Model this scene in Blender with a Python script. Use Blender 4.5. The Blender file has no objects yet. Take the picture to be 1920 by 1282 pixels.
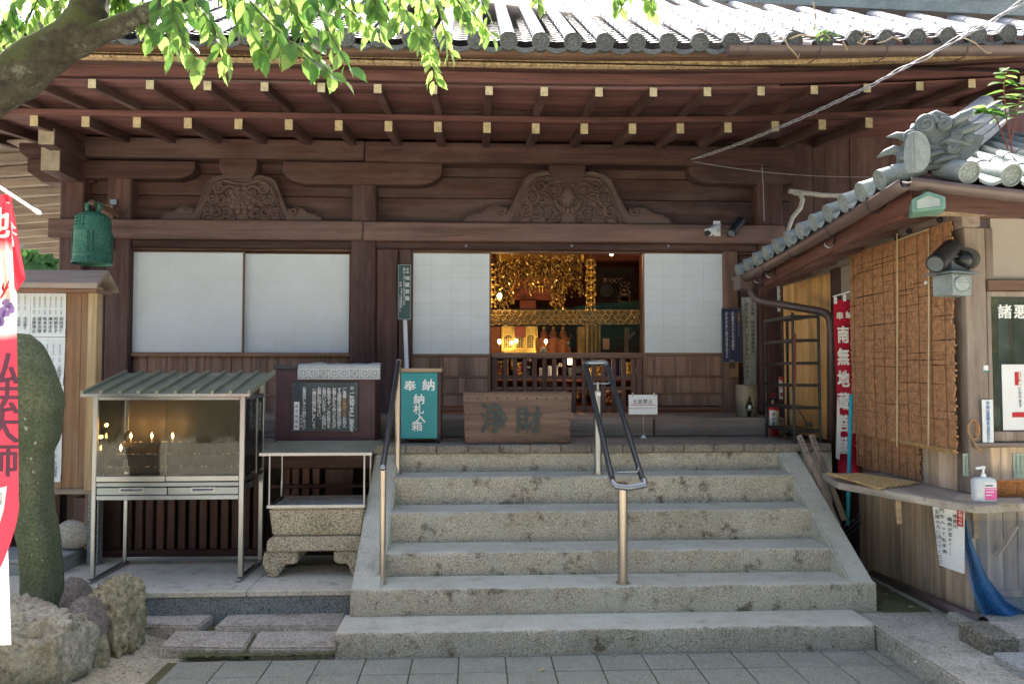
import bpy, bmesh, math, random
from mathutils import Vector, Matrix, noise as mnoise
R = random.Random(11)
rad = math.radians
S = bpy.context.scene
COL = S.collection

# ------------------------------------------------------------------ camera, world, sun, exposure
F_PX, EYE = 1450.0, 1.80
PSI, TH = math.atan(70 / F_PX), math.atan(59 / F_PX)
cam_d = bpy.data.cameras.new('camera')
cam = bpy.data.objects.new('camera', cam_d)
COL.objects.link(cam)
cam.location = (0, 0, EYE)
cam.rotation_euler = (math.pi / 2 + TH, 0, -PSI)
cam_d.sensor_width = 36
cam_d.lens = F_PX / 1920 * 36
cam_d.clip_end = 400
cam_d.clip_start = 0.05
S.camera = cam

SUN_EL, SUN_AZ = rad(56), rad(3)          # azimuth clockwise from +Y: the sun stands behind the hall
world = bpy.data.worlds.new('World')
S.world = world
world.use_nodes = True
wn = world.node_tree
bg = wn.nodes['Background']
sky = wn.nodes.new('ShaderNodeTexSky')
sky.sky_type = 'NISHITA'
sky.sun_disc = False
sky.sun_elevation = SUN_EL
sky.sun_rotation = SUN_AZ
sky.air_density = 0.6
sky.dust_density = 4.0
sky.ozone_density = 0.0
wn.links.new(sky.outputs[0], bg.inputs[0])
bg.inputs[1].default_value = 0.15
sun_d = bpy.data.lights.new('sun', 'SUN')
sun_d.energy = 5.0
sun_d.angle = rad(0.5)
sun_d.color = (1.0, 0.95, 0.87)
sun = bpy.data.objects.new('sun', sun_d)
COL.objects.link(sun)
sdir = Vector((math.sin(SUN_AZ) * math.cos(SUN_EL), math.cos(SUN_AZ) * math.cos(SUN_EL), math.sin(SUN_EL)))
sun.rotation_euler = (-sdir).to_track_quat('-Z', 'Y').to_euler()
sun.location = sdir * 30
vs = S.view_settings
vs.view_transform = 'Standard'
vs.look = 'None'
vs.exposure = 1.85
vs.gamma = 1
vs.use_curve_mapping = False
S.cycles.max_bounces = 8
S.cycles.diffuse_bounces = 5
S.cycles.transparent_max_bounces = 12
S.cycles.sample_clamp_indirect = 6
S.cycles.use_denoising = True

# ------------------------------------------------------------------ pixel -> place on a plane
_f = Vector((math.sin(PSI) * math.cos(TH), math.cos(PSI) * math.cos(TH), math.sin(TH)))
_r = Vector((math.cos(PSI), -math.sin(PSI), 0))
_u = _r.cross(_f)
CAMP = Vector((0, 0, EYE))
def ray(px, py):
    return _f * F_PX + _r * (px - 960) + _u * (641 - py)
def at(px, py, Y):
    d = ray(px, py)
    return CAMP + d * (Y / d.y)
def atz(px, py, z):
    d = ray(px, py)
    return CAMP + d * ((z - EYE) / d.z)
def atx(px, py, X):
    d = ray(px, py)
    return CAMP + d * (X / d.x)
def rect(x0, y0, x1, y1, Y):
    a, b = at(x0, (y0 + y1) / 2, Y), at(x1, (y0 + y1) / 2, Y)
    c, d = at((x0 + x1) / 2, y0, Y), at((x0 + x1) / 2, y1, Y)
    return a.x, b.x, d.z, c.z            # x0,x1,z0,z1

# ------------------------------------------------------------------ materials
def nm(name):
    m = bpy.data.materials.new(name)
    m.use_nodes = True
    t = m.node_tree
    b = t.nodes['Principled BSDF']
    return m, t, b
def N(t, typ, **kw):
    n = t.nodes.new(typ)
    for k, v in kw.items():
        if k in n.inputs: n.inputs[k].default_value = v
        else: setattr(n, k, v)
    return n
def L(t, a, b): t.links.new(a, b)
def c4(c): return (c[0], c[1], c[2], 1)
def coords(t, scale=(1, 1, 1), rnd=True):
    tc = N(t, 'ShaderNodeTexCoord')
    mp = N(t, 'ShaderNodeMapping')
    mp.inputs['Scale'].default_value = scale
    if rnd:
        oi = N(t, 'ShaderNodeObjectInfo')
        mu = N(t, 'ShaderNodeMath', operation='MULTIPLY')
        mu.inputs[1].default_value = 37.0
        L(t, oi.outputs['Random'], mu.inputs[0])
        ad = N(t, 'ShaderNodeVectorMath', operation='ADD')
        L(t, tc.outputs['Object'], ad.inputs[0])
        L(t, mu.outputs[0], ad.inputs[1])
        L(t, ad.outputs[0], mp.inputs['Vector'])
    else:
        L(t, tc.outputs['Object'], mp.inputs['Vector'])
    return mp.outputs[0]
def noise_n(t, vec, scale, detail=4, rough=.6):
    n = N(t, 'ShaderNodeTexNoise')
    n.inputs['Scale'].default_value = scale
    n.inputs['Detail'].default_value = detail
    n.inputs['Roughness'].default_value = rough
    L(t, vec, n.inputs['Vector'])
    return n.outputs['Fac']
def ramp(t, fac, stops):
    r = N(t, 'ShaderNodeValToRGB')
    e = r.color_ramp.elements
    while len(e) < len(stops): e.new(.5)
    for i, (p, c) in enumerate(stops):
        e[i].position = p
        e[i].color = c4(c) if hasattr(c, '__len__') else (c, c, c, 1)
    L(t, fac, r.inputs[0])
    return r.outputs[0]
def mixc(t, fac, a, b, mode='MIX'):
    m = N(t, 'ShaderNodeMix', data_type='RGBA', blend_type=mode)
    for s, v in ((0, fac), (6, a), (7, b)):
        if hasattr(v, 'is_linked') or hasattr(v, 'links'): L(t, v, m.inputs[s])
        elif hasattr(v, '__len__'): m.inputs[s].default_value = c4(v)
        else: m.inputs[s].default_value = v
    return m.outputs[2]
def bump(t, b, h, strength=.3, dist=.01):
    n = N(t, 'ShaderNodeBump')
    n.inputs['Strength'].default_value = strength
    n.inputs['Distance'].default_value = dist
    L(t, h, n.inputs['Height'])
    L(t, n.outputs[0], b.inputs['Normal'])
def plain(name, c, rough=.55, metal=0, var=.15, scale=6, bmp=0, spec=None, coat=0):
    m, t, b = nm(name)
    v = coords(t)
    f = noise_n(t, v, scale, 5)
    col = ramp(t, f, [(.3, [x * (1 - var) for x in c]), (.7, [min(1, x * (1 + var)) for x in c])])
    L(t, col, b.inputs['Base Color'])
    b.inputs['Roughness'].default_value = rough
    b.inputs['Metallic'].default_value = metal
    if spec is not None: b.inputs['Specular IOR Level'].default_value = spec
    if coat: b.inputs['Coat Weight'].default_value = coat
    if bmp: bump(t, b, noise_n(t, v, scale * 8, 4), bmp, .004)
    return m
def wood(name, c, axis='x', rough=.6, var=.45, fine=60, weather=None, spec=.3, wfac=(.5, .75)):
    m, t, b = nm(name)
    k = {'x': 0, 'y': 1, 'z': 2}[axis]
    sc = [1, 1, 1]
    sc[k] = .055
    v = coords(t, sc)
    d = noise_n(t, coords(t, [s * .6 for s in sc]), 5, 3)
    # warp the grain a little so that it runs in cathedral figures
    w = N(t, 'ShaderNodeTexWave', wave_type='BANDS', bands_direction={'x': 'Z', 'y': 'Z', 'z': 'X'}[axis])
    w.inputs['Scale'].default_value = 2.6
    w.inputs['Distortion'].default_value = 11
    w.inputs['Detail'].default_value = 4
    w.inputs['Detail Scale'].default_value = 1.1
    L(t, v, w.inputs['Vector'])
    g = noise_n(t, v, fine, 6, .7)
    g1 = noise_n(t, v, fine * .28, 4, .6)
    a = ramp(t, g1, [(.25, [x * (1 - var) for x in c]), (.75, [x * (1 + var * .7) for x in c])])
    col = mixc(t, .45, a, ramp(t, w.outputs['Fac'], [(0, .6), (.25, 1), (1, 1.15)]), 'MULTIPLY')
    col = mixc(t, .7, col, ramp(t, g, [(.3, .6), (.7, 1.3)]), 'MULTIPLY')
    col = mixc(t, .5, col, ramp(t, d, [(.3, .55), (.7, 1.45)]), 'MULTIPLY')
    col = mixc(t, ramp(t, noise_n(t, coords(t, [q * .5 for q in sc]), fine * .9, 3, .6), [(.27, .75), (.34, 0)]), col, [x * .25 for x in c])
    oi = N(t, 'ShaderNodeObjectInfo')
    col = mixc(t, .8, col, ramp(t, oi.outputs['Random'], [(0, .72), (1, 1.25)]), 'MULTIPLY')
    if weather:
        wf = ramp(t, noise_n(t, coords(t, [1 if i != k else .3 for i in range(3)]), 2.5, 6, .7), [(wfac[0], 0), (wfac[1], 1)])
        col = mixc(t, wf, col, weather)
    L(t, col, b.inputs['Base Color'])
    b.inputs['Roughness'].default_value = rough
    b.inputs['Specular IOR Level'].default_value = spec
    bump(t, b, g, .35, .004)
    return m
def stone(name, c1, c2, spk=(.05, .05, .05), grain=90, rough=.85, stain=None, moss=None, sp_amt=(.30, .42), bmp=.5, big=2.2, stain_r=(.52, .72), moss_r=(.58, .7), top=None, gc=.7):
    m, t, b = nm(name)
    v = coords(t)
    big_n = noise_n(t, v, big, 6, .65)
    col = ramp(t, big_n, [(.3, c1), (.7, c2)])
    g = noise_n(t, v, grain, 3, .7)
    col = mixc(t, 1, col, ramp(t, g, [(.3, 1 - .6 * gc), (.5, 1.0), (.7, 1 + .6 * gc)]), 'MULTIPLY')
    g3 = noise_n(t, v, grain * 1.1, 3, .6)
    col = mixc(t, ramp(t, g3, [(sp_amt[0], .85), (sp_amt[1] + .02, 0)]), col, spk)
    if stain:
        s = ramp(t, noise_n(t, v, big * 2.6, 8, .75), [(stain_r[0], 0), (stain_r[1], 1)])
        col = mixc(t, s, col, stain)
    if moss:
        s = ramp(t, noise_n(t, v, big * 1.7, 9, .8), [(moss_r[0], 0), (moss_r[1], .85)])
        col = mixc(t, s, col, moss)
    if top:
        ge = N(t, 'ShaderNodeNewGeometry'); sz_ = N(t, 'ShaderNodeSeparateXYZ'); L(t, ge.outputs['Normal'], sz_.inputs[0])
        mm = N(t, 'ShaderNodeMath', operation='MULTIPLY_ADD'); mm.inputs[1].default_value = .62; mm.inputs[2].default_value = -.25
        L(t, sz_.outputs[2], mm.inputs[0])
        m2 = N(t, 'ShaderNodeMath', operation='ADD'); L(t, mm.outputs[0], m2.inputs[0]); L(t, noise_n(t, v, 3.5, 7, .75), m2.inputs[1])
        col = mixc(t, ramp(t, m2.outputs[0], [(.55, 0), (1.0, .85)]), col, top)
    L(t, col, b.inputs['Base Color'])
    b.inputs['Roughness'].default_value = rough
    b.inputs['Specular IOR Level'].default_value = .25
    h = N(t, 'ShaderNodeMath', operation='ADD')
    L(t, g, h.inputs[0]); L(t, big_n, h.inputs[1])
    bump(t, b, h.outputs[0], bmp, .006)
    return m
def emit(name, c, s):
    m, t, b = nm(name)
    b.inputs['Base Color'].default_value = c4(c)
    b.inputs['Emission Color'].default_value = c4(c)
    b.inputs['Emission Strength'].default_value = s
    return m
def leafmat(name, c, tr, f=.55):
    m, t, b = nm(name)
    oi = N(t, 'ShaderNodeObjectInfo')
    v = coords(t)
    nz = noise_n(t, v, 9, 2)
    tc = N(t, 'ShaderNodeTexCoord'); sp = N(t, 'ShaderNodeSeparateXYZ'); L(t, tc.outputs['Object'], sp.inputs[0])
    ab = N(t, 'ShaderNodeMath', operation='ABSOLUTE'); L(t, sp.outputs[0], ab.inputs[0])
    vy = N(t, 'ShaderNodeMath', operation='SUBTRACT'); L(t, sp.outputs[1], vy.inputs[0]); L(t, ab.outputs[0], vy.inputs[1])
    vm = N(t, 'ShaderNodeMath', operation='MULTIPLY'); vm.inputs[1].default_value = 620; L(t, vy.outputs[0], vm.inputs[0])
    vs_ = N(t, 'ShaderNodeMath', operation='SINE'); L(t, vm.outputs[0], vs_.inputs[0])
    vn = N(t, 'ShaderNodeMath', operation='MULTIPLY_ADD'); vn.inputs[1].default_value = .09; L(t, vs_.outputs[0], vn.inputs[0]); L(t, nz, vn.inputs[2])
    nz = vn.outputs[0]
    col = ramp(t, nz, [(.3, [x * .65 for x in c]), (.7, [x * 1.4 for x in c])])
    L(t, col, b.inputs['Base Color'])
    b.inputs['Roughness'].default_value = .42
    b.inputs['Specular IOR Level'].default_value = .35
    tl = N(t, 'ShaderNodeBsdfTranslucent')
    colt = ramp(t, nz, [(.3, [x * .8 for x in tr]), (.7, [x * 1.2 for x in tr])])
    L(t, colt, tl.inputs['Color'])
    mx = N(t, 'ShaderNodeMixShader')
    mx.inputs[0].default_value = f
    L(t, b.outputs[0], mx.inputs[1]); L(t, tl.outputs[0], mx.inputs[2])
    L(t, mx.outputs[0], t.nodes['Material Output'].inputs['Surface'])
    return m
def clothmat(name, c, tr=.3, rough=.8):
    m, t, b = nm(name)
    v = coords(t)
    col = ramp(t, noise_n(t, v, 4, 4), [(.3, [x * .9 for x in c]), (.7, [min(1, x * 1.1) for x in c])])
    L(t, col, b.inputs['Base Color'])
    b.inputs['Roughness'].default_value = rough
    b.inputs['Specular IOR Level'].default_value = .15
    tl = N(t, 'ShaderNodeBsdfTranslucent')
    L(t, col, tl.inputs['Color'])
    mx = N(t, 'ShaderNodeMixShader')
    mx.inputs[0].default_value = tr
    L(t, b.outputs[0], mx.inputs[1]); L(t, tl.outputs[0], mx.inputs[2])
    L(t, mx.outputs[0], t.nodes['Material Output'].inputs['Surface'])
    return m
def glassmat(name, tint=(.9, .95, .93), refl=.1, dirt=.06):
    m, t, b = nm(name)
    tr = N(t, 'ShaderNodeBsdfTransparent'); tr.inputs[0].default_value = c4(tint)
    gl = N(t, 'ShaderNodeBsdfGlossy'); gl.inputs['Roughness'].default_value = .03
    df = N(t, 'ShaderNodeBsdfDiffuse'); df.inputs[0].default_value = (.5, .5, .47, 1)
    fr = N(t, 'ShaderNodeFresnel'); fr.inputs[0].default_value = 1.5
    mx = N(t, 'ShaderNodeMixShader'); mx2 = N(t, 'ShaderNodeMixShader')
    md = N(t, 'ShaderNodeMath', operation='MULTIPLY'); md.inputs[1].default_value = dirt * 2
    L(t, noise_n(t, coords(t), 5, 7, .7), md.inputs[0])
    L(t, md.outputs[0], mx.inputs[0]); L(t, tr.outputs[0], mx.inputs[1]); L(t, df.outputs[0], mx.inputs[2])
    ad = N(t, 'ShaderNodeMath', operation='ADD'); ad.inputs[1].default_value = refl * .5
    L(t, fr.outputs[0], ad.inputs[0])
    L(t, ad.outputs[0], mx2.inputs[0]); L(t, mx.outputs[0], mx2.inputs[1]); L(t, gl.outputs[0], mx2.inputs[2])
    L(t, mx2.outputs[0], t.nodes['Material Output'].inputs['Surface'])
    return m

DW = (.08, .039, .034)
M = {}
for ax in 'xyz':
    M['dark_' + ax] = wood('dark_timber_' + ax, DW, ax, weather=(.145, .10, .09), wfac=(.46, .8))
    M['brown_' + ax] = wood('brown_timber_' + ax, (.22, .125, .088), ax, weather=(.27, .21, .17), wfac=(.45, .9))
    M['grey_' + ax] = wood('weathered_timber_' + ax, (.26, .20, .16), ax, weather=(.34, .30, .255), wfac=(.4, .8))
M['soffit'] = wood('soffit_timber', (.155, .07, .064), 'x', var=.5)
M['red_x'] = wood('red_painted_board', (.15, .062, .05), 'y', var=.3, weather=(.2, .15, .13), wfac=(.55, .8))
M['board_z'] = wood('cedar_board', (.30, .165, .085), 'z', var=.3, weather=(.27, .2, .15), wfac=(.45, .85))
M['orange_z'] = wood('varnished_orange_panel', (.88, .52, .20), 'z', var=.13, rough=.4)
M['pale_x'] = wood('pale_timber', (.42, .31, .2), 'x', var=.2)
M['frame_z'] = wood('door_frame_timber', (.23, .135, .085), 'z', var=.25)
M['frame_x'] = wood('door_frame_timber_x', (.23, .135, .085), 'x', var=.25)
M['offer'] = wood('offertory_timber', (.20, .128, .096), 'x', var=.55, fine=40)
M['counter'] = wood('grey_counter_timber', (.33, .29, .235), 'y', var=.2)
M['rafter_end'] = plain('ochre_rafter_paint', (.50, .42, .26), .7, var=.25, scale=25)
M['eave_end'] = stone('ochre_board_ends', (.42, .31, .17), (.52, .40, .24), spk=(.2, .13, .07), grain=35, sp_amt=(.36, .46), bmp=.3, stain=(.25, .17, .10))
def papermat(name, lx, lz, x0, z0, k=1.0):
    m, t, b = nm(name)
    tc = N(t, 'ShaderNodeTexCoord')
    mp = N(t, 'ShaderNodeMapping')
    mp.inputs['Location'].default_value = (-x0, 0, -z0)
    L(t, tc.outputs['Object'], mp.inputs['Vector'])
    sx = N(t, 'ShaderNodeSeparateXYZ'); L(t, mp.outputs[0], sx.inputs[0])
    cb = N(t, 'ShaderNodeCombineXYZ'); L(t, sx.outputs[0], cb.inputs[0]); L(t, sx.outputs[2], cb.inputs[1])
    br = N(t, 'ShaderNodeTexBrick')
    br.offset = 0
    br.inputs['Scale'].default_value = 1
    br.inputs['Brick Width'].default_value = lx
    br.inputs['Row Height'].default_value = lz
    br.inputs['Mortar Size'].default_value = .004
    br.inputs['Mortar Smooth'].default_value = .5
    br.inputs['Color1'].default_value = (.68, .735, .765, 1)
    br.inputs['Color2'].default_value = (.695, .75, .78, 1)
    br.inputs['Mortar'].default_value = (.69 - .12 * k, .74 - .12 * k, .77 - .14 * k, 1)  # faint grid lines: paper seams and muntin shadows put into the colour
    L(t, cb.outputs[0], br.inputs['Vector'])
    f = noise_n(t, coords(t), 3, 6, .7)
    col = mixc(t, .6, br.outputs[0], ramp(t, f, [(.28, (.84, .83, .78)), (.7, (1, 1, 1))]), 'MULTIPLY')
    L(t, col, b.inputs['Base Color'])
    b.inputs['Roughness'].default_value = .85
    b.inputs['Specular IOR Level'].default_value = .1
    bump(t, b, noise_n(t, coords(t, (1, 1, 3)), 9, 5, .7), .35, .006)
    return m
M['tile'] = plain('smoked_roof_tile', (.34, .355, .36), .42, .0, var=.25, scale=9, bmp=.15, spec=.6)
M['tile_dark'] = stone('weathered_tile_end', (.085, .09, .088), (.15, .16, .15), spk=(.05, .05, .05), grain=60, rough=.6, moss=(.15, .165, .11))
M['tile_kiosk'] = stone('grey_green_tile', (.17, .20, .195), (.27, .305, .295), spk=(.12, .14, .13), grain=40, rough=.5, moss=(.19, .21, .15), sp_amt=(.2, .26), gc=.3, bmp=.2)
M['orn'] = plain('grey_carved_tile', (.115, .14, .142), .5, var=.3, scale=9, bmp=.1)
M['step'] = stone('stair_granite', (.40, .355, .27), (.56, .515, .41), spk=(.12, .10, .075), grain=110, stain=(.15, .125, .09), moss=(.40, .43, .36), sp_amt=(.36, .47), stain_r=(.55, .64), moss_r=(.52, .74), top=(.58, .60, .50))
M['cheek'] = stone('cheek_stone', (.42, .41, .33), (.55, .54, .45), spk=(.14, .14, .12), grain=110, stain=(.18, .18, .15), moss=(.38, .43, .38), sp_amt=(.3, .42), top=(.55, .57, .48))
M['veranda'] = stone('veranda_slab_stone', (.20, .175, .14), (.30, .27, .215), spk=(.07, .06, .05), grain=70, stain=(.08, .07, .06), sp_amt=(.3, .42))
M['paver'] = stone('paving_tile_stone', (.22, .235, .19), (.28, .29, .24), spk=(.16, .155, .13), grain=100, stain=(.19, .185, .155), sp_amt=(.28, .36), bmp=.25)
M['blue_granite'] = stone('blue_granite', (.19, .22, .225), (.26, .285, .28), spk=(.05, .06, .07), grain=70, rough=.5, sp_amt=(.36, .48), bmp=.15)
M['grey_granite'] = stone('grey_granite', (.30, .315, .30), (.37, .385, .365), spk=(.16, .17, .17), grain=80, rough=.6, sp_amt=(.34, .44), bmp=.15)
M['terrace'] = stone('terrace_slab', (.52, .485, .39), (.62, .585, .48), spk=(.17, .17, .15), grain=120, stain=(.20, .195, .17), sp_amt=(.28, .36), bmp=.2)
M['slab'] = stone('stepping_slab', (.38, .35, .285), (.50, .46, .39), spk=(.11, .10, .085), grain=60, moss=(.20, .22, .13), stain=(.16, .14, .11))
M['censer'] = stone('censer_granite', (.50, .44, .32), (.64, .57, .43), spk=(.13, .12, .09), grain=75, sp_amt=(.38, .5), bmp=.9)
M['rock_a'] = stone('ochre_rock', (.235, .215, .125), (.39, .365, .235), spk=(.1, .085, .05), grain=28, stain=(.12, .10, .06), bmp=1, moss=(.22, .21, .11))
M['rock_b'] = stone('grey_rock', (.17, .155, .13), (.27, .245, .205), spk=(.09, .08, .07), grain=45, stain=(.36, .37, .33), stain_r=(.64, .7), bmp=.8)
M['monument'] = stone('green_monument_stone', (.062, .084, .048), (.115, .138, .085), spk=(.06, .06, .035), grain=60, stain=(.28, .28, .21), stain_r=(.7, .74), bmp=.6, big=3.5)
M['earth'] = stone('sandy_earth', (.33, .31, .215), (.46, .43, .32), spk=(.10, .085, .06), grain=55, moss=(.16, .16, .085), bmp=1, stain=(.40, .37, .30), stain_r=(.55, .8))
M['court'] = plain('pale_gravel_court', (.55, .51, .41), .95, var=.12, scale=3, bmp=.3)
M['moss'] = stone('moss', (.075, .085, .035), (.15, .15, .075), grain=90, bmp=1, stain=(.13, .105, .07))
M['apron'] = stone('mossy_concrete', (.36, .345, .28), (.50, .475, .40), spk=(.13, .125, .10), grain=70, stain=(.15, .145, .11), moss=(.14, .155, .08), moss_r=(.55, .75), bmp=.6)
M['gravel'] = stone('rough_aggregate', (.17, .155, .115), (.26, .24, .19), spk=(.09, .08, .06), grain=50, bmp=1.2, sp_amt=(.38, .5))
M['steel'] = plain('brushed_stainless', (.33, .345, .36), .35, 1, var=.12, scale=3)
M['steel_b'] = plain('stainless_sheet', (.25, .285, .31), .38, 1, var=.15, scale=2.5)
M['sheetroof'] = plain('folded_sheet_roof', (.25, .27, .195), .45, .25, var=.2, scale=4)
M['rail_dark'] = plain('dark_rail_sleeve', (.045, .05, .055), .3, .2, var=.1)
M['copper'] = plain('bronze_pipe', (.42, .365, .31), .3, .9, var=.1)
M['bronze'] = stone('green_bronze', (.028, .12, .085), (.06, .20, .15), spk=(.02, .07, .05), grain=40, rough=.55, stain=(.03, .085, .06), bmp=.15, big=4, sp_amt=(.2, .3))
M['gold'] = plain('gold_leaf', (.85, .55, .16), .28, .85, var=.3, scale=14)
M['gold_d'] = plain('dull_gold', (.42, .27, .085), .45, .5, var=.35, scale=14)
M['black'] = plain('black_paint', (.018, .02, .024), .4, var=.3)
M['iron'] = plain('black_iron', (.022, .023, .026), .45, .4, var=.3)
M['white'] = plain('white_paint', (.76, .78, .78), .55, var=.04)
M['paper'] = plain('white_paper', (.66, .72, .76), .9, var=.05)
M['ink'] = plain('black_ink', (.015, .015, .018), .8, var=.1)
M['inkgrey'] = plain('faded_ink', (.06, .075, .07), .8, var=.3)
M['whitetext'] = plain('white_lettering', (.80, .82, .80), .8, var=.05)
M['cream'] = plain('cream_plaster', (.36, .325, .285), .9, var=.06, scale=3, bmp=.25)
M['gutter'] = plain('brown_gutter', (.105, .072, .064), .38, var=.15)
M['teal'] = plain('teal_paint', (.022, .27, .29), .5, var=.12, scale=4)
M['purple'] = plain('plum_paint', (.075, .032, .042), .5, var=.2, scale=5)
M['slate'] = plain('slate_board', (.035, .06, .068), .45, var=.35, scale=5)
M['navy'] = plain('navy_enamel', (.022, .032, .085), .35, var=.12)
M['green_sign'] = plain('green_sign', (.028, .075, .075), .5, var=.15)
M['red'] = plain('red_lacquer', (.32, .045, .025), .5, var=.25)
M['redsign'] = plain('red_print', (.5, .02, .025), .7, var=.06)
M['rope'] = plain('straw_rope', (.4, .22, .1), .9, var=.3, scale=60)
M['wire'] = plain('grey_cable', (.33, .33, .36), .6, var=.15)
M['white_pipe'] = plain('taped_conduit', (.50, .49, .45), .7, var=.2, scale=20)
M['glass'] = glassmat('case_glass', (.86, .88, .84), -.04, .02)
M['pane'] = glassmat('window_pane', (.72, .78, .76), .12, .06)
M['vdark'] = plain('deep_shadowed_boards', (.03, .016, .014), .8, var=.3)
M['int_red'] = wood('interior_red_timber', (.20, .055, .03), 'x', var=.3)
M['lattice_b'] = wood('gate_timber', (.16, .085, .065), 'z', var=.25)
M['wax'] = plain('spilt_wax', (.6, .5, .42), .6)
M['ash'] = plain('incense_ash', (.36, .35, .32), .95, var=.2, scale=20, bmp=.5)
M['slate2'] = plain('dark_lid', (.05, .05, .055), .6)
M['redbrown'] = plain('rusty_red', (.16, .03, .025), .6)
M['lace_base'] = plain('lace_ground', (.36, .38, .37), .9, scale=40)
M['glassy'] = plain('lamp_glass', (.16, .18, .18), .08, .3)
M['case_back'] = plain('dim_steel_back', (.085, .07, .058), .45, 0, var=.35, scale=2, spec=.25)  # dimness inside the case put into the back sheet's colour
M['rack'] = plain('dim_rack', (.07, .065, .055), .55, 0, var=.4, scale=20, spec=.2)  # racks darkened in colour for the dim case interior
M['pale_x2'] = wood('pale_post', (.36, .27, .155), 'z', var=.2)
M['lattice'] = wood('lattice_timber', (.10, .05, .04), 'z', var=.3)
M['plank_z'] = wood('plank_wall', (.26, .155, .11), 'z', var=.35, weather=(.33, .26, .2), wfac=(.5, .9))
M['kplank'] = wood('kiosk_plank', (.60, .44, .30), 'z', var=.45, weather=(.60, .54, .44), wfac=(.45, .8))
M['kplank_g'] = wood('kiosk_grey_plank', (.36, .32, .29), 'z', var=.25, weather=(.45, .43, .41), wfac=(.4, .8))

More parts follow.
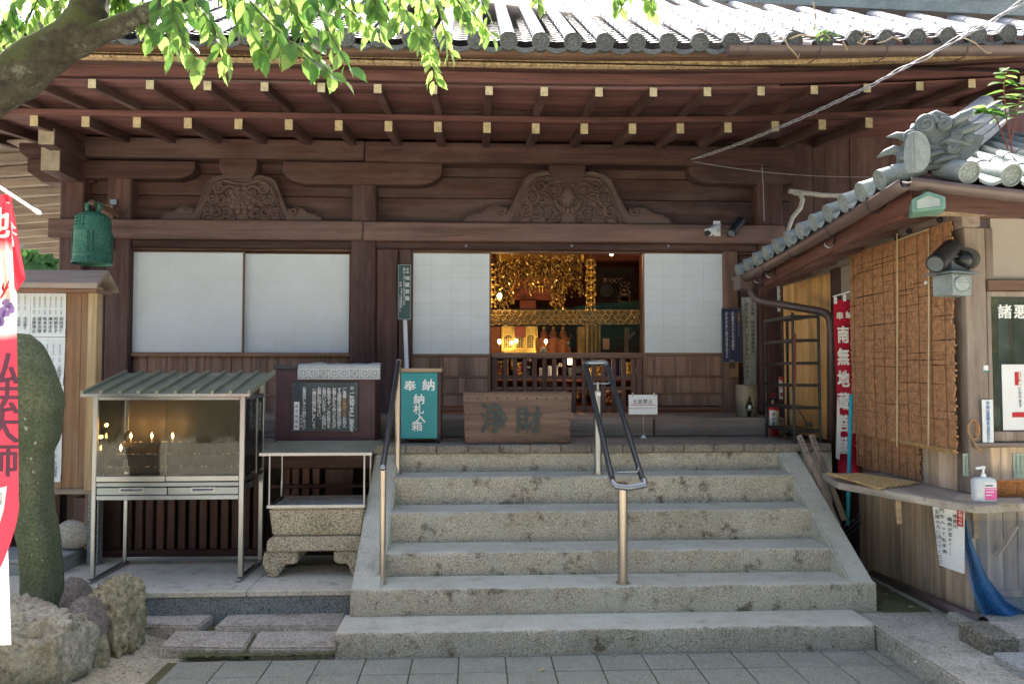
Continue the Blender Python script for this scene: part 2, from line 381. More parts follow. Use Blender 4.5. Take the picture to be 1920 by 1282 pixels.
# ------------------------------------------------------------------ mesh helpers
class MB:
    def __init__(s): s.v = []; s.f = []
    def add(s, vs, fs):
        o = len(s.v)
        s.v += [tuple(p) for p in vs]
        s.f += [tuple(i + o for i in q) for q in fs]
        return s
    def box(s, x0, x1, y0, y1, z0, z1, M_=None):
        vs = [Vector(p) for p in ((x0, y0, z0), (x1, y0, z0), (x1, y1, z0), (x0, y1, z0), (x0, y0, z1), (x1, y0, z1), (x1, y1, z1), (x0, y1, z1))]
        if M_: vs = [M_ @ p for p in vs]
        return s.add(vs, [(0, 3, 2, 1), (4, 5, 6, 7), (0, 1, 5, 4), (1, 2, 6, 5), (2, 3, 7, 6), (3, 0, 4, 7)])
    def bar(s, p, q, w, h, up=(0, 0, 1)):
        p, q = Vector(p), Vector(q)
        d = (q - p)
        l = d.length
        d.normalize()
        up = Vector(up)
        side = d.cross(up)
        if side.length < 1e-4: side = d.cross(Vector((0, 1, 0)))
        side.normalize()
        u = side.cross(d)
        Mx = Matrix((( *side, 0), (*d, 0), (*u, 0), (0, 0, 0, 1))).transposed()
        Mx.translation = p
        return s.box(-w / 2, w / 2, 0, l, -h / 2, h / 2, Mx)
    def tube(s, pts, r, n=8, cap=True, closed=False):
        pts = [Vector(p) for p in pts]
        m = len(pts)
        rs = r if hasattr(r, '__len__') else [r] * m
        vs = []; ref = None
        for i, p in enumerate(pts):
            if closed: d = pts[(i + 1) % m] - pts[i - 1]
            else: d = pts[min(i + 1, m - 1)] - pts[max(i - 1, 0)]
            d.normalize()
            if ref is None:
                ref = Vector((0, 0, 1)) if abs(d.z) < .9 else Vector((1, 0, 0))
            a = d.cross(ref); a.normalize(); b = a.cross(d); ref = b
            for k in range(n):
                an = 2 * math.pi * k / n
                vs.append(p + (a * math.cos(an) + b * math.sin(an)) * rs[i])
        fs = []
        for i in range(m if closed else m - 1):
            j = (i + 1) % m
            for k in range(n):
                fs.append((i * n + k, i * n + (k + 1) % n, j * n + (k + 1) % n, j * n + k))
        if cap and not closed:
            fs.append(tuple(range(n - 1, -1, -1))); fs.append(tuple((m - 1) * n + k for k in range(n)))
        return s.add(vs, fs)
    def lathe(s, prof, c=(0, 0, 0), n=20, axis='z', M_=None):
        c = Vector(c); vs = []
        for r, z in prof:
            for k in range(n):
                a = 2 * math.pi * k / n
                p = {'z': (r * math.cos(a), r * math.sin(a), z), 'y': (r * math.cos(a), z, r * math.sin(a)), 'x': (z, r * math.cos(a), r * math.sin(a))}[axis]
                p = Vector(p)
                vs.append((M_ @ p if M_ else p) + c)
        fs = []
        for i in range(len(prof) - 1):
            for k in range(n):
                fs.append((i * n + k, i * n + (k + 1) % n, (i + 1) * n + (k + 1) % n, (i + 1) * n + k))
        if prof[0][0] > 1e-5: fs.append(tuple(range(n - 1, -1, -1)))
        if prof[-1][0] > 1e-5: fs.append(tuple((len(prof) - 1) * n + k for k in range(n)))
        return s.add(vs, fs)
    def prism(s, poly, a, b, axis='y'):
        n = len(poly)
        def P(p, t): return {'y': (p[0], t, p[1]), 'x': (t, p[0], p[1]), 'z': (p[0], p[1], t)}[axis]
        vs = [P(p, a) for p in poly] + [P(p, b) for p in poly]
        fs = [tuple(range(n)), tuple(range(2 * n - 1, n - 1, -1))]
        for i in range(n): fs.append((i, n + i, n + (i + 1) % n, (i + 1) % n))
        return s.add(vs, fs)
    def grid(s, fn, nu, nv):
        vs = [fn(i / nu, j / nv) for j in range(nv + 1) for i in range(nu + 1)]
        fs = [(j * (nu + 1) + i, j * (nu + 1) + i + 1, (j + 1) * (nu + 1) + i + 1, (j + 1) * (nu + 1) + i) for j in range(nv) for i in range(nu)]
        return s.add(vs, fs)
    def ball(s, c, r, n=10, m=6, sc=(1, 1, 1)):
        c = Vector(c)
        pr = [(max(1e-6, math.sin(math.pi * i / m)) * r, -math.cos(math.pi * i / m) * r) for i in range(m + 1)]
        return s.lathe(pr, c, n, 'z', Matrix.Diagonal((*sc, 1)))
    def mesh(s, name, mt, smooth=False, bevel=0, seg=1, recalc=True):
        me = bpy.data.meshes.new(name)
        me.from_pydata(s.v, [], s.f)
        if bevel or recalc:
            bm = bmesh.new(); bm.from_mesh(me)
            if recalc: bmesh.ops.recalc_face_normals(bm, faces=bm.faces)
            if bevel:
                ed = [e for e in bm.edges if len(e.link_faces) == 2 and e.calc_face_angle(0) > .5]
                bmesh.ops.bevel(bm, geom=ed, offset=bevel, segments=seg, affect='EDGES', clamp_overlap=True)
            bm.to_mesh(me); bm.free()
        if smooth:
            me.polygons.foreach_set('use_smooth', [True] * len(me.polygons))
            if smooth != 'all':
                try: me.set_sharp_from_angle(angle=rad(38))
                except Exception: pass
        if mt: me.materials.append(mt)
        return me
    def build(s, name, mt, parent=None, smooth=False, bevel=0, seg=1, recalc=True):
        return link(name, s.mesh(name, mt, smooth, bevel, seg, recalc), parent)
def wm(o):
    if o.parent is None: return o.matrix_basis.copy()
    return wm(o.parent) @ o.matrix_parent_inverse @ o.matrix_basis
def link(name, me, parent=None, mw=None):
    o = bpy.data.objects.new(name, me)
    COL.objects.link(o)
    if mw is not None: o.matrix_basis = mw
    if parent is not None:
        o.parent = parent
        o.matrix_parent_inverse = wm(parent).inverted()
    return o
def tag(o, label=None, cat=None, group=None, kind=None):
    if label: o['label'] = label
    if cat: o['category'] = cat
    if group: o['group'] = group
    if kind: o['kind'] = kind
    return o
def thing(name, label, cat, loc=(0, 0, 0), group=None):
    o = bpy.data.objects.new(name, None)
    COL.objects.link(o)
    o.location = loc
    o.empty_display_size = .1
    return tag(o, label, cat, group)
def struct(o): o['kind'] = 'structure'; return o
def stuff(o): o['kind'] = 'stuff'; return o
def copy_tree(o, parent=None, mw=None):
    c = o.copy(); COL.objects.link(c)
    if parent is not None: c.parent = parent
    if mw is not None: c.matrix_basis = mw
    for ch in o.children: copy_tree(ch, c)
    return c
def T3(x, y, z): return Matrix.Translation((x, y, z))
def Rz(a): return Matrix.Rotation(a, 4, 'Z')
def Rx(a): return Matrix.Rotation(a, 4, 'X')
def Ry(a): return Matrix.Rotation(a, 4, 'Y')
_boxes = {}
def boxmesh(sx, sy, sz, mt, bevel=.004, name='piece'):
    k = (round(sx, 4), round(sy, 4), round(sz, 4), mt.name, bevel)
    if k not in _boxes:
        _boxes[k] = MB().box(-sx / 2, sx / 2, -sy / 2, sy / 2, -sz / 2, sz / 2).mesh(name, mt, bevel=bevel)
    return _boxes[k]
def bx(name, x0, x1, y0, y1, z0, z1, mt, parent=None, bevel=.006):
    return MB().box(x0, x1, y0, y1, z0, z1).build(name, mt, parent, bevel=bevel)
# text: every glyph once as flat mesh, then set character by character
_gl = {}
def glyph(ch, off=0):
    k = (ch, off)
    if k not in _gl:
        cu = bpy.data.curves.new('glyph', 'FONT')
        cu.body = ch; cu.size = 1; cu.resolution_u = 2
        cu.fill_mode = 'FRONT' if hasattr(cu, 'fill_mode') else cu.fill_mode
        ob = bpy.data.objects.new('glyph', cu)
        me = bpy.data.meshes.new_from_object(ob)
        vs = [(v.co.x, v.co.y) for v in me.vertices]
        fs = [tuple(p.vertices) for p in me.polygons]
        bpy.data.objects.remove(ob); bpy.data.curves.remove(cu); bpy.data.meshes.remove(me)
        if vs:
            cx = (min(v[0] for v in vs) + max(v[0] for v in vs)) / 2
            wd = max(v[0] for v in vs) - min(v[0] for v in vs)
        else: cx, wd = 0, .3
        _gl[k] = (vs, fs, cx, wd)
    return _gl[k]
UX, UZ = Vector((1, 0, 0)), Vector((0, 0, 1))
def put(mb, ch, P, size, u=UX, v=UZ, off=0.0, sx=1.0):
    vs, fs, cx, wd = glyph(ch)
    P = Vector(P)
    n = u.cross(v)
    for k, (du, dv) in enumerate(((0, 0),) if off < .006 else ((-.7, -.4), (.7, -.4), (-.7, .5), (.7, .5))):
        o = P + u * (du * off * size) + v * (dv * off * size) + n * (.00025 * k)
        mb.add([o + u * ((x - cx) * size * sx) + v * ((y - .38) * size) for x, y in vs], fs)
def vcol(mb, s, P, size, pitch=None, u=UX, v=UZ, off=0.0, sx=1.0):
    """one vertical column, P = top centre"""
    pitch = pitch or size * 1.02
    P = Vector(P)
    for i, ch in enumerate(s):
        if ch in ' \u3000': continue
        q = P - v * (pitch * (i + .5))
        if ch in '、。': q = q + u * size * .3 + v * size * .3
        put(mb, ch, q, size, u, v, off, sx)
def hrow(mb, s, P, size, u=UX, v=UZ, off=0.0, kern=.06):
    """one horizontal row, P = centre"""
    ws = [(.3 if c == ' ' else glyph(c, off)[3]) + kern for c in s]
    x = -sum(ws) / 2 * size
    for c, w in zip(s, ws):
        if c != ' ': put(mb, c, Vector(P) + u * (x + w * size / 2), size, u, v, off)
        x += w * size
def fin_text(mb, name, mt, parent):
    return stuff(mb.build(name, mt, parent, recalc=False))
M['lantern'] = plain('grey_lantern_metal', (.24, .28, .275), .5, .3, var=.2, scale=14, bmp=.1)
M['verd'] = plain('verdigris', (.13, .26, .205), .55, .1, var=.2, scale=8)
M['pale_glass'] = plain('frosted_glass', (.33, .37, .35), .3, var=.15, scale=10)
M['ridge'] = plain('pale_ridge_tile', (.33, .34, .335), .55, var=.15, scale=8)
M['red_fx'] = wood('red_painted_front_board', (.10, .05, .04), 'x', var=.3, weather=(.15, .11, .09), wfac=(.55, .8))
M['red_z'] = wood('red_brown_panel', (.15, .05, .03), 'z', var=.2)
M['reed'] = plain('brown_reed', (.40, .205, .095), .65, var=.4, scale=30)
M['straw'] = plain('straw_reed', (.46, .30, .12), .7, var=.35, scale=30)
M['straw_mat'] = plain('woven_straw_mat', (.45, .38, .26), .9, var=.15, scale=40)
M['thread'] = plain('dark_thread', (.14, .065, .03), .9)
M['cord'] = plain('pale_cord', (.55, .45, .28), .9)
M['wicker'] = plain('wicker', (.36, .145, .035), .6, var=.3, scale=30)
M['wicker_d'] = plain('wicker_inside', (.12, .04, .012), .8)
M['redcloth'] = clothmat('red_banner_cloth', (.52, .022, .055), .25)
M['bluepole'] = plain('turquoise_plastic', (.01, .29, .40), .4, var=.08)
M['bottle'] = plain('translucent_plastic', (.62, .65, .66), .3, var=.04)
M['pink'] = plain('pink_label_print', (.75, .12, .38), .6, var=.05)
M['bluetext'] = plain('blue_brush_ink', (.02, .16, .42), .8)
M['mint'] = plain('mint_paper', (.42, .52, .42), .9, var=.05)
M['brocade'] = plain('ochre_brocade', (.30, .195, .07), .7, var=.35, scale=30)
M['greennet'] = plain('green_cord', (.02, .13, .10), .8, var=.1)
M['niche'] = plain('dark_niche', (.012, .018, .014), .5)
M['orangered'] = plain('orange_red_brocade', (.27, .085, .03), .7, var=.45, scale=25)
M['pinkish'] = plain('pale_pink_paper', (.55, .36, .30), .8)
M['goldcurtain'] = plain('ochre_curtain', (.33, .23, .07), .75, var=.3, scale=12)
M['lantern_e'] = emit('lit_paper', (1, .74, .42), 2.5)
M['lichen'] = plain('pale_lichen', (.30, .32, .24), .95, var=.2)
M['rock_a2'] = stone('pale_boulder', (.22, .215, .155), (.36, .35, .27), spk=(.10, .09, .065), grain=34, stain=(.20, .165, .10), bmp=1, moss=(.22, .22, .14))
M['dryleaf'] = plain('dry_leaf', (.38, .33, .18), .8, var=.4)
M['redcloth2'] = clothmat('red_banner_cloth_near', (.70, .05, .08), .4)
M['whitecloth'] = clothmat('white_banner_cloth', (.80, .80, .80), .5)
M['plumink'] = plain('plum_print', (.10, .03, .06), .8)
M['iris'] = plain('iris_print', (.28, .18, .42), .8, var=.3, scale=30)
M['iris_d'] = plain('iris_print_dark', (.13, .07, .25), .8)
def barkmat(name, c1, c2, mossy):
    m, t, b = nm(name)
    v = coords(t)
    n1 = noise_n(t, v, 22, 9, .8)
    col = ramp(t, n1, [(.38, c1), (.62, c2)])
    col = mixc(t, ramp(t, noise_n(t, v, 6, 7, .8), [(.56, 0), (.66, .8)]), col, (.13, .135, .10))
    g = N(t, 'ShaderNodeNewGeometry'); sx = N(t, 'ShaderNodeSeparateXYZ'); L(t, g.outputs['Normal'], sx.inputs[0])
    ma = N(t, 'ShaderNodeMath', operation='MULTIPLY_ADD'); ma.inputs[1].default_value = .8; L(t, noise_n(t, v, 7, 6, .7), ma.inputs[2]); L(t, sx.outputs[2], ma.inputs[0])
    col = mixc(t, ramp(t, ma.outputs[0], [(.36, 0), (.8, mossy)]), col, (.07, .08, .016))
    L(t, col, b.inputs['Base Color']); b.inputs['Roughness'].default_value = .9
    bump(t, b, noise_n(t, v, 45, 6, .75), .9, .01)
    return m
M['bark'] = barkmat('mossy_bark', (.010, .008, .004), (.05, .042, .024), 1.0)
M['bark2'] = barkmat('cherry_bark', (.03, .024, .018), (.12, .10, .075), .35)
M['leaf0'] = leafmat('fresh_leaf', (.09, .19, .05), (.20, .36, .07), .45)
M['leaf1'] = leafmat('bright_leaf', (.12, .23, .06), (.36, .52, .14), .5)
M['leaf2'] = leafmat('mid_leaf', (.065, .16, .045), (.13, .29, .055), .4)
M['redstem'] = plain('red_stem', (.22, .06, .03), .7)
M['vine'] = plain('dry_vine_stem', (.36, .27, .17), .9, var=.3)
M['blockwall'] = plain('grey_block', (.22, .23, .235), .9, var=.1)
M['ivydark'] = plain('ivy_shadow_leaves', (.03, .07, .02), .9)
# ================================================================== SETTING
gb = MB()
gb.grid(lambda u, v: ((u - .5) * 160, (v - .5) * 160, -.03), 8, 8)
struct(gb.build('ground', M['court']))
# paving of square tiles, joints recessed
pv = struct(MB().box(-1.92, 2.63, 2.3, 5.02, -.028, -.010).build('paving', M['moss']))
tw, td = .2925, .292
xj0 = atz(861, 1224, 0).x
yj0 = 4.742
for j in range(-8, 1):
    for i in range(-9, 10):
        x0 = xj0 + i * tw
        y0 = yj0 + j * td
        y1 = min(y0 + td, 5.008)
        if x0 > 2.6: continue
        tw_ = min(tw, 2.622 - x0)
        if x0 < -1.95 - (0.10 if j % 2 else 0): continue
        w, d = tw_ - .007, y1 - y0 - .007
        o = link('paving_tile', boxmesh(w, d, .03, M['paver'], .003), pv, T3(x0 + tw_ / 2, (y0 + y1) / 2, -.0145 + R.uniform(-.0015, .0015)))
        o.matrix_basis = o.matrix_basis @ Rx(R.uniform(-.004, .004)) @ Ry(R.uniform(-.004, .004))
# sandy mound to the left
def mound(u, v):
    x = -6.5 + u * 5.0; y = 3.0 + v * 2.75
    z = -.02 + .16 * max(0, min(1, (-2.0 - x) / .9)) * max(0, min(1, (y - 3.3) / 1.2)) + .022 * mnoise.noise((x * 3, y * 3, 1)) + .012 * mnoise.noise((x * 9, y * 9, 2))
    if x > -1.9: z = min(z, -.012)
    return (x, y, z)
struct(MB().grid(mound, 60, 40).build('earth_bed', M['earth'], smooth='all'))
# concrete apron on the right, with a chipped edge
apr = MB()
pts = []
for i in range(31):
    y = 2.4 + (5.01 - 2.4) * i / 30
    pts.append((2.63 + .012 * mnoise.noise((0, y * 4, 3)) + .006 * mnoise.noise((0, y * 15, 3)), y))
poly = pts + [(2.63, 8.6), (7, 8.6), (7, 2.4)]
apr.prism(poly, -.025, .138, 'z')
struct(apr.build('concrete_apron', M['apron'], bevel=.012, seg=2))
ms = MB()
def mossf(u, v):
    x = 2.80 + u * .42; y = 5.3 + v * 1.2
    e = min(u, 1 - u, v * 1.5, (1 - v) * 1.5)
    return (x, y, .137 + .03 * min(1, e * 4) * (.5 + mnoise.noise((x * 14, y * 14, 0))) + (.0 if e > 0 else -.01))
tag(ms.grid(mossf, 24, 50).build('moss', M['moss'], smooth='all'), 'green moss between the stair cheek and the kiosk wall', 'moss', kind='stuff')
# sunlit garden trees behind the viewer: seen only mirrored in the panes and steel
gt = MB()
for k in range(9000):
    x, z = R.uniform(-26, 26), R.uniform(0, 8)
    y = -9.5 + 1.6 * mnoise.noise((x * .5, z * .6, 0)) + R.uniform(-.5, .5)
    if mnoise.noise((x * .7, z * .7, 9)) < -.25: continue
    a_ = R.uniform(0, 6.28); s_ = R.uniform(.12, .28)
    u1, v1 = Vector((math.cos(a_), R.uniform(-.6, .6), math.sin(a_))) * s_, Vector((-math.sin(a_), R.uniform(-.6, .6), math.cos(a_))) * s_ * .6
    c = Vector((x, y, z)); gt.add([c - u1, c + v1, c + u1, c - v1], [(0, 1, 2, 3)])
gt.grid(lambda u, v: (-27 + 54 * u, -11.5, 7.4 * v), 4, 2)
tag(gt.build('garden_trees', leafmat('garden_foliage', (.03, .055, .02), (.05, .09, .03), .2), recalc=False), 'row of garden trees closing the court opposite the hall', 'trees', kind='stuff')
# ------------------------------------------------------------------ stone stairs
SY = [5.01, 5.33, 5.65, 5.975, 6.30, 6.62]
SN = [1180, 1100, 1033, 958, 893, 848]
SZ = [at(1000, SN[k], SY[k]).z for k in range(6)]
stairs = thing('stone_stairs', 'broad granite stairs with sloping cheeks leading up to the hall entrance', 'stairs', (1, 5.0, 0))
XL0, XL1, XR0, XR1 = -.835, -.63, 2.625, 2.80
def wornbox(x0, x1, y0, y1, z0, z1, nx=60, amp=.006):
    mb = MB()
    prof = [(y1, z0), (y0, z0), (y0 - .001, z1 - .03), (y0 + .004, z1 - .009), (y0 + .016, z1 - .001), (y0 + .05, z1), (y1, z1)]
    vs = []
    for i in range(nx + 1):
        x = x0 + (x1 - x0) * i / nx
        for k, (y, z) in enumerate(prof):
            a = amp if k in (2, 3, 4) else 0
            vs.append((x, y + a * mnoise.noise((x * 7, k * .3, z0 * 9)) + a * .9 * mnoise.noise((x * 25, k, z0)) + a * .5 * mnoise.noise((x * 60, k, z0)), z + a * .6 * mnoise.noise((x * 5, 7, z0 * 5))))
    n = len(prof)
    fs = [(i * n + k, (i + 1) * n + k, (i + 1) * n + k + 1, i * n + k + 1) for i in range(nx) for k in range(n - 1)]
    fs += [tuple(range(n)), tuple(nx * n + k for k in range(n - 1, -1, -1))]
    return mb.add(vs, fs)
for k in range(6):
    y1 = SY[k + 1] + .05 if k < 5 else 6.66
    if k == 0: x0, x1 = -.875, 2.62
    elif k == 1: x0, x1 = XL0, XR1
    else: x0, x1 = XL1 - .02, XR0 + .02
    z0 = -.025 if k == 0 else SZ[k - 1] - .02
    wornbox(x0, x1, SY[k], y1, z0, SZ[k], 140, .012 if k < 4 else .006).build('step', M['step'], stairs, smooth=True)
for x0, x1 in ((XL0, XL1), (XR0, XR1)):
    mb = MB()
    lift = .055
    prof = [(SY[1] + .004, SZ[1] - .01), (SY[1] + .07, SZ[1] + .028), (6.60, SZ[5] - .004 + .0), (6.655, SZ[5] - .004), (6.655, .1), (SY[1] + .004, .1)]
    mb.prism(prof, x0, x1, 'x')
    mb.build('cheek_wall', M['cheek'], stairs, bevel=.014, seg=2)
# ------------------------------------------------------------------ terrace on the left (granite platform) and stepping slabs
PZ = .255
terr = struct(MB().box(-6.0, XL0 - .003, 5.70, 8.5, -.02, PZ - .035).build('terrace', M['terrace']))
fz = PZ - .045
xs = [-6.0, -4.2, -2.45, XL0 - .006]
for a, b in zip(xs, xs[1:]):
    bx('facing_slab', a, b - .002, 5.67, 5.702, -.02, fz, M['blue_granite'], terr, .003)
xs = [-6.0, -3.95, -2.9, -1.62, XL0 - .006]
for a, b in zip(xs, xs[1:]):
    bx('top_slab', a + .002, b - .002, 5.655, 6.35, PZ - .042, PZ, M['terrace'], terr, .006)
    bx('top_slab', a + .002, b - .002, 6.353, 8.4, PZ - .042, PZ - .001, M['terrace'], terr, .004)
SL = 'granite stepping slabs before the terrace'
def slab(pl, z0, z1, lab):
    mb = MB(); mb.prism([(p.x, p.y) for p in pl], z0, z1, 'z')
    o = mb.build('stepping_slab', M['slab'], None, bevel=.012, seg=2)
    tag(o, lab, 'stepping slab', SL)
def quadz(z, *pp): return [atz(x, y, z) for x, y in pp]
slab(quadz(.088, (150, 1168), (373, 1172), (414, 1141), (150, 1141)), -.03, .088, 'rear stepping slab behind the ochre rock, against the blue terrace face')
slab(quadz(.088, (402, 1173), (640, 1172), (654, 1139), (438, 1140)), -.03, .088, 'rear stepping slab next to the left stair cheek')
slab(quadz(.051, (296, 1212), (458, 1214), (478, 1181), (328, 1181)), -.03, .051, 'front stepping slab at the sandy earth, edged by loose soil')
slab(quadz(.051, (466, 1214), (640, 1213), (652, 1181), (486, 1181)), -.03, .051, 'front stepping slab touching the lowest stair')
tag(MB().grid(lambda u, v: (-1.86 + u * 1.0, 5.03 + v * .64, .022 + .012 * mnoise.noise((u * 30, v * 15, 4))), 50, 24).build('moss', M['moss'], smooth='all'), 'mossy soil filling the joints between the stepping slabs', 'moss', kind='stuff')
# low granite step at the far left of the terrace
zs = .375
lo = thing('granite_plinth', 'low grey granite plinth under the wooden notice board', 'plinth', (-4, 6.5, PZ))
for a, b in ((-5.2, -3.62), (-3.618, -3.36), (-3.358, -3.2)):
    bx('granite_block', a, b, 6.18, 6.62, PZ, zs - .03, M['grey_granite'], lo, .004)
bx('granite_cap', -5.2, -3.2, 6.16, 6.64, zs - .029, zs, M['grey_granite'], lo, .006)

# ================================================================== TEMPLE HALL
hall = thing('temple_hall', 'dark timber Buddhist hall with tiled roof and white sliding screens', 'temple hall', (0, 8.6, 0))
VZ = at(1000, 834, 6.62).z          # veranda floor
YD, YC, YN, YW = 8.60, 8.42, 8.36, 8.62
X = lambda px, Y, py=700: at(px, py, Y).x
Z = lambda py, Y, px=960: at(px, py, Y).z
XE = X(1472, YC)                     # right end of the facade
XW0, XW1 = X(105, YC), X(150, YC)    # corner column
# veranda: edge tiles, floor boards, step beam
nx = []
xx = X(702, 6.62)
bx('veranda_slab', X(100, 6.66), X(1556, 6.62), 6.66, 8.8, VZ - .075, VZ - .004, M['veranda'], hall)
seg = 58 * 6.62 / F_PX
x = X(40, 6.62)
while x < X(1556, 6.62) - .02:
    b = min(x + seg, X(1556, 6.62))
    o = bx('edge_tile', x + .002, b - .002, 6.60 + R.uniform(-.002, .002), 6.86, VZ - .068, VZ + R.uniform(-.001, .001), M['veranda'], hall, .009)
    x = b
x = X(40, 6.62); j = 0
while x < X(1556, 6.62) - .02:
    b = min(x + .6, X(1556, 6.62))
    bx('floor_tile', x + .002, b - .002, 6.863, 7.6, VZ - .05, VZ - .001, M['veranda'], hall, .004)
    x = b
SB = Z(784, 7.46)
for a, b in ((X(240, 7.46), X(700, 7.46)), (X(703, 7.46), X(1225, 7.46)), (X(1227, 7.46), X(1470, 7.46))):
    bx('threshold_step', a, b, 7.46, 8.56, VZ - .002, SB, M['grey_x'], hall, .012)
# wall below the veranda on the left: sill, lattice slats, beams
YL = 6.74
bx('under_beam', X(100, YL), XL0, YL - .02, YL + .12, VZ - .20, VZ - .076, M['dark_x'], hall)
bx('under_beam', X(165, YL), XL0, YL - .01, YL + .10, PZ + .001, PZ + .055, M['dark_x'], hall)
bx('under_beam', X(510, YL), XL0, YL - .012, YL + .10, Z(912, YL), Z(905, YL), M['dark_x'], hall)
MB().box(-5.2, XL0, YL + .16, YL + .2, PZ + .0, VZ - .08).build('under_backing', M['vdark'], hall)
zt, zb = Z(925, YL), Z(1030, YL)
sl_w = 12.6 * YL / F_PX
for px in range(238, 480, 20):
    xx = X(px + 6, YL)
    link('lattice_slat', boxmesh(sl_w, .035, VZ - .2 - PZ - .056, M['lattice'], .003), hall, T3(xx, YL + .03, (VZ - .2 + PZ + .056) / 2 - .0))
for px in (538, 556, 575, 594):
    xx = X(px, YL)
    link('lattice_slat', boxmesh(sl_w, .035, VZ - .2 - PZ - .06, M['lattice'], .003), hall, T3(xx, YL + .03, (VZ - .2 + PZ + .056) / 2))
bx('under_panel', X(612, YL), X(664, YL), YL - .004, YL + .05, PZ + .06, VZ - .205, M['dark_z'], hall)
for px in (100, 142, 190, 215):
    xx = X(px, YL)
    bx('under_panel', xx - .08, xx + .05, YL + .06, YL + .1, PZ, VZ - .2, M['dark_z'], hall)
bx('under_post', X(166, YL), X(186, YL), YL - .03, YL + .08, PZ, VZ - .2, M['dark_z'], hall)
# columns
def column(px0, px1, y0, y1, Y=YC, mt='dark_z', d=.24, name='column'):
    a, b, c, e = rect(px0, y0, px1, y1, Y)
    return bx(name, a, b, Y, Y + d, c, e, M[mt], hall, .014)
o = column(105, 150, 330, 980); 
o = column(196, 241, 330, 840)
o = column(657, 704, 335, 790)
bx('column', X(1426, YC), XE, YC, YC + .24, SB, Z(330, YC), M['dark_z'], hall, .014)
o = column(704, 746, 452, 790, YC + .06, name='wall_panel', d=.1)
o = column(748, 771, 466, 790, YC + .03, name='jamb', mt='dark_z')
o = column(1358, 1386, 452, 790, YC + .04, name='jamb', mt='brown_z')
o = column(228, 246, 465, 700, YC + .04, name='jamb', d=.15)
o = column(150, 197, 450, 840, YC + .12, name='wall_panel', d=.04)
for a, b in ((1386, 1412), (1412.5, 1440), (1440.5, 1472)):
    o = column(a, b, 452, 800, YC + .12, name='wall_panel', d=.06)
# right: added dark boards, a backdrop for the shade past the corner
for i, (a, b) in enumerate(((1472, 1530), (1531, 1600), (1601, 1680), (1681, 1780), (1781, 1900), (1901, 2050))):
    MB().box(X(a, 8.7), X(b, 8.7) + (4 if i == 5 else 0), 8.70 + .003 * (i % 2), 8.76, 0, 5.8).build('backdrop_board', M['dark_z'], hall, bevel=.004)
# beams across the front
def beam(px0, px1, y0, y1, Y, d=.2, mt='dark_x', name='beam', bev=.012):
    a, b = X(px0, Y, (y0 + y1) / 2), X(px1, Y, (y0 + y1) / 2)
    c, e = Z(y1, Y), Z(y0, Y)
    return bx(name, a, b, Y, Y + d, c, e, M[mt], hall, bev)
M['nageshi'] = wood('weathered_lit_tie_beam', (.18, .102, .086), 'x', weather=(.215, .15, .13), wfac=(.4, .85))  # paler than the eave timbers, whose shade is put into their dark colour
beam(88, 680, 417, 452, YN, .22, 'nageshi')
beam(681, 1472, 417.5, 452.5, YN - .004, .22, 'nageshi')
bx('wall_board', X(150, YW), XE, YW - .01, YW + .05, 4.1, 4.75, M['dark_x'], hall, 0)  # added filler, keeps bulb light from leaking onto the soffit
beam(246, 1420, 454, 468, YC + .02, .2, name='lintel')
beam(246, 1420, 469, 473, YC + .06, .12, name='lintel_lip', mt='brown_x')
beam(148, 683, 267, 303, YN - .02, .25, name='purlin')
beam(684, 1490, 268, 306, YN - .024, .25, name='purlin')
# boards between the beams
rows = ((300, 333), (334, 373), (374, 418))
for i, (a, b) in enumerate(rows):
    for j, (p, q) in enumerate(((150, 232), (233, 672), (673, 1080), (1081, 1480))):
        beam(p, q - .6, a, b - .5, YW - .03 + .006 * ((i + j) % 2), .05, 'dark_x', 'wall_board', .004)
# boat-shaped bracket arms
def boat(px0, px1, y0, y1, Y, d=.18, l=True, r=True):
    x0, x1, z0, z1 = rect(px0, y0, px1, y1, Y)
    h = z1 - z0; p = []
    n = 7
    p += [(x0, z1), (x1, z1)]
    if r: p += [(x1 - h * 1.15 * (1 - math.cos(t * math.pi / 2 / n)) , z0 + h * .62 * (1 - math.sin(t * math.pi / 2 / n))) for t in range(n + 1)]
    else: p += [(x1, z0)]
    if l: p += [(x0 + h * 1.15 * (1 - math.cos(t * math.pi / 2 / n)), z0 + h * .62 * (1 - math.sin(t * math.pi / 2 / n))) for t in range(n, -1, -1)]
    else: p += [(x0, z0)]
    MB().prism(p, Y, Y + d).build('bracket_arm', M['dark_x'], hall, bevel=.008)
boat(152, 365, 301, 334, YN + .03, l=False)
boat(530, 829, 304, 346, YN + .03)
boat(1292, 1490, 306, 344, YN + .03, r=False)
for (a, b, c, d_) in ((410, 481, 289, 334), (1030, 1099, 290, 342)):
    x0, x1, z0, z1 = rect(a, c, b, d_, YN + .02)
    MB().prism([(x0, z1), (x1, z1), (x1, z0 + (z1 - z0) * .4), (x1 - .06, z0), (x0 + .06, z0), (x0, z0 + (z1 - z0) * .4)], YN + .03, YN + .22).build('bearing_block', M['dark_x'], hall, bevel=.008)
# projecting beam ends on the corner column (pale end grain)
def noseb(px0, py0, px1, py1, Y0, Y1, mt='dark_y'):
    x0, x1, z0, z1 = rect(px0, py0, px1, py1, Y0)
    o = bx('beam_nose', x0, x1, Y0, Y1, z0, z1, M[mt], hall, .012)
    bx('end_face', x0 + .006, x1 - .006, Y0 - .004, Y0 + .002, z0 + .006, z1 - .006, M['pale_end'], o, 0)
M['pale_end'] = plain('pale_end_grain', (.31, .265, .205), .75, var=.25, scale=12)
noseb(76, 276, 113, 321, 7.95, 8.7)
noseb(71, 240, 103, 272, 7.75, 8.7)
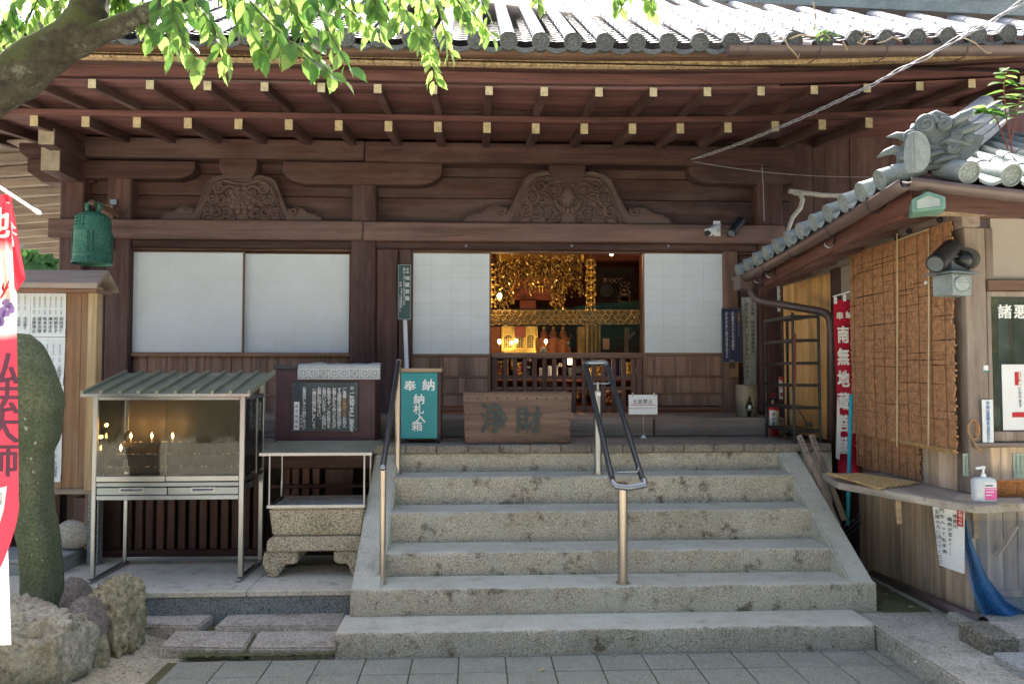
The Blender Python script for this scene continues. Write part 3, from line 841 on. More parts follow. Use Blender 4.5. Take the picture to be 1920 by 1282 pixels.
# side beams running off to the left
for (a, b, c, d_) in ((35, 100, 268, 300), (50, 105, 296, 342)):
    x0, x1, z0, z1 = rect(a, c, b, d_, YC + .1)
    MB().prism([(x1 + .4, z1), (x0, z1), (x0, z0 + (z1 - z0) * .45), (x0 + (z1 - z0) * .6, z0), (x1 + .4, z0)], YC + .1, YC + .28).build('bracket_arm', M['dark_x'], hall, bevel=.008)
# ------------------------------------------------------------------ frog-leg struts, carved
HALF = [(0, .93), (.12, .93), (.16, .985), (.2, 1.0), (.25, .995), (.3, .965), (.35, .95), (.4, .88), (.43, .78), (.455, .66), (.49, .5), (.525, .36), (.56, .25), (.60, .19), (.635, .18), (.655, .21), (.65, .255), (.625, .285), (.66, .315), (.71, .305), (.76, .29), (.80, .22), (.83, .185), (.89, .18), (.94, .13), (1.0, .0)]
def spiral(c, r0, turns, d, a0, n=22):
    return [(c[0] + d * r0 * (1 - .8 * i / n) * math.cos(a0 + turns * 6.283 * i / n), c[1] + r0 * (1 - .8 * i / n) * math.sin(a0 + turns * 6.283 * i / n)) for i in range(n + 1)]
def frog(px0, px1, py0, py1, label, bud):
    Y = YN + .08
    x0, x1, z0, z1 = rect(px0, py0, px1, py1, Y)
    cx, hw, h = (x0 + x1) / 2, (x1 - x0) / 2, z1 - z0
    P = lambda u, w, y=Y: Vector((cx + u * hw, y, z0 + w * h))
    poly = [(cx + u * hw, z0 + w * h) for u, w in HALF] + [(cx - u * hw, z0 + w * h) for u, w in reversed(HALF[1:])]
    fr = MB().prism(poly, Y, Y + .12).build('carved_strut', M['carve'], hall, bevel=.006)
    inner = [(.0, .80), (.08, .8), (.14, .84), (.2, .87), (.27, .84), (.34, .76), (.385, .6), (.42, .42), (.46, .25), (.5, .1), (.53, .0)]
    mb = MB()
    for sgn in (1, -1):
        mb.tube([P(sgn * u, w, Y - .006) for u, w in inner], .019, 6)
        mb.tube([P(sgn * u * .98, w * .97, Y - .001) for u, w in HALF[2:-1]], .014, 5)
        for c, r, tn, d, a0 in (((.13, .62), .085, 1.5, 1, .3), ((.26, .70), .075, 1.6, -1, 1.0), ((.34, .48), .07, 1.5, 1, 2.2), ((.24, .46), .06, 1.5, -1, .2), ((.40, .24), .07, 1.6, 1, 1.4), ((.29, .22), .075, 1.5, -1, 2.0), ((.17, .18), .065, 1.5, 1, .6), ((.10, .10), .05, 1.3, -1, 1.2), ((.63, .24), .045, 1.3, 1, 2.6)):
            sp = spiral((0, 0), r, tn, d * sgn, a0)
            mb.tube([P(sgn * c[0] + q[0], c[1] + q[1] * hw / h, Y - .010) for q in sp], [.024 * (1 - .5 * i / len(sp)) for i in range(len(sp))], 6)
        for bz in ([(.47, .02), (.40, .3), (.33, .55), (.2, .78)], [(.36, .02), (.3, .3), (.2, .42), (.14, .5)], [(.2, .03), (.22, .2), (.15, .35), (.2, .55)]):
            mb.tube([P(sgn * u, w, Y - .002) for u, w in bz], .019, 6)
        for u, w, rx in ((.2, .3, .03), (.31, .36, .03), (.18, .74, .025), (.36, .62, .022), (.44, .12, .028), (.06, .22, .03), (.27, .58, .024), (.12, .42, .026), (.34, .10, .024)):
            mb.ball(P(sgn * u, w, Y + .002), rx * hw, 8, 5, (1, .9, .8))
    mb.build('scroll_relief', M['carve'], fr, smooth='all')
    fl = MB()
    if bud:
        fl.lathe([(.001, .17), (.03, .14), (.06, .10), (.085, .04), (.09, -.02), (.07, -.08), (.03, -.11), (.001, -.115)], P(0, .48, Y + .02), 14)
        fl.tube([P(0, .48, Y - .065) + Vector((.075 * math.sin(a), .01, -.02 + .02 * math.cos(a))) for a in [k * .4 - 1.6 for k in range(9)]], .008, 5)
        for k in range(9):
            a = math.pi * (1.05 + .9 * k / 8)
            fl.ball(P(0, .42, Y) + Vector((.13 * math.cos(a), 0, .10 * math.sin(a))), .035, 8, 5, (.8, .8, 1.3))
    else:
        for ring, (rr, cnt, sz) in enumerate(((.125, 10, .045), (.08, 8, .04), (.038, 6, .028))):
            for k in range(cnt):
                a = 6.283 * (k + ring * .5) / cnt
                fl.ball(P(0, .46, Y - .012 * ring) + Vector((rr * math.cos(a), 0, rr * math.sin(a))), sz, 8, 5, (1, .7, 1))
        fl.ball(P(0, .46, Y - .04), .022, 8, 5)
    fl.build('carved_flower', M['carve'], fr, smooth='all')
M['carve'] = wood('carved_timber', (.105, .062, .056), 'x', var=.3, weather=(.14, .10, .088), wfac=(.4, .8))
frog(296, 609, 327, 416, '', False)
frog(865, 1263, 320, 419, '', True)
# ------------------------------------------------------------------ sliding screens
def screen(px0, px1, yt, yb, lower=None, nx_=4, nz=8, Y=YD - .06, stile=5):
    x0, x1, z0, z1 = rect(px0, yt, px1, yb, Y)
    zl = Z(lower, Y) if lower else z0 - .035
    d = MB()
    s = stile * Y / F_PX
    d.box(x0, x0 + s, Y, Y + .035, zl, z1); d.box(x1 - s, x1, Y, Y + .035, zl, z1)
    scr = d.build('sliding_screen', M['frame_z'], hall, bevel=.003)
    e = MB()
    e.box(x0 + s, x1 - s, Y + .002, Y + .033, z1 - .03, z1); e.box(x0 + s, x1 - s, Y + .002, Y + .033, z0 - .03, z0 + .012)
    if lower: e.box(x0 + s, x1 - s, Y + .002, Y + .033, zl, zl + .04)
    e.build('screen_rail', M['frame_x'], scr, bevel=.002)
    px_, pz_ = (x1 - x0) / nx_, (z1 - z0) / nz
    pm = papermat('screen_paper', px_, pz_, x0, z0, .8 if lower else .3)
    mb = MB()
    W = lambda u, v: (x0 + s * .5 + u * (x1 - x0 - s), Y - .003 + .0025 * mnoise.noise((u * 4 + px0, v * 5, 0)), z0 + .004 + v * (z1 - z0 - .02))
    mb.grid(W, 24, 24)
    mb.build('paper_panel', pm, scr, smooth='all')
    if lower:
        zz = [z0 - .03, Z(706, Y), Z(738, Y), zl + .04]
        for i in range(3):
            n = 5
            for k in range(n):
                a = x0 + s + (x1 - x0 - 2 * s) * k / n; b = x0 + s + (x1 - x0 - 2 * s) * (k + 1) / n
                bx('panel_board', a + .001, b - .001, Y + .012, Y + .024, zz[i + 1] + .012, zz[i] - .002, M['plank_z'], scr, .002)
            if i < 2: bx('screen_rail', x0 + s, x1 - s, Y - .004, Y + .03, zz[i + 1] - .010, zz[i + 1] + .011, M['frame_x'], scr, .003)
    return scr
YL_ = YD - .10
screen(244, 457, 471, 661, None, 6, 7, YL_)
screen(453, 657, 474, 662, None, 6, 7, YL_ + .05)
screen(772, 920, 473, 664, 770, 4, 8, YD - .10)
screen(1206, 1357, 470, 662, 770, 4, 8, YD - .10)
# wall of narrow boards below the left screens
x0, x1, z0, z1 = rect(240, 661, 657, 668, YC + .06)
bx('sill_rail', x0, x1, YC + .05, YC + .16, z0, z1, M['frame_x'], hall, .005)
px = 243
while px < 655:
    w = R.choice((15, 17, 18, 20)) if px < 520 else 45
    a, b = X(px, YC + .1), X(min(px + w, 655), YC + .1)
    bx('wall_plank', a + .0015, b - .0015, YC + .10 + R.uniform(0, .008), YC + .14, Z(810, YC + .1), Z(668, YC + .1), M['plank_z'], hall, .003)
    px += w
for y in (706, 738): beam(497, 657, y, y + 6, YC + .085, .05, 'frame_x', 'wall_rail', .003)
beam(240, 700, 772, 790, YC + .06, .2, 'grey_x', 'ground_sill', .006)
# barrier gate of upright bars in the doorway
YG = YD - .04
gx0, gx1, gz0, gz1 = rect(921, 661, 1207, 772, YG)
gate = bx('barrier_gate', gx0, gx1, YG - .03, YG + .05, Z(672, YG), Z(661, YG), M['brown_x'], hall, .01)
for px in [927] + [947 + 18.5 * k for k in range(14)] + [1199]:
    w = 7.8 * YG / F_PX if px not in (927, 1199) else 11 * YG / F_PX
    link('gate_bar', boxmesh(w, .03, Z(672, YG) - SB, M['lattice_b'] if 'lattice_b' in M else M['brown_z'], .003), gate, T3(X(px, YG, 720), YG, (Z(672, YG) + SB) / 2))
for y0, y1 in ((704, 711), (725, 731), (762, 769)):
    bx('gate_rail', gx0 + .02, gx1 - .02, YG + .004, YG + .03, Z(y1, YG), Z(y0, YG), M['brown_x'], gate, .002)
# ------------------------------------------------------------------ eaves
XC0, XC1 = -8.0, 5.32               # eave corners
YU, YLO, YT = 6.60, 7.48, 6.30
def up(x): return .107 * max(0, (x - .4) / 3.5) ** 2 if x > .4 else .0
def sweep(name, y0, y1, z0, z1, mt, bev=.004, xs=None, parent=hall):
    """board along the eave that follows its sweep"""
    mb = MB(); n = 26
    vs = []; fs = []
    for i in range(n + 1):
        x = XC0 + (XC1 - XC0) * i / n
        u = up(x)
        vs += [(x, y0, z0 + u), (x, y0, z1 + u), (x, y1, z1 + u), (x, y1, z0 + u)]
    for i in range(n):
        for k in range(4): fs.append((i * 4 + k, i * 4 + (k + 1) % 4, i * 4 + 4 + (k + 1) % 4, i * 4 + 4 + k))
    fs += [(0, 3, 2, 1), tuple(n * 4 + k for k in range(4))]
    return mb.add(vs, fs).build(name, mt, parent, smooth=False)
zc = lambda y, Y: Z(y, Y, 960)
sweep('fascia_board', 6.64, 6.69, zc(156, 6.64), zc(132, 6.64), M['soffit'])
sweep('fascia_board', 6.575, 6.69, zc(131.5, 6.575), zc(111, 6.575), M['dark_x'])
sweep('fascia_board', 6.50, 6.70, zc(121.6, 6.50) + .078, zc(98, 6.50) + .03, M['dark_x'])
sweep('fascia_board', 6.40, 6.62, zc(104, 6.40), zc(92, 6.40), M['brown_x'])
# ochre end boards
pitch = 69.4 * 6.50 / F_PX
xj = X(701, 6.50, 110)
me = MB().box(-pitch / 2 + .003, pitch / 2 - .003, 0, .2, zc(121.6, 6.50), zc(106, 6.50)).mesh('eave_end_board', M['eave_end'], bevel=.003)
k0 = int((XC0 - xj) / pitch)
for k in range(k0, int((XC1 - xj) / pitch) + 1):
    xc = xj + pitch * (k + .5)
    link('eave_end_board', me, hall, T3(xc, 6.50 + R.uniform(-.002, .002), up(xc)) @ Ry(-.107 * 2 * max(0, (xc - .4)) / 12.25))
# rafters, two tiers, painted ends
RS = 105.2 * YU / F_PX
RX0 = X(917, YU, 170)
zu, zl = zc(171, YU), zc(240.5, YLO)
hu = 17.5 * YU / F_PX; wu = 14.6 * YU / F_PX
hl = 20 * YLO / F_PX; wl = 14.6 * YLO / F_PX
SLOPE = .125
def rafter_mesh(w, h, l, name):
    mb = MB()
    mb.prism([(0, -h / 2), (l, -h / 2 + l * SLOPE), (l, h / 2 + l * SLOPE), (0, h / 2)], -w / 2, w / 2, 'x')
    # prism on 'x' takes (y, z)
    return mb.mesh(name, M['dark_y'], bevel=.004)
ru, rl = rafter_mesh(wu, hu, 1.05, 'rafter'), rafter_mesh(wl, hl, 1.35, 'rafter')
eu = MB().box(-wu / 2 + .001, wu / 2 - .001, -.003, .002, -hu / 2 + .001, hu / 2 - .001).mesh('rafter_end', M['rafter_end'], bevel=.001)
el = MB().box(-wl / 2 + .001, wl / 2 - .001, -.003, .002, -hl / 2 + .001, hl / 2 - .001).mesh('rafter_end', M['rafter_end'], bevel=.001)
for k in range(-15, 11):
    xx = RX0 + RS * k
    if xx > XC1 - .25: continue
    a = link('rafter', ru, hall, T3(xx, YU, zu + up(xx)) @ Rz(R.uniform(-.004, .004)))
    link('rafter_end', eu, a, a.matrix_basis.copy())
    if xx < XC1 - 1.0:
        a = link('rafter', rl, hall, T3(xx - .004, YLO, zl + up(xx)))
        link('rafter_end', el, a, a.matrix_basis.copy())
# soffit boards over each tier
def soffit(y0, y1, z0, n):
    for i in range(n):
        a = y0 + (y1 - y0) * i / n; b = y0 + (y1 - y0) * (i + 1) / n
        za = z0 + (a - y0) * SLOPE
        mb = MB(); m_ = 20; vs = []; fs = []
        j = R.uniform(-.004, .004)
        for q in range(m_ + 1):
            x = XC0 + (XC1 - XC0) * q / m_
            u = up(x)
            vs += [(x, a + .002, za + u + j), (x, b + .012, za + u + (b - a) * SLOPE - .012 + j), (x, b + .012, za + u + (b - a) * SLOPE + .012 + j), (x, a + .002, za + u + .02 + j)]
        for q in range(m_):
            for k in range(4): fs.append((q * 4 + k, q * 4 + (k + 1) % 4, q * 4 + 4 + (k + 1) % 4, q * 4 + 4 + k))
        mb.add(vs, fs).build('soffit_board', M['soffit'], hall)
soffit(6.66, 7.62, zu + hu / 2 + .008, 8)
soffit(YLO + .02, 8.75, zl + hl / 2 + .004, 9)
sweep('eave_batten', YLO - .035, YLO + .05, zl + hl / 2 - .0, zl + hl / 2 + .055, M['soffit'])
sweep('eave_batten', YLO + .06, YLO + .10, zl + hl / 2 + .02, zl + hl / 2 + .20, M['dark_x'])  # added board, blocks light leaking between the two rafter tiers
# side eave at the left: rafters running outwards and pale boards on them
for i in range(15):
    y = 8.95 + .49 * i
    MB().prism([(-4.2, 4.28), (-7.9, 3.97), (-7.9, 4.08), (-4.2, 4.39)], y, y + .085).build('rafter', M['grey_x'], hall, bevel=.004)
for i in range(16):
    y = 8.6 + .49 * i
    for k in range(4):
        xa, xb = -4.2 - .92 * k, -4.2 - .92 * (k + 1)
        za = lambda xq: 4.40 + (xq + 4.2) * .0838
        MB().prism([(xa, za(xa)), (xb + .012, za(xb)), (xb + .012, za(xb) + .02), (xa, za(xa) + .02)], y, y + .485).build('soffit_board', M['grey_y'], hall)
bx('side_beam', XW0 + .02, XW1, 8.66, 16, Z(300, 8.42), Z(266, 8.42), M['dark_y'], hall)
bx('side_wall', XW0 + .05, XW1 - .02, 8.66, 16, PZ, 4.2, M['dark_y'], hall, .004)
# ------------------------------------------------------------------ roof: eave tiles, pan tiles, rows
TP = 61.75 * YT / F_PX
TX0 = X(893, YT, 76)
TZ = zc(76, YT)
RSL = .60
tr = 17.6 * YT / F_PX
def round_tile(r, l, mt):
    mb = MB()
    prof = [(r * .99, .02), (r, .012), (r * .99, 0), (r * .84, -.002), (r * .80, .008), (r * .78, .010), (.001, .010)]
    mb.lathe(list(reversed([(a, b) for a, b in prof])), (0, 0, 0), 22, 'y')
    for k in range(8):
        a = 6.283 * k / 8
        mb.ball((r * .52 * math.cos(a), .010, r * .52 * math.sin(a)), r * .2, 7, 4, (1, .5, 1))
    mb.ball((0, .010, 0), r * .24, 8, 4, (1, .5, 1))
    mb.lathe([(r * .99, .02), (r * .97, .05), (r * .95, l)], (0, 0, 0), 22, 'y')
    return mb
rt = round_tile(tr, .10, None).mesh('eave_tile', M['tile_dark'], smooth=True)
rts = [round_tile(tr, .10, None).mesh('eave_tile', M['tile_dark'], smooth=True)]
w = TP
def panlip():
    mb = MB(); n = 10
    def fn(u, v):
        x = (u - .5) * w
        s = math.cos((u - .5) * math.pi)
        return (x, v * .3, -.018 - .052 * s + v * .3 * RSL)
    vs = []; fs = []
    for i in range(n + 1):
        x = (i / n - .5) * w; s = math.cos((i / n - .5) * math.pi)
        zt_ = -.012 - .045 * s
        vs += [(x, .012, zt_), (x, .012, zt_ - .012 - .03 * s), (x, .035, zt_ - .012 - .03 * s), (x, .08, zt_ + .03)]
    for i in range(n):
        for k in range(3): fs.append((i * 4 + k, i * 4 + k + 1, i * 4 + 5 + k, i * 4 + 4 + k))
    return mb.add(vs, fs)
pl_ = panlip().mesh('pan_tile', M['tile_dark'], smooth=True)
def row_len(x): return min(6.6, max(.2, min(XC1 - x, x - XC0)))
tilt = Matrix.Rotation(math.atan(RSL) * .55, 4, 'X')
for k in range(int((XC0 - TX0) / TP), int((XC1 - TX0) / TP)):
    x = TX0 + TP * k
    z = TZ + up(x)
    link('eave_tile', rts[0], hall, T3(x, YT, z) @ Matrix.Rotation(.12, 4, 'X') @ Ry(R.uniform(-.3, .3)))
    link('pan_tile', pl_, hall, T3(x + TP / 2, YT, z + .0) @ Ry(-.107 * 2 * max(0, (x - .4)) / 12.25))
    # row of half-round cover tiles, stepped course by course
    l = row_len(x)
    mb = MB(); cn = 9; c = .235
    nc = int(l / c)
    for i in range(nc):
        ys = (.05 + i * c, .05 + (i + 1) * c + .012)
        vs = []
        for yy, rr in ((ys[0], tr * .86), (ys[1], tr * .78)):
            zz = yy * RSL + .012 * yy - .0035 * yy * 0
            for q in range(cn + 1):
                a = math.pi * q / cn
                vs.append((x + rr * math.cos(a), YT + yy - .0 * math.sin(a), z + .01 + zz + rr * .9 * math.sin(a)))
        mb.add(vs, [(q, q + 1, cn + 2 + q, cn + 1 + q) for q in range(cn)] + [tuple(range(cn, -1, -1))])
    if mb.v: mb.build('cover_tile_row', M['tile'], hall, smooth=True)
mb = MB()
for k in range(int((XC0 - TX0) / TP), int((XC1 - TX0) / TP)):
    x = TX0 + TP * (k + .5); z = TZ + up(x); l = row_len(x); c = .105
    for i in range(int((l - .1) / c)):
        y0, y1 = .04 + i * c, .04 + (i + 1) * c + .01
        vs = []
        for yy, dz in ((y0, .012), (y1, -.004)):
            for q in range(5):
                u = q / 4
                vs.append((x + (u - .5) * TP, YT + yy, z + yy * RSL + .002 + dz - .026 * math.sin(math.pi * u)))
        mb.add(vs, [(q, q + 1, 6 + q, 5 + q) for q in range(4)])
stuff(mb.build('pan_tile_courses', M['tile'], hall, smooth=False))
# closed underside of the roof so that the sun stays out
rb = MB()
rb.add([(XC0, YT + .12, TZ - .14), (XC1, YT + .12, TZ - .14), (XC1 - 6.6, YT + 6.7, TZ + 3.76), (XC0 + 6.6, YT + 6.7, TZ + 3.76), (XC0, 19.5, TZ - .05), (XC1, 19.5, TZ - .05)], [(0, 1, 2, 3), (0, 3, 4), (1, 5, 2), (3, 2, 5, 4)])
rb.build('roof_deck', M['dark_x'], hall)
# hip ridge on the right
hp = MB()
for i in range(16):
    t0, t1 = i * .42, (i + 1) * .42
    P0 = Vector((XC1 - t0, YT + .05 + t0, TZ + up(XC1) * max(0, 1 - t0 / 3) + t0 * RSL + .10)); P1 = Vector((XC1 - t1, YT + .05 + t1, TZ + up(XC1) * max(0, 1 - t1 / 3) + t1 * RSL + .10))
    hp.bar(P0, P1, .26, .07); hp.bar(P0 + Vector((0, 0, .06)), P1 + Vector((0, 0, .06)), .22, .05); hp.tube([P0 + Vector((0, 0, .12)), P1 + Vector((0, 0, .12))], .08, 8)
hp.build('hip_ridge', M['tile_kiosk'], hall)
# gutter on the right half
mb = MB()
g0 = X(1366, 6.2, 92)
n = 24; vs = []; fs = []
for i in range(n + 1):
    x = g0 + (XC1 + .1 - g0) * i / n
    for k in range(7):
        a = math.pi * (1 + k / 6)
        vs.append((x, 6.22 + .062 * math.cos(a), zc(82, 6.2) + up(x) * .4 + .062 * math.sin(a) * 1.1))
for i in range(n):
    for k in range(6): fs.append((i * 7 + k, i * 7 + k + 1, i * 7 + 8 + k, i * 7 + 7 + k))
fs.append(tuple(range(7)))
gut = mb.add(vs, fs).build('gutter', M['gutter'], hall, smooth=True)
for px in (1400, 1535, 1660, 1810):
    x = X(px, 6.2, 90)
    MB().tube([(x, 6.155, zc(82, 6.2) + up(x) * .4 - .0), (x, 6.165, zc(82, 6.2) + up(x) * .4 - .05), (x, 6.22, zc(82, 6.2) + up(x) * .4 - .078), (x, 6.4, zc(82, 6.2) + up(x) * .4 - .05)], .005, 5).build('gutter_strap', M['gutter'], gut)
# rear wall and gable so nothing is open
bx('rear_wall', -4.4, 3.35, 14.5, 14.6, 0, 4.4, M['dark_x'], hall, 0)
bx('right_wall', 3.25, 3.35, 8.7, 14.5, 0, 4.4, M['dark_y'], hall, 0)
# ================================================================== THINGS LEFT AND CENTRE
def V(px, py, Y): return at(px, py, Y)
# ------------------------------------------------------------------ bronze bell and its bracket
BY = 7.85
bc = V(174, 440, BY)
sc_ = BY / F_PX
bell = thing('temple_bell', 'green bronze temple bell hanging from the left column', 'bell', bc)
zt, zb = Z(395, BY, 174), Z(495, BY, 174)
h = zt - zb; r = 33 * sc_
prof = [(r * .90, zb + .02), (r * 1.04, zb), (r * 1.05, zb + .02), (r * 1.0, zb + .035), (r * .985, zb + h * .14), (r * 1.005, zb + h * .15), (r * 1.005, zb + h * .17), (r * .98, zb + h * .18), (r * .975, zb + h * .26), (r * .995, zb + h * .265), (r * .995, zb + h * .29), (r * .97, zb + h * .3), (r * .955, zb + h * .58), (r * .97, zb + h * .59), (r * .95, zb + h * .61), (r * .92, zb + h * .80), (r * .86, zb + h * .86), (r * .70, zb + h * .92), (r * .42, zb + h * .97), (.001, zb + h)]
MB().lathe(prof, (bc.x, bc.y, 0), 36).build('bell_body', M['bronze'], bell, smooth=True)
mb = MB()
for q in range(4):
    for i in range(4):
        for j in range(4):
            a = 6.283 * (q + .5) / 4 + (i - 1.5) * .22 + .35
            zz = zb + h * (.645 + .055 * j); rr = r * (.945 - .012 * j)
            d = Vector((math.cos(a), math.sin(a), .15))
            mb.ball(Vector((bc.x, bc.y, zz)) + d * rr, .0125, 6, 4)
stuff(mb.build('studs', M['bronze'], bell, smooth='all'))
mb = MB()
for q in range(4):
    a0 = 6.283 * q / 4 + .35
    for da in (-.16, -.08, .08, .16):
        a = a0 + da
        mb.tube([(bc.x + r * 1.0 * math.cos(a), bc.y + r * 1.0 * math.sin(a), zb + h * t) for t in (.18, .4, .58)], .004, 5)
    for t in (.20, .085):
        pts = [(bc.x + r * 1.015 * math.cos(a0 + .14 * math.cos(w_)), bc.y + r * 1.015 * math.sin(a0 + .14 * math.cos(w_)), zb + h * (t + .035 * math.sin(w_))) for w_ in [k * .5236 for k in range(12)]]
        mb.tube(pts, .004, 5, closed=True)
stuff(mb.build('relief_bands', M['bronze'], bell, smooth='all'))
mb = MB()
for sx in (-1, 1):
    mb.tube([(bc.x + sx * .045, bc.y, zb + h * .97), (bc.x + sx * .062, bc.y, zb + h * 1.06), (bc.x + sx * .05, bc.y, zb + h * 1.13), (bc.x + sx * .015, bc.y, zb + h * 1.16)], [.02, .022, .018, .012], 7)
    for k in range(3): mb.tube([(bc.x + sx * .06, bc.y, zb + h * (1.03 + .04 * k)), (bc.x + sx * .095, bc.y + .01, zb + h * (1.06 + .045 * k))], [.01, .003], 5)
mb.build('crown_loop', M['bronze'], bell, smooth='all')
bk = thing('bell_bracket', 'wooden bracket arm with a back plate that carries the green bell', 'bracket', V(225, 400, 8.4))
MB().bar(V(171, 379, 7.80), V(226, 404, YC + .02), .045, .05).build('arm', M['brown_y'], bk, bevel=.005)
MB().tube([V(168, 379, 7.80), V(174, 373, 7.8), V(180, 380, 7.8), V(175, 389, 7.82), V(173, 395, 7.85)], .009, 6).build('hook', M['iron'], bk, smooth='all')
x0, x1, z0, z1 = rect(190, 384, 214, 470, YC)
bx('back_plate', x0, x1, YC - .035, YC - .001, z0, z1, M['brown_z'], bk, .004)
x0, x1, z0, z1 = rect(206, 374, 219, 384, YC - .02)
bx('clip', x0, x1, YC - .025, YC - .001, z0, z1, M['steel'], bk, .002)
MB().tube([V(214, 384, YC - .02), V(224, 390, YC - .02), V(227, 402, YC - .02), V(224, 418, YC - .01)], .006, 5).build('cord', M['iron'], bk)
# ------------------------------------------------------------------ notice board with sheets
BN = 6.48
nb = thing('notice_board', 'tall wooden notice board with a little gabled roof beside the granite post', 'notice board', V(100, 1000, BN))
x0, x1, z0, z1 = rect(-70, 540, 166, 918, BN)
bw = .145; x = x0
edges = [x0]
for px in (-40, -10, 22, 54, 86, 117, 148, 166): edges.append(X(px, BN, 800))
for a, b in zip(edges, edges[1:]):
    bx('board_plank', a + .001, b - .001, BN + R.uniform(0, .003), BN + .022, z0, z1, M['board_z'], nb, .002)
px0, px1, q0, q1 = rect(167, 538, 187, 918, BN)
bx('post', px0, px1 - .01, BN - .05, BN + .05, q0, q1, M['pale_x2'] if 'pale_x2' in M else M['board_z'], nb, .005)
a, b, c, d = rect(-75, 916, 187, 926, BN)
bx('bottom_rail', a, b, BN - .03, BN + .04, c, d, M['grey_x'], nb, .004)
a, b, c, d = rect(158, 926, 165, 1016, BN)
bx('leg', a, b, BN, BN + .05, zs, d, M['brown_z'], nb, .004)
a, b, c, d = rect(-60, 926, -48, 1016, BN)
bx('leg', a, b, BN, BN + .05, zs, d, M['brown_z'], nb, .004)
zr = Z(524, BN - .15, 100); ze = Z(541, BN - .15, 100)
x0, x1 = X(-80, BN, 530), X(201, BN, 530)
mb = MB()
mb.prism([(BN - .17, ze), (BN + .02, zr + .065), (BN + .21, ze), (BN + .21, ze + .03), (BN + .02, zr + .10), (BN - .17, ze + .045)], x0, x1, 'x')
mb.build('roof_board', M['grey_x'], nb, bevel=.003)
bx('roof_lining', x0 + .03, x1 - .03, BN - .12, BN + .16, ze - .025, ze + .004, M['brown_x'], nb, .003)
NG = 'name sheets pinned to the notice board'
def sheet(pa, pb, pc, pd, cols, label, hdr):
    # corner pixels tl,tr,br,bl
    Y = BN - .006
    c = [V(*p, Y) for p in (pa, pb, pc, pd)]
    def W(u, v):
        p = (c[3] * (1 - u) + c[2] * u) * (1 - v) + (c[0] * (1 - u) + c[1] * u) * v
        p.y -= .004 * mnoise.noise((u * 3 + pa[0], v * 3, pa[1])) + (.006 * (abs(u - .5) * 2) ** 3 * (1 if v < .2 else 0))
        return p
    o = MB().grid(W, 8, 10).build('name_sheet', M['paper'], None, smooth='all')
    tag(o, label, 'paper sheet', NG)
    mb = MB()
    n = len(cols)
    wd = (c[1] - c[0]).length
    for i, s in enumerate(cols):
        u = 1 - (i + .75) / (n + .5)
        top = W(u, .95); top.y -= .008
        vcol(mb, hdr[i % len(hdr)], top, wd * .062, wd * .066)
        top = W(u, .42); top.y -= .008
        vcol(mb, s, top, wd * .115, wd * .118, off=.01)
    fin_text(mb, 'lettering', M['ink'], o)
H_ = ['一、金壱万円也　先祖', '一、金五千円也　水子', '一、金壱万円也　家内']
sheet((58, 543), (124, 543), (123, 631), (57, 631), ['和田茂仁', '阿部京子', '廣本庄久', '松本光孝', '藤家吉樹', '吉野博正'], 'top name sheet at the right edge of the notice board', H_)
sheet((4, 543), (57.4, 543), (56.6, 631), (4, 631), ['成田勝子', '山内寿', '村瀬直夢', '木下'], 'top name sheet half hidden by the red banner', H_)
sheet((57, 632), (122.5, 632), (119, 721), (55, 721), ['上田洋子', '井手宗二', '山本真理', '浅川清', '小林'], 'second name sheet from the top, beside the slanting edge of the mossy stone', H_)
sheet((54, 722), (119.5, 722), (117, 812), (54, 812), ['筱仲元', '森田良五', '木村'], 'third name sheet from the top with only three columns of writing', H_)
sheet((54, 812.6), (116.5, 812.6), (114, 903), (54, 903), ['下村彰夫', '三村孝樹', '山内政夫', '山本美由紀'], 'lowest name sheet of the notice board', H_)
# ------------------------------------------------------------------ granite post, round stone
p = atz(172, 1060, PZ)
o = bx('granite_post', p.x - .043, p.x + .043, p.y, p.y + .086, PZ, Z(790, p.y), M['blue_granite'], None, .005)
tag(o, 'square blue speckled granite post between the notice board and the candle case', 'stone post')
p = V(140, 985, 6.52)
st = thing('round_stone', 'round boulder carrying a wooden prop in the dark gap below the notice board', 'stone', p)
MB().ball((p.x, p.y, zs + .12), .15, 16, 10, (1.05, .8, .82)).build('boulder', M['slab'], st, smooth='all')
bx('prop', p.x + .0, p.x + .10, p.y - .03, p.y + .06, zs + .2, Z(925, 6.52), M['dark_z'], st, .004)
# ------------------------------------------------------------------ candle case of stainless steel
YF_, YB_ = 5.93, 6.50
cs = thing('candle_case', 'stainless steel candle case with glass front and ribbed sheet roof', 'candle case', V(320, 1075, YF_))
def post(px0, px1, py0, py1, Y, d=.03, name='post', mt='steel'):
    a, b, c, e = rect(px0, py0, px1, py1, Y)
    return bx(name, a, b, Y, Y + d, c, e, M[mt], cs, .003)
xl0, xl1 = X(176, YF_), X(184, YF_); xr0, xr1 = X(450.5, YF_), X(460, YF_)
ztop = Z(742, YF_)
for (a, b) in ((xl0, xl1), (xr0, xr1)):
    for y in (YF_, YB_ - .035):
        bx('leg', a, b, y, y + .035, PZ + .025, ztop + (.0 if y == YF_ else .10), M['steel'], cs, .004)
    bx('foot_bar', a, b, YF_ - .05, YB_ + .03, PZ + .001, PZ + .026, M['steel'], cs, .003)
bx('back_tie', xl1, xr0, YB_ - .03, YB_ - .01, PZ + .03, PZ + .06, M['steel'], cs, .003)
zc0, zc1 = Z(888, YF_), Z(748, YF_)
def rail(py0, py1, mt='steel', dy=0, name='rail'):
    return bx(name, xl1 + .001, xr0 - .001, YF_ + .004 + dy, YF_ + .03 + dy, Z(py1, YF_), Z(py0, YF_), M[mt], cs, .003)
rail(743, 749); 
xm = X(313, YF_)
bx('rail', xl1 + .001, xm - .001, YF_ - .006, YF_ + .02, Z(898, YF_), Z(888, YF_), M['steel'], cs, .003)
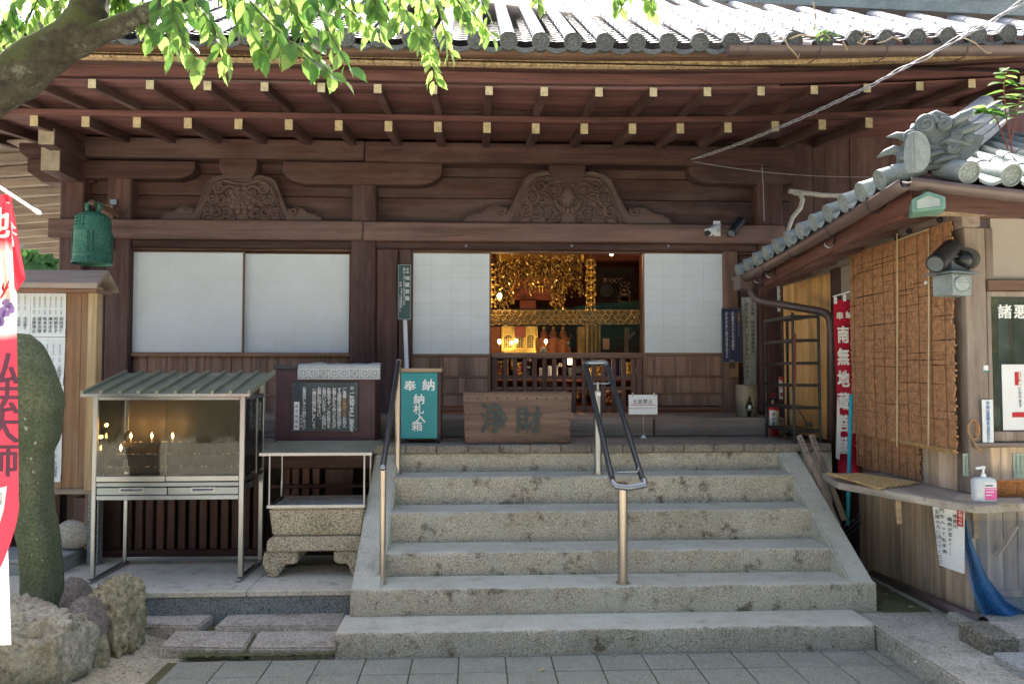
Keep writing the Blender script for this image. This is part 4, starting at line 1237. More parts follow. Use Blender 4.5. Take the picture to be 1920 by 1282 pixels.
bx('rail', xm + .001, xr0 - .001, YF_ + .002, YF_ + .026, Z(898, YF_), Z(888, YF_), M['steel'], cs, .003)
rail(899.5, 907.5, 'steel_b'); rail(923.5, 932, 'steel_b')
for a, b in ((xl1 + .003, X(317, YF_) - .002), (X(318, YF_), xr0 - .003)):
    dr = bx('drawer', a, b, YF_ + .006, YF_ + .4, Z(922.5, YF_), Z(909, YF_), M['steel_b'], cs, .003)
    c = (a + b) / 2; zz = Z(914, YF_)
    bx('handle_plate', c - .09, c + .09, YF_ + .002, YF_ + .007, zz - .018, zz + .02, M['steel'], dr, .001)
    MB().tube([(c - .07, YF_ + .003, zz + .006), (c - .07, YF_ - .02, zz), (c + .07, YF_ - .02, zz), (c + .07, YF_ + .003, zz + .006)], .006, 6).build('handle', M['steel'], dr, smooth='all')
bx('back_sheet', xl1, xr0, YB_ - .034, YB_ - .03, Z(905, YF_), ztop + .10, M['case_back'] if 'case_back' in M else M['steel_b'], cs, 0)
bx('floor_sheet', xl1, xr0, YF_ + .03, YB_ - .035, zc0 - .05, zc0 - .046, M['rack'], cs, 0)
for a in (xr1 - .004,):
    for y0, y1 in ((YF_ + .035, (YF_ + YB_) / 2 + .06), ((YF_ + YB_) / 2 + .075, YB_ - .036)):
        bx('side_pane', a - .002, a, y0 + .01, y1 - .01, zc0, zc1, M['glass'], cs, 0)
    bx('side_rail', xr0, xr1, (YF_ + YB_) / 2 + .05, (YF_ + YB_) / 2 + .085, zc0 - .04, zc1, M['steel'], cs, .002)
    bx('side_rail', xr0 + .001, xr1 - .001, YF_ + .035, YB_ - .036, zc0 - .05, zc0 - .02, M['steel'], cs, .002)
    bx('side_rail', xr0 + .001, xr1 - .001, YF_ + .035, YB_ - .036, zc1, zc1 + .03, M['steel'], cs, .002)
bx('side_pane', xl0 + .002, xl0 + .004, YF_ + .036, YB_ - .036, zc0, zc1, M['glass'], cs, 0)
for a, b, y in ((xl1 + .001, xm + .01, YF_ + .006), (xm - .01, xr0 - .001, YF_ + .016)):
    MB().box(a, b, y, y + .004, zc0, zc1).build('glass_door', M['glass'], cs)
# roof sheet with ribs
RF = (5.80, 6.52)
rz0, rz1 = Z(738, 5.80), Z(699, 6.50)
rx0, rx1 = X(151, 5.8, 738), X(469, 5.8, 738)
RP = lambda x, t, dz=0: Vector((x, RF[0] + (RF[1] - RF[0]) * t, rz0 + (rz1 - rz0) * t + dz))
roof = MB()
roof.add([RP(rx0, 0), RP(rx1, 0), RP(rx1, 1), RP(rx0, 1), RP(rx0, 0, -.012), RP(rx1, 0, -.012), RP(rx1, 1, -.012), RP(rx0, 1, -.012)], [(0, 1, 2, 3), (7, 6, 5, 4), (0, 4, 5, 1), (1, 5, 6, 2), (2, 6, 7, 3), (3, 7, 4, 0)])
rf = roof.build('roof_sheet', M['sheetroof'], cs)
for i in range(10):
    x = rx0 + .01 + (rx1 - rx0 - .02) * i / 9
    mb = MB(); mb.bar(RP(x, .0, .012), RP(x, 1, .012), .022, .026)
    mb.build('roof_rib', M['sheetroof'], rf, bevel=.003)
bx('eave_trim', rx0, rx1, RF[0] - .006, RF[0] + .001, rz0 - .02, rz0 + .003, M['steel'], rf, .001)
# racks with spikes
shelf = []
for i, (py, Y) in enumerate(((829, YB_ - .14), (851.5, YB_ - .27), (875, YB_ - .41))):
    z = Z(py, Y, 320)
    x0_, x1_ = X(232 - 14 * i, Y), xr0 - .01
    bx('candle_rack', x0_, x1_, Y - .045, Y + .045, z - .012, z, M['rack'], cs, .002)
    bx('candle_rack', x0_, x1_, Y - .049, Y - .045, z - .03, z + .004, M['rack'], cs, 0)
    sp = MB(); nsp = 17 + i
    wx = MB()
    for k in range(nsp):
        x = x0_ + .03 + (x1_ - x0_ - .06) * k / (nsp - 1)
        sp.tube([(x, Y, z), (x, Y, z + .026), (x + R.uniform(-.003, .003), Y, z + .052)], [.004, .003, .0008], 5)
        if R.random() < .7:
            for q in range(R.choice((1, 2, 3))): wx.ball((x + R.uniform(-.016, .016), Y + R.uniform(-.02, .01), z + .004), R.uniform(.006, .014), 6, 4, (1, 1, .55))
    sp.build('spikes', M['iron'], cs)
    stuff(wx.build('wax_drips', M['wax'] if 'wax' in M else M['white'], cs, smooth='all'))
    shelf.append((Y, z))
for s in ((xl1 + .006,), (xr0 - .012,)):
    mb = MB(); mb.bar((s[0], YF_ + .04, zc0 + .0), (s[0], YB_ - .06, shelf[0][1] + .08), .01, .025)
    mb.build('rack_support', M['iron'], cs)
M['flame'] = emit('candle_flame', (1, .62, .22), 14)
M['candle'] = plain('candle_wax', (.75, .68, .55), .5, var=.06)
for px, py, i, lab in ((246.8, 812, 0, 'lit candle at the left end of the top rack'), (286, 814, 0, 'lit candle on the top rack, the middle one of its three'), (325, 813, 0, 'lit candle furthest right on the top rack'), (228, 832, 1, 'lit candle alone on the middle rack')):
    Y, z = shelf[i]
    x = X(px, Y, py)
    cd = thing('candle', lab, 'candle', (x, Y - .012, z), 'lit candles in the steel case')
    MB().lathe([(.007, z), (.007, z + .030), (.002, z + .032)], (x, Y - .012, 0), 10).build('wax_stick', M['candle'], cd, smooth=True)
    MB().lathe([(.001, z + .034), (.007, z + .043), (.008, z + .052), (.005, z + .066), (.0005, z + .080)], (x, Y - .012, 0), 10).build('flame', M['flame'], cd, smooth='all')
    ld = bpy.data.lights.new('candle_light', 'POINT'); ld.energy = .22; ld.color = (1, .5, .16); ld.shadow_soft_size = .015
    lo_ = bpy.data.objects.new('candle_light', ld); COL.objects.link(lo_); lo_.location = (x, Y - .012, z + .14); lo_.parent = cd; lo_.matrix_parent_inverse = wm(cd).inverted()
# ------------------------------------------------------------------ stone incense burner with steel canopy
CY0, CY1 = 6.02, 6.47
cn = thing('incense_burner', 'carved granite incense burner on scroll feet under a flat steel canopy', 'incense burner', V(590, 1070, 6.1))
xa, xb = X(503.5, CY0, 950), X(684, CY0, 950)
za, zb_ = Z(950, CY0), Z(1001, CY0)
xc_, xd = X(509, CY0, 1000), X(677, CY0, 1000)
mb = MB()
mb.add([(xc_, CY0 + .03, zb_), (xd, CY0 + .03, zb_), (xd, CY1 - .03, zb_), (xc_, CY1 - .03, zb_), (xa, CY0, za), (xb, CY0, za), (xb, CY1, za), (xa, CY1, za)], [(0, 3, 2, 1), (0, 1, 5, 4), (1, 2, 6, 5), (2, 3, 7, 6), (3, 0, 4, 7), (4, 5, 6, 7)])
body = mb.build('basin', M['censer'], cn, bevel=.012, seg=2)
mb = MB()
for px in (590,):   # low relief crest on the front
    p0 = V(598, 976, CY0 + .01)
    mb.tube([p0 + Vector((.075 * math.cos(a), -.004, .062 * math.sin(a))) for a in [k * 6.283 / 20 for k in range(20)]], .008, 5, closed=True)
    for a in (.5, 1.57, 2.6, 3.7, 4.71, 5.7): mb.ball(p0 + Vector((.04 * math.cos(a), 0, .035 * math.sin(a))), .018, 7, 4, (1, .5, 1))
mb.build('crest_relief', M['censer'], body, smooth='all')
zp0, zp1 = Z(1028, CY0), Z(1002, CY0)
xp0, xp1 = X(500.5, CY0, 1015), X(683, CY0, 1015)
pp = [(xp0, zp0), (xp1, zp0), (xp1, zp0 + .075), (xp1 - .02, zp1 - .01), (xp1 - .05, zp1), (xp0 + .05, zp1), (xp0 + .02, zp1 - .01), (xp0, zp0 + .075)]
pl = MB().prism(pp, CY0 - .015, CY1 + .015).build('plinth', M['censer'], cn, bevel=.01, seg=2)
mb = MB()
for sg, xq in ((1, xp0), (-1, xp1)):
    for c, r_, tn, a0 in (((.05, .055), .035, 1.3, 0), ((.11, .04), .028, 1.2, 2)):
        sp = spiral((0, 0), r_, tn, sg, a0, 16)
        mb.tube([(xq + sg * c[0] + q[0], CY0 - .016, zp0 + c[1] + q[1]) for q in sp], .006, 5)
stuff(mb.build('scroll_relief', M['censer'], pl, smooth='all'))
for sg, xq in ((1, X(492, CY0, 1050)), (-1, X(691, CY0, 1050))):
    z0, z1 = PZ, zp0 - .002
    hh = z1 - z0
    pf = [(0.045, 0), (.10, 0), (.145, .045), (.15, .09), (.17, .095), (.245, .095), (.265, .115), (.265, hh), (.02, hh), (.0, hh * .82), (.0, hh * .5)]
    poly = [(xq + sg * a, z0 + b) for a, b in pf]
    ft = MB().prism(poly, CY0 - .0, CY0 + .17).build('foot', M['censer'], cn, bevel=.012, seg=2)
    mb = MB()
    for c, r_, tn, a0, d in (((.085, .06), .055, 1.7, 4.5, 1), ((.07, hh * .72), .04, 1.3, 1, -1), ((.19, hh * .78), .032, 1.4, 0, 1)):
        sp = spiral((0, 0), r_, tn, sg * d, a0, 22)
        mb.tube([(xq + sg * c[0] + q[0], CY0 - .002, z0 + c[1] + q[1]) for q in sp], .008, 5)
    mb.build('scroll_relief', M['censer'], ft, smooth='all')
    MB().prism(poly, CY1 - .17, CY1).build('foot', M['censer'], cn, bevel=.012)
rx_0, rx_1 = X(500, CY0 - .01, 945), X(685, CY0 - .01, 945)
z0, z1 = Z(949.5, CY0 - .01), Z(942.5, CY0 - .01)
mb = MB()
mb.box(rx_0, rx_1, CY0 - .012, CY0 + .012, z0, z1); mb.box(rx_0, rx_1, CY1 - .012, CY1 + .012, z0, z1)
mb.box(rx_0, rx_0 + .02, CY0 + .012, CY1 - .012, z0, z1); mb.box(rx_1 - .02, rx_1, CY0 + .012, CY1 - .012, z0, z1)
mb.build('steel_rim', M['steel'], cn, bevel=.003)
MB().grid(lambda u, v: (xa + .02 + u * (xb - xa - .04), CY0 + .02 + v * (CY1 - CY0 - .04), z0 + .012 + .012 * mnoise.noise((u * 14, v * 6, 5)) + .006 * mnoise.noise((u * 40, v * 20, 5))), 50, 16).build('ash_bed', M['ash'] if 'ash' in M else M['grey_granite'], cn, smooth='all')
o = MB().tube([V(549, 939, 6.2), V(548.5, 927, 6.2)], .003, 5).build('incense_stick', M['brown_z'], None)
tag(o, 'burnt incense stick standing in the ash of the granite burner', 'incense stick')
zr = Z(849, CY0 - .02)
for px, Y in ((505.3, CY0), (683, CY0), (528.5, CY1), (694.5, CY1)):
    x = X(px, Y, 900)
    MB().tube([(x, Y, z1 - .01), (x, Y, zr + .01)], .008, 8).build('rod', M['steel'], cn, smooth=True)
x0, x1 = X(486, CY0 - .03, 849), X(697.5, CY0 - .03, 849)
ya, yb = CY0 - .03, CY1 + .06
zB = Z(827.5, yb, 600)
mb = MB()
mb.add([(x0, ya, zr - .008), (x1, ya, zr - .008), (x1, yb, zB - .008), (x0, yb, zB - .008), (x0, ya, zr + .008), (x1, ya, zr + .008), (x1, yb, zB + .008), (x0, yb, zB + .008)], [(0, 3, 2, 1), (4, 5, 6, 7), (0, 1, 5, 4), (1, 2, 6, 5), (2, 3, 7, 6), (3, 0, 4, 7)])
cp = mb.build('canopy', M['sheetroof'], cn)
bx('canopy_trim', x0, x1, ya - .004, ya, zr - .012, zr + .011, M['steel'], cp, .001)
# ------------------------------------------------------------------ plum box with board, cloth, label
PB = 6.95
x0, x1, z0, z1 = rect(516, 692, 703, 827, PB)
z0 = VZ
pb = thing('plum_cabinet', 'dark plum painted cabinet standing on the veranda behind the incense burner', 'cabinet', ((x0 + x1) / 2, PB, VZ))
bx('cabinet_body', x0, x1, PB, PB + .42, z0, z1, M['purple'], pb, .004)
bx('cabinet_lid', x0 - .015, x1 + .012, PB - .02, PB + .44, z1, z1 + .035, M['slate2'] if 'slate2' in M else M['black'], pb, .004)
bx('corner_post', x1 - .03, x1 + .001, PB - .004, PB + .03, z0, z1, M['purple'], pb, .003)
o = None
mb = MB()
ax0, ax1 = X(559, PB - .03, 700), X(713, PB - .03, 700)
az1, az0 = z1 + .045, Z(711, PB - .03)
def lace(u, v):
    x = ax0 + u * (ax1 - ax0)
    if v < .62: return (x, PB - .026 - .004 * math.sin(u * 40) * (1 - v), az0 + (az1 - az0) * v / .62)
    return (x, PB - .022 + (v - .62) * .9, az1 + .004 + .02 * max(0, mnoise.noise((u * 6, v * 4, 3))))
o = mb.grid(lace, 60, 12).build('lace_cloth', M['lace_base'] if 'lace_base' in M else M['white'], None, smooth='all')
tag(o, 'white lace cloth with square medallions draped over the top of the plum cabinet', 'lace cloth')
mb = MB()
nq = 8; sq = (ax1 - ax0) / nq; yy = PB - .033
hz = az0 + .055
for k in range(nq):
    cx = ax0 + sq * (k + .5)
    mb.tube([(cx - sq / 2, yy, az0 + .005), (cx - sq / 2, yy, az0 + sq)], .003, 4)
    if k % 3 == 2:
        for d in (-1, 1):
            mb.tube([(cx - sq * .45, yy, hz + d * sq * .0), (cx, yy, hz + d * sq * .42), (cx + sq * .45, yy, hz)], .003, 4)
            mb.tube([(cx - sq * .25, yy, hz), (cx, yy, hz + d * sq * .24), (cx + sq * .25, yy, hz)], .003, 4)
    else:
        mb.tube([(cx + sq * .42 * math.cos(a), yy, hz + sq * .42 * math.sin(a)) for a in [q * .449 for q in range(14)]], .003, 4, closed=True)
        for a in (.785, 2.356, 3.927, 5.498):
            mb.tube([(cx + sq * .2 * math.cos(a) + sq * .15 * math.cos(b), yy, hz + sq * .2 * math.sin(a) + sq * .15 * math.sin(b)) for b in [q * .9 for q in range(7)]], .003, 4, closed=True)
for zz in (az0 + .006, az0 + sq):
    mb.tube([(ax0, yy, zz), (ax1, yy, zz)], .003, 4)
for k in range(60):
    x = ax0 + (ax1 - ax0) * k / 60
    mb.tube([(x, yy, az0 + sq), (x + sq * .12, yy, az0 + sq * 1.35)], .002, 3)
mb.build('lace_pattern', M['white'], o)
Yb = PB - .025
x0, x1, z0, z1 = rect(547, 716, 671, 809, Yb)
bd = bx('text_board', x0, x1, Yb, Yb + .02, z0, z1, M['slate'], None, .003)
tag(bd, 'slate coloured board of white brushed lines fixed to the plum cabinet', 'text board')
mb = MB()
k6 = .1771
def C6(cx, cy): return V(500 + cx * k6, 670 + cy * k6, Yb - .003)
u6 = k6 * Yb / F_PX
for cx, s, y0, y1, sz in ((903, '✿ご先祖さまにご香水を', 300, 772, 56), (770, 'する諸香水は諸仏の功徳と', 320, 745, 43), (717, 'お香とがとり合ったものが', 320, 740, 43), (660, 'お香水です。このお香水を', 320, 740, 43), (610, 'お受けいただき、お持帰に', 320, 745, 43), (558, 'お墓にお供え下さい。', 315, 655, 43), (503, '一層の功徳が増しましょう', 320, 745, 43), (400, 'お香水はひしゃくに三回おくみ下さい', 315, 750, 38)):
    if s[0] == '✿':
        for a in range(5): mb.ball(C6(903 + 13 * math.sin(a * 1.257), 325 - 13 * math.cos(a * 1.257)), .005, 6, 3, (1, .1, 1))
        s = s[1:]; y0 = 372
    pit = (y1 - y0) / len(s)
    vcol(mb, s, C6(cx, y0), sz * u6, pit * u6, off=.018, sx=1.05)
fin_text(mb, 'white_lettering', M['whitetext'], bd)
mb = MB()
vcol(mb, 'ご本尊', C6(825, 320), 43 * u6, 36 * u6, off=.018); vcol(mb, 'お供え', C6(825, 632), 43 * u6, 36 * u6, off=.018)
vcol(mb, '先祖供養', C6(366, 600), 26 * u6, 35 * u6)
fin_text(mb, 'white_lettering', M['whitetext'], bd)
mb = MB(); vcol(mb, 'お地蔵さま', C6(825, 430), 43 * u6, 40 * u6, off=.015)
fin_text(mb, 'ochre_lettering', M['gold_d'], bd)
mb = MB()
for cx, cy in ((283, 287), (950, 275), (283, 765), (950, 760)): mb.ball(C6(cx, cy), .006, 8, 4, (1, .6, 1))
mb.build('screws', M['steel'], bd, smooth='all')
x0, x1, z0, z1 = rect(551.3, 753, 561.2, 805.5, Yb - .004)
lb = bx('name_plate', x0, x1, Yb - .006, Yb - .001, z0, z1, M['white'], bd, .001)
mb = MB(); vcol(mb, '昔今地蔵院', V(556.2, 756, Yb - .0085), 6.4 * Yb / F_PX, 9.5 * Yb / F_PX)
fin_text(mb, 'lettering', M['ink'], bd)
# ------------------------------------------------------------------ teal collection box
TB = 6.84
x0, x1, z0, z1 = rect(752, 698, 820, 822, TB)
tb = thing('teal_collection_box', 'teal painted collection box for prayer slips with a pale wooden top', 'collection box', ((x0 + x1) / 2, TB, VZ))
fb = bx('front_panel', x0, x1, TB, TB + .018, z0, z1, M['teal'], tb, .003)
bx('box_body', x0 + .005, x1 + .03, TB + .0185, TB + .34, z0 + .005, z1, M['dark_z'], tb, .004)
bx('top_board', x0 - .012, x1 + .04, TB - .02, TB + .36, z1 + .001, z1 + .036, M['pale_x'], tb, .004)
for x, y in ((x0 + .02, TB + .03), (x1 + .01, TB + .03), (x0 + .02, TB + .3), (x1 + .01, TB + .3)):
    bx('foot', x - .018, x + .018, y - .018, y + .018, VZ, z0 + .004, M['black'], tb, .002)
mb = MB()
def CT(cx, cy): return V(500 + cx * k6, 670 + cy * k6, TB - .003)
ut = k6 * TB / F_PX
for ch, cx, cy, s in (('奉', 1518, 300, 118), ('納', 1712, 290, 128), ('納', 1612, 440, 112), ('札', 1608, 545, 108), ('入', 1625, 640, 108), ('箱', 1592, 728, 106)):
    put(mb, ch, CT(cx, cy), s * ut, off=.03, sx=1.1)
fin_text(mb, 'lettering', M['whitetext'], fb)
# ------------------------------------------------------------------ offertory box
OY = 6.72
A, B, C_, D = V(868, 735, OY), V(1072, 735, OY), V(1069, 831, OY), V(873, 831, OY)
A.y = B.y = OY - .015; C_.z = D.z = VZ
ob = thing('offertory_box', 'weathered plank offertory box with two brushed characters at the head of the stairs', 'offertory box', ((A.x + B.x) / 2, OY, VZ))
def slabq(q, t, name, mt, parent, bev=.004):
    n = (q[1] - q[0]).cross(q[3] - q[0]).normalized()
    if n.y > 0: n = -n
    return MB().add(list(q) + [p - n * t for p in q], [(0, 1, 2, 3), (7, 6, 5, 4), (0, 4, 5, 1), (1, 5, 6, 2), (2, 6, 7, 3), (3, 7, 4, 0)]).build(name, mt, parent, bevel=bev)
fp = slabq((A, B, C_, D), .028, 'front_board', M['offer'], ob)
bx('back_board', A.x + .01, B.x - .01, OY + .44, OY + .465, VZ, A.z - .002, M['offer'], ob, .004)
for x in (A.x + .012, B.x - .04): bx('side_board', x, x + .028, OY + .02, OY + .438, VZ, A.z - .004, M['offer'], ob, .004)
for k in range(9):
    y = OY + .05 + .042 * k
    bx('slot_bar', A.x + .045, B.x - .045, y, y + .022, A.z - .05, A.z - .012, M['offer'], ob, .003)
mb = MB(); mg = MB()
for px in [878 + 18.3 * k for k in range(11)]:
    for py in (746.5,) + ((822,) if px in (878, ) or abs(px - 1061) < 1 else ()): mb.ball(V(px, py, OY - .014), .0075, 8, 4, (1, .6, 1))
for py in (766, 786, 806):
    mb.ball(V(876, py, OY - .012), .0065, 8, 4, (1, .6, 1)); mb.ball(V(1066, py, OY - .012), .0065, 8, 4, (1, .6, 1))
for k in range(6): mb.ball(V(895 + 30 * k, 825, OY - .012), .006, 8, 4, (1, .6, 1))
mb.build('nail_heads', M['iron'], fp, smooth='all')
mb = MB()
put(mb, '浄', V(925, 784, OY - .022), 60 * OY / F_PX, off=.022, sx=.86)
put(mb, '財', V(992, 787, OY - .022), 52 * OY / F_PX, off=.022, sx=1.02)
fin_text(mb, 'lettering', M['inkgrey'], fp)
# ------------------------------------------------------------------ handrails on the stairs
def railpost(parent, base, top, r, name='post', mt='copper'):
    o = MB().tube([base, top], r, 14).build(name, M[mt], parent, smooth=True)
    MB().tube([base, base + Vector((0, 0, .012))], r * 1.45, 14).build('base_flange', M['copper'], o, smooth=True)
    return o
hr = thing('handrail', 'single stair handrail with a dark sleeve along the left cheek', 'handrail', V(717, 1095, 5.40))
b1 = atz(717, 1094, SZ[1]); b2 = atz(745.5, 889, SZ[4])
t1 = Vector((b1.x, b1.y, Z(874, b1.y))); t2 = Vector((b2.x, b2.y, Z(688, b2.y)))
railpost(hr, b1, t1, .021); railpost(hr, b2, t2, .024)
e1 = t1 + (t1 - t2) * .015 + Vector((0, 0, .01)); e2 = t2 + (t2 - t1) * .05 + Vector((0, 0, .012))
MB().tube([e1, e1 * .97 + e2 * .03, e1 * .03 + e2 * .97, e2], [.019, .021, .021, .021], 12).build('rail', M['rail_dark'], hr, smooth=True)
MB().ball(e1, .024, 12, 8).build('end_cap', M['steel'], hr, smooth='all')
MB().ball(e2, .024, 12, 8).build('end_cap', M['copper'], hr, smooth='all')
hr2 = thing('handrail', 'twin looped handrail on two posts in the middle of the stairs', 'handrail', V(1167, 1093, 5.40))
b1 = atz(1168, 1093, SZ[1]); b2 = atz(1121.5, 889, SZ[4])
zl1 = Z(899, b1.y); zl2 = Z(682, b2.y)
railpost(hr2, b1, Vector((b1.x, b1.y, zl1 - .02)), .034); railpost(hr2, b2, Vector((b2.x, b2.y, Z(733, b2.y))), .031, mt='steel')
MB().tube([Vector((b2.x, b2.y, Z(733, b2.y))), Vector((b2.x, b2.y, Z(716, b2.y)))], .012, 8).build('stub', M['steel'], hr2, smooth=True)
pL0, pR0 = V(1148, 899, b1.y - .02), V(1204, 897, b1.y - .02)
pL1, pR1 = V(1098, 684, b2.y + .06), V(1138, 684, b2.y + .06)
MB().tube([pL0, pL1], .021, 12).build('rail', M['rail_dark'], hr2, smooth=True)
MB().tube([pR0, pR1], .021, 12).build('rail', M['rail_dark'], hr2, smooth=True)
dn = (pL0 - pL1).normalized()
MB().tube([pL0 - dn * .02, pL0 + dn * .03, pL0 + dn * .06 + Vector((.02, 0, -.004)), (pL0 + pR0) / 2 + dn * .085, pR0 + dn * .06 + Vector((.01, 0, 0)), pR0 + dn * .03 + Vector((.012, 0, 0)), pR0 - dn * .02], .0215, 12).build('end_loop', M['steel'], hr2, smooth='all')
MB().tube([pL1 + dn * .02, pL1 - dn * .03, pL1 - dn * .045 + Vector((.03, 0, -.01)), (pL1 + pR1) / 2 - dn * .03, pR1 - dn * .045 - Vector((.03, 0, .01)), pR1 - dn * .03, pR1 + dn * .02], .021, 12).build('end_loop', M['steel'], hr2, smooth='all')
q = V(1121.5, 719, b2.y)
MB().tube([V(1112, 719, b2.y), V(1140, 719, b2.y), V(1145, 715, b2.y), V(1146, 700, b2.y)], .009, 8).build('cross_tie', M['steel'], hr2, smooth='all')
MB().tube([V(1157, 885, b1.y), V(1195, 884, b1.y), V(1198, 876, b1.y)], .008, 8).build('cross_tie', M['steel'], hr2, smooth='all')
x0, x1, z0, z1 = rect(1119, 735, 1126, 742, b2.y - .034)
bx('sticker', x0, x1, b2.y - .036, b2.y - .033, z0, z1, M['white'], hr2, 0)
# ------------------------------------------------------------------ signs on the front
x0, x1, z0, z1 = rect(746.3, 496, 770.3, 599, YC - .012)
sg = bx('hanging_plaque', x0, x1, YC - .015, YC + .005, z0, z1, M['green_sign'], None, .002)
tag(sg, 'tall narrow dark green plaque of white lettering on the jamb left of the doorway', 'plaque')
mb = MB(); t_ = .006
for a, b, c, d in ((x0, x1, z1 - t_, z1), (x0, x1, z0, z0 + t_), (x0, x0 + t_, z0 + t_, z1 - t_), (x1 - t_, x1, z0 + t_, z1 - t_)): mb.box(a, b, YC - .018, YC - .0155, c, d)
mb.build('border', M['grey_granite'], sg)
mb = MB(); k7 = .1715; u7 = k7 * YC / F_PX
def C7(cx, cy): return V(700 + cx * k7, 480 + cy * k7, YC - .0175)
vcol(mb, '本尊', C7(375, 125), 32 * u7, 36 * u7); vcol(mb, '地蔵菩薩', C7(373, 205), 52 * u7, 73 * u7, off=.01)
vcol(mb, '真言', C7(338, 125), 32 * u7, 36 * u7); vcol(mb, 'おん、かかか、びさんまえい、そわか', C7(338, 215), 26 * u7, 19 * u7)
vcol(mb, '奉納', C7(298, 280), 26 * u7, 28 * u7); vcol(mb, '当山第十八世住職晋山記念', C7(308, 350), 19 * u7, 18 * u7); vcol(mb, '平成十年檀信徒一同', C7(292, 430), 18 * u7, 20 * u7)
fin_text(mb, 'lettering', M['whitetext'], sg)
P0, P1 = V(759.5, 600, YC + .01), V(763.2, 705, 8.1)
mb = MB(); mb.bar(P1, P0, .042, .012, (0, -1, .1))
ws = mb.build('wooden_slip', M['white'], None, bevel=.002)
tag(ws, 'narrow white slip of small black writing leaning behind the teal box', 'wooden slip')
mb = MB()
d_ = (P0 - P1); n_ = 22
vcol(mb, '為先祖代々供養一心南無地蔵大菩薩所願成就', P0 + Vector((0, -.012, -.01)), .026, .031, v=d_.normalized())
fin_text(mb, 'lettering', M['ink'], ws)
# white notice on a thin stand
NY = 7.30
x0, x1, z0, z1 = rect(1178.5, 740, 1232.5, 776.5, NY)
nt = thing('notice_stand', 'small white no-shoes notice on a thin metal stand', 'notice', (X(1206, NY, 818), NY, VZ))
bdp = bx('notice_panel', x0, x1, NY - .004, NY, z0, z1, M['white'], nt, .001)
xm_ = X(1206, NY)
MB().tube([(xm_, NY + .004, VZ + .01), (xm_, NY + .004, z1)], .0045, 8).build('stand_pole', M['steel'], nt, smooth=True)
MB().lathe([(.03, VZ), (.022, VZ + .012), (.006, VZ + .03)], (xm_, NY + .004, 0), 14).build('stand_foot', M['white'], nt, smooth=True)
for px in (1186, 1226):
    x = X(px, NY); bx('clip', x - .008, x + .008, NY - .008, NY + .006, z1 - .012, z1 + .018, M['steel'], nt, .001)
mb = MB()
hrow(mb, '土足禁止', V(1205, 752.5, NY - .006), 9.5 * NY / F_PX, off=.01, kern=.12)
hrow(mb, "Don't go up with your shoes on", V(1205, 764.5, NY - .006), 4.0 * NY / F_PX)
fin_text(mb, 'lettering', M['ink'], bdp)
x0, x1, z0, z1 = rect(1182, 758.6, 1229, 759.6, NY - .005)
bx('red_line', x0, x1, NY - .006, NY - .0045, z0, z1, M['redsign'], bdp, 0)
# navy sign, tag, plaque
NV = YC + .0
x0, x1, z0, z1 = rect(1353.7, 578, 1390.5, 679, NV)
nv = bx('navy_sign', x0, x1, NV - .006, NV + .012, z0, z1, M['navy'], None, .002)
tag(nv, 'navy blue mantra sign of white cursive lines right of the doorway', 'sign')
mb = MB(); k8 = .2105; u8 = k8 * NV / F_PX
def C8(cx, cy): return V(1340 + cx * k8, 550 + cy * k8, NV - .0085)
vcol(mb, 'おんあぼきゃべいろしゃのうまかぼだら', C8(160, 165), 27 * u8, 19 * u8, off=.008); vcol(mb, 'まにはんどまじんばらはらばりたやうん', C8(105, 165), 27 * u8, 23 * u8, off=.008)
vcol(mb, '・・・・・・・・・・・・', C8(181, 175), 20 * u8, 27 * u8, off=.02); vcol(mb, '・・・・・・・・・・・・・', C8(127, 170), 20 * u8, 29 * u8, off=.02)
vcol(mb, 'こうみょうしんごん', C8(214, 262), 13 * u8, 13 * u8)
hrow(mb, '光明真言', C8(150, 598), 10 * u8)
fin_text(mb, 'lettering', M['whitetext'], nv)
mb = MB(); vcol(mb, '光明真言', C8(213, 158), 26 * u8, 26 * u8, off=.02); fin_text(mb, 'gold_lettering', M['gold_d'], nv)
mb = MB(); t_ = .004
for a, b, c, d in ((x0, x1, z1 - t_, z1), (x0, x1, z0, z0 + t_), (x0, x0 + t_, z0 + t_, z1 - t_), (x1 - t_, x1, z0 + t_, z1 - t_)): mb.box(a, b, NV - .0085, NV - .0062, c, d)
mb.build('border', M['steel'], nv)
x0, x1, z0, z1 = rect(1363, 672, 1384, 707, NV + .02)
tg = bx('wooden_tag', x0, x1, NV + .014, NV + .036, z0, z1, M['board_z'], None, .002)
tag(tg, 'small bare wooden tag with one character peeping out below the navy sign', 'wooden tag')
mb = MB(); put(mb, '香', V(1373, 684, NV + .011), 15 * NV / F_PX, off=.02, sx=1.1); fin_text(mb, 'lettering', M['ink'], tg)
PY = YC + .085
mb = MB()
pts = [V(1390.5, 557, PY), V(1418.5, 557, PY), V(1419.3, 640, PY), V(1418.5, 722, PY), V(1396, 724, PY), V(1393.5, 660, PY), V(1391.2, 600, PY)]
mb.prism([(p.x, p.z) for p in pts], PY, PY + .025)
M['plaque'] = wood('silvered_plaque_timber', (.34, .35, .32), 'z', var=.22, weather=(.43, .45, .42), wfac=(.4, .7))
pq = mb.build('mantra_plaque', M['plaque'], None, bevel=.003)
tag(pq, 'long silvery wooden plaque of black calligraphy above the ceramic vase', 'plaque')
mb = MB()
vcol(mb, '当山本尊　延命地蔵菩薩真言', V(1411, 561, PY - .003), 7.6 * PY / F_PX, 7.95 * PY / F_PX, off=.015)
vcol(mb, 'おん、かかか、びさんまえい、そわか', V(1400, 566, PY - .003), 7.8 * PY / F_PX, 8.6 * PY / F_PX, off=.015)
fin_text(mb, 'lettering', M['ink'], pq)
mb = MB()
for py in (558.5, 610, 640, 672, 705, 719): mb.ball(V(1392.5 + (py - 558) * .012, py, PY - .002), .007, 7, 4, (1, .6, 1))
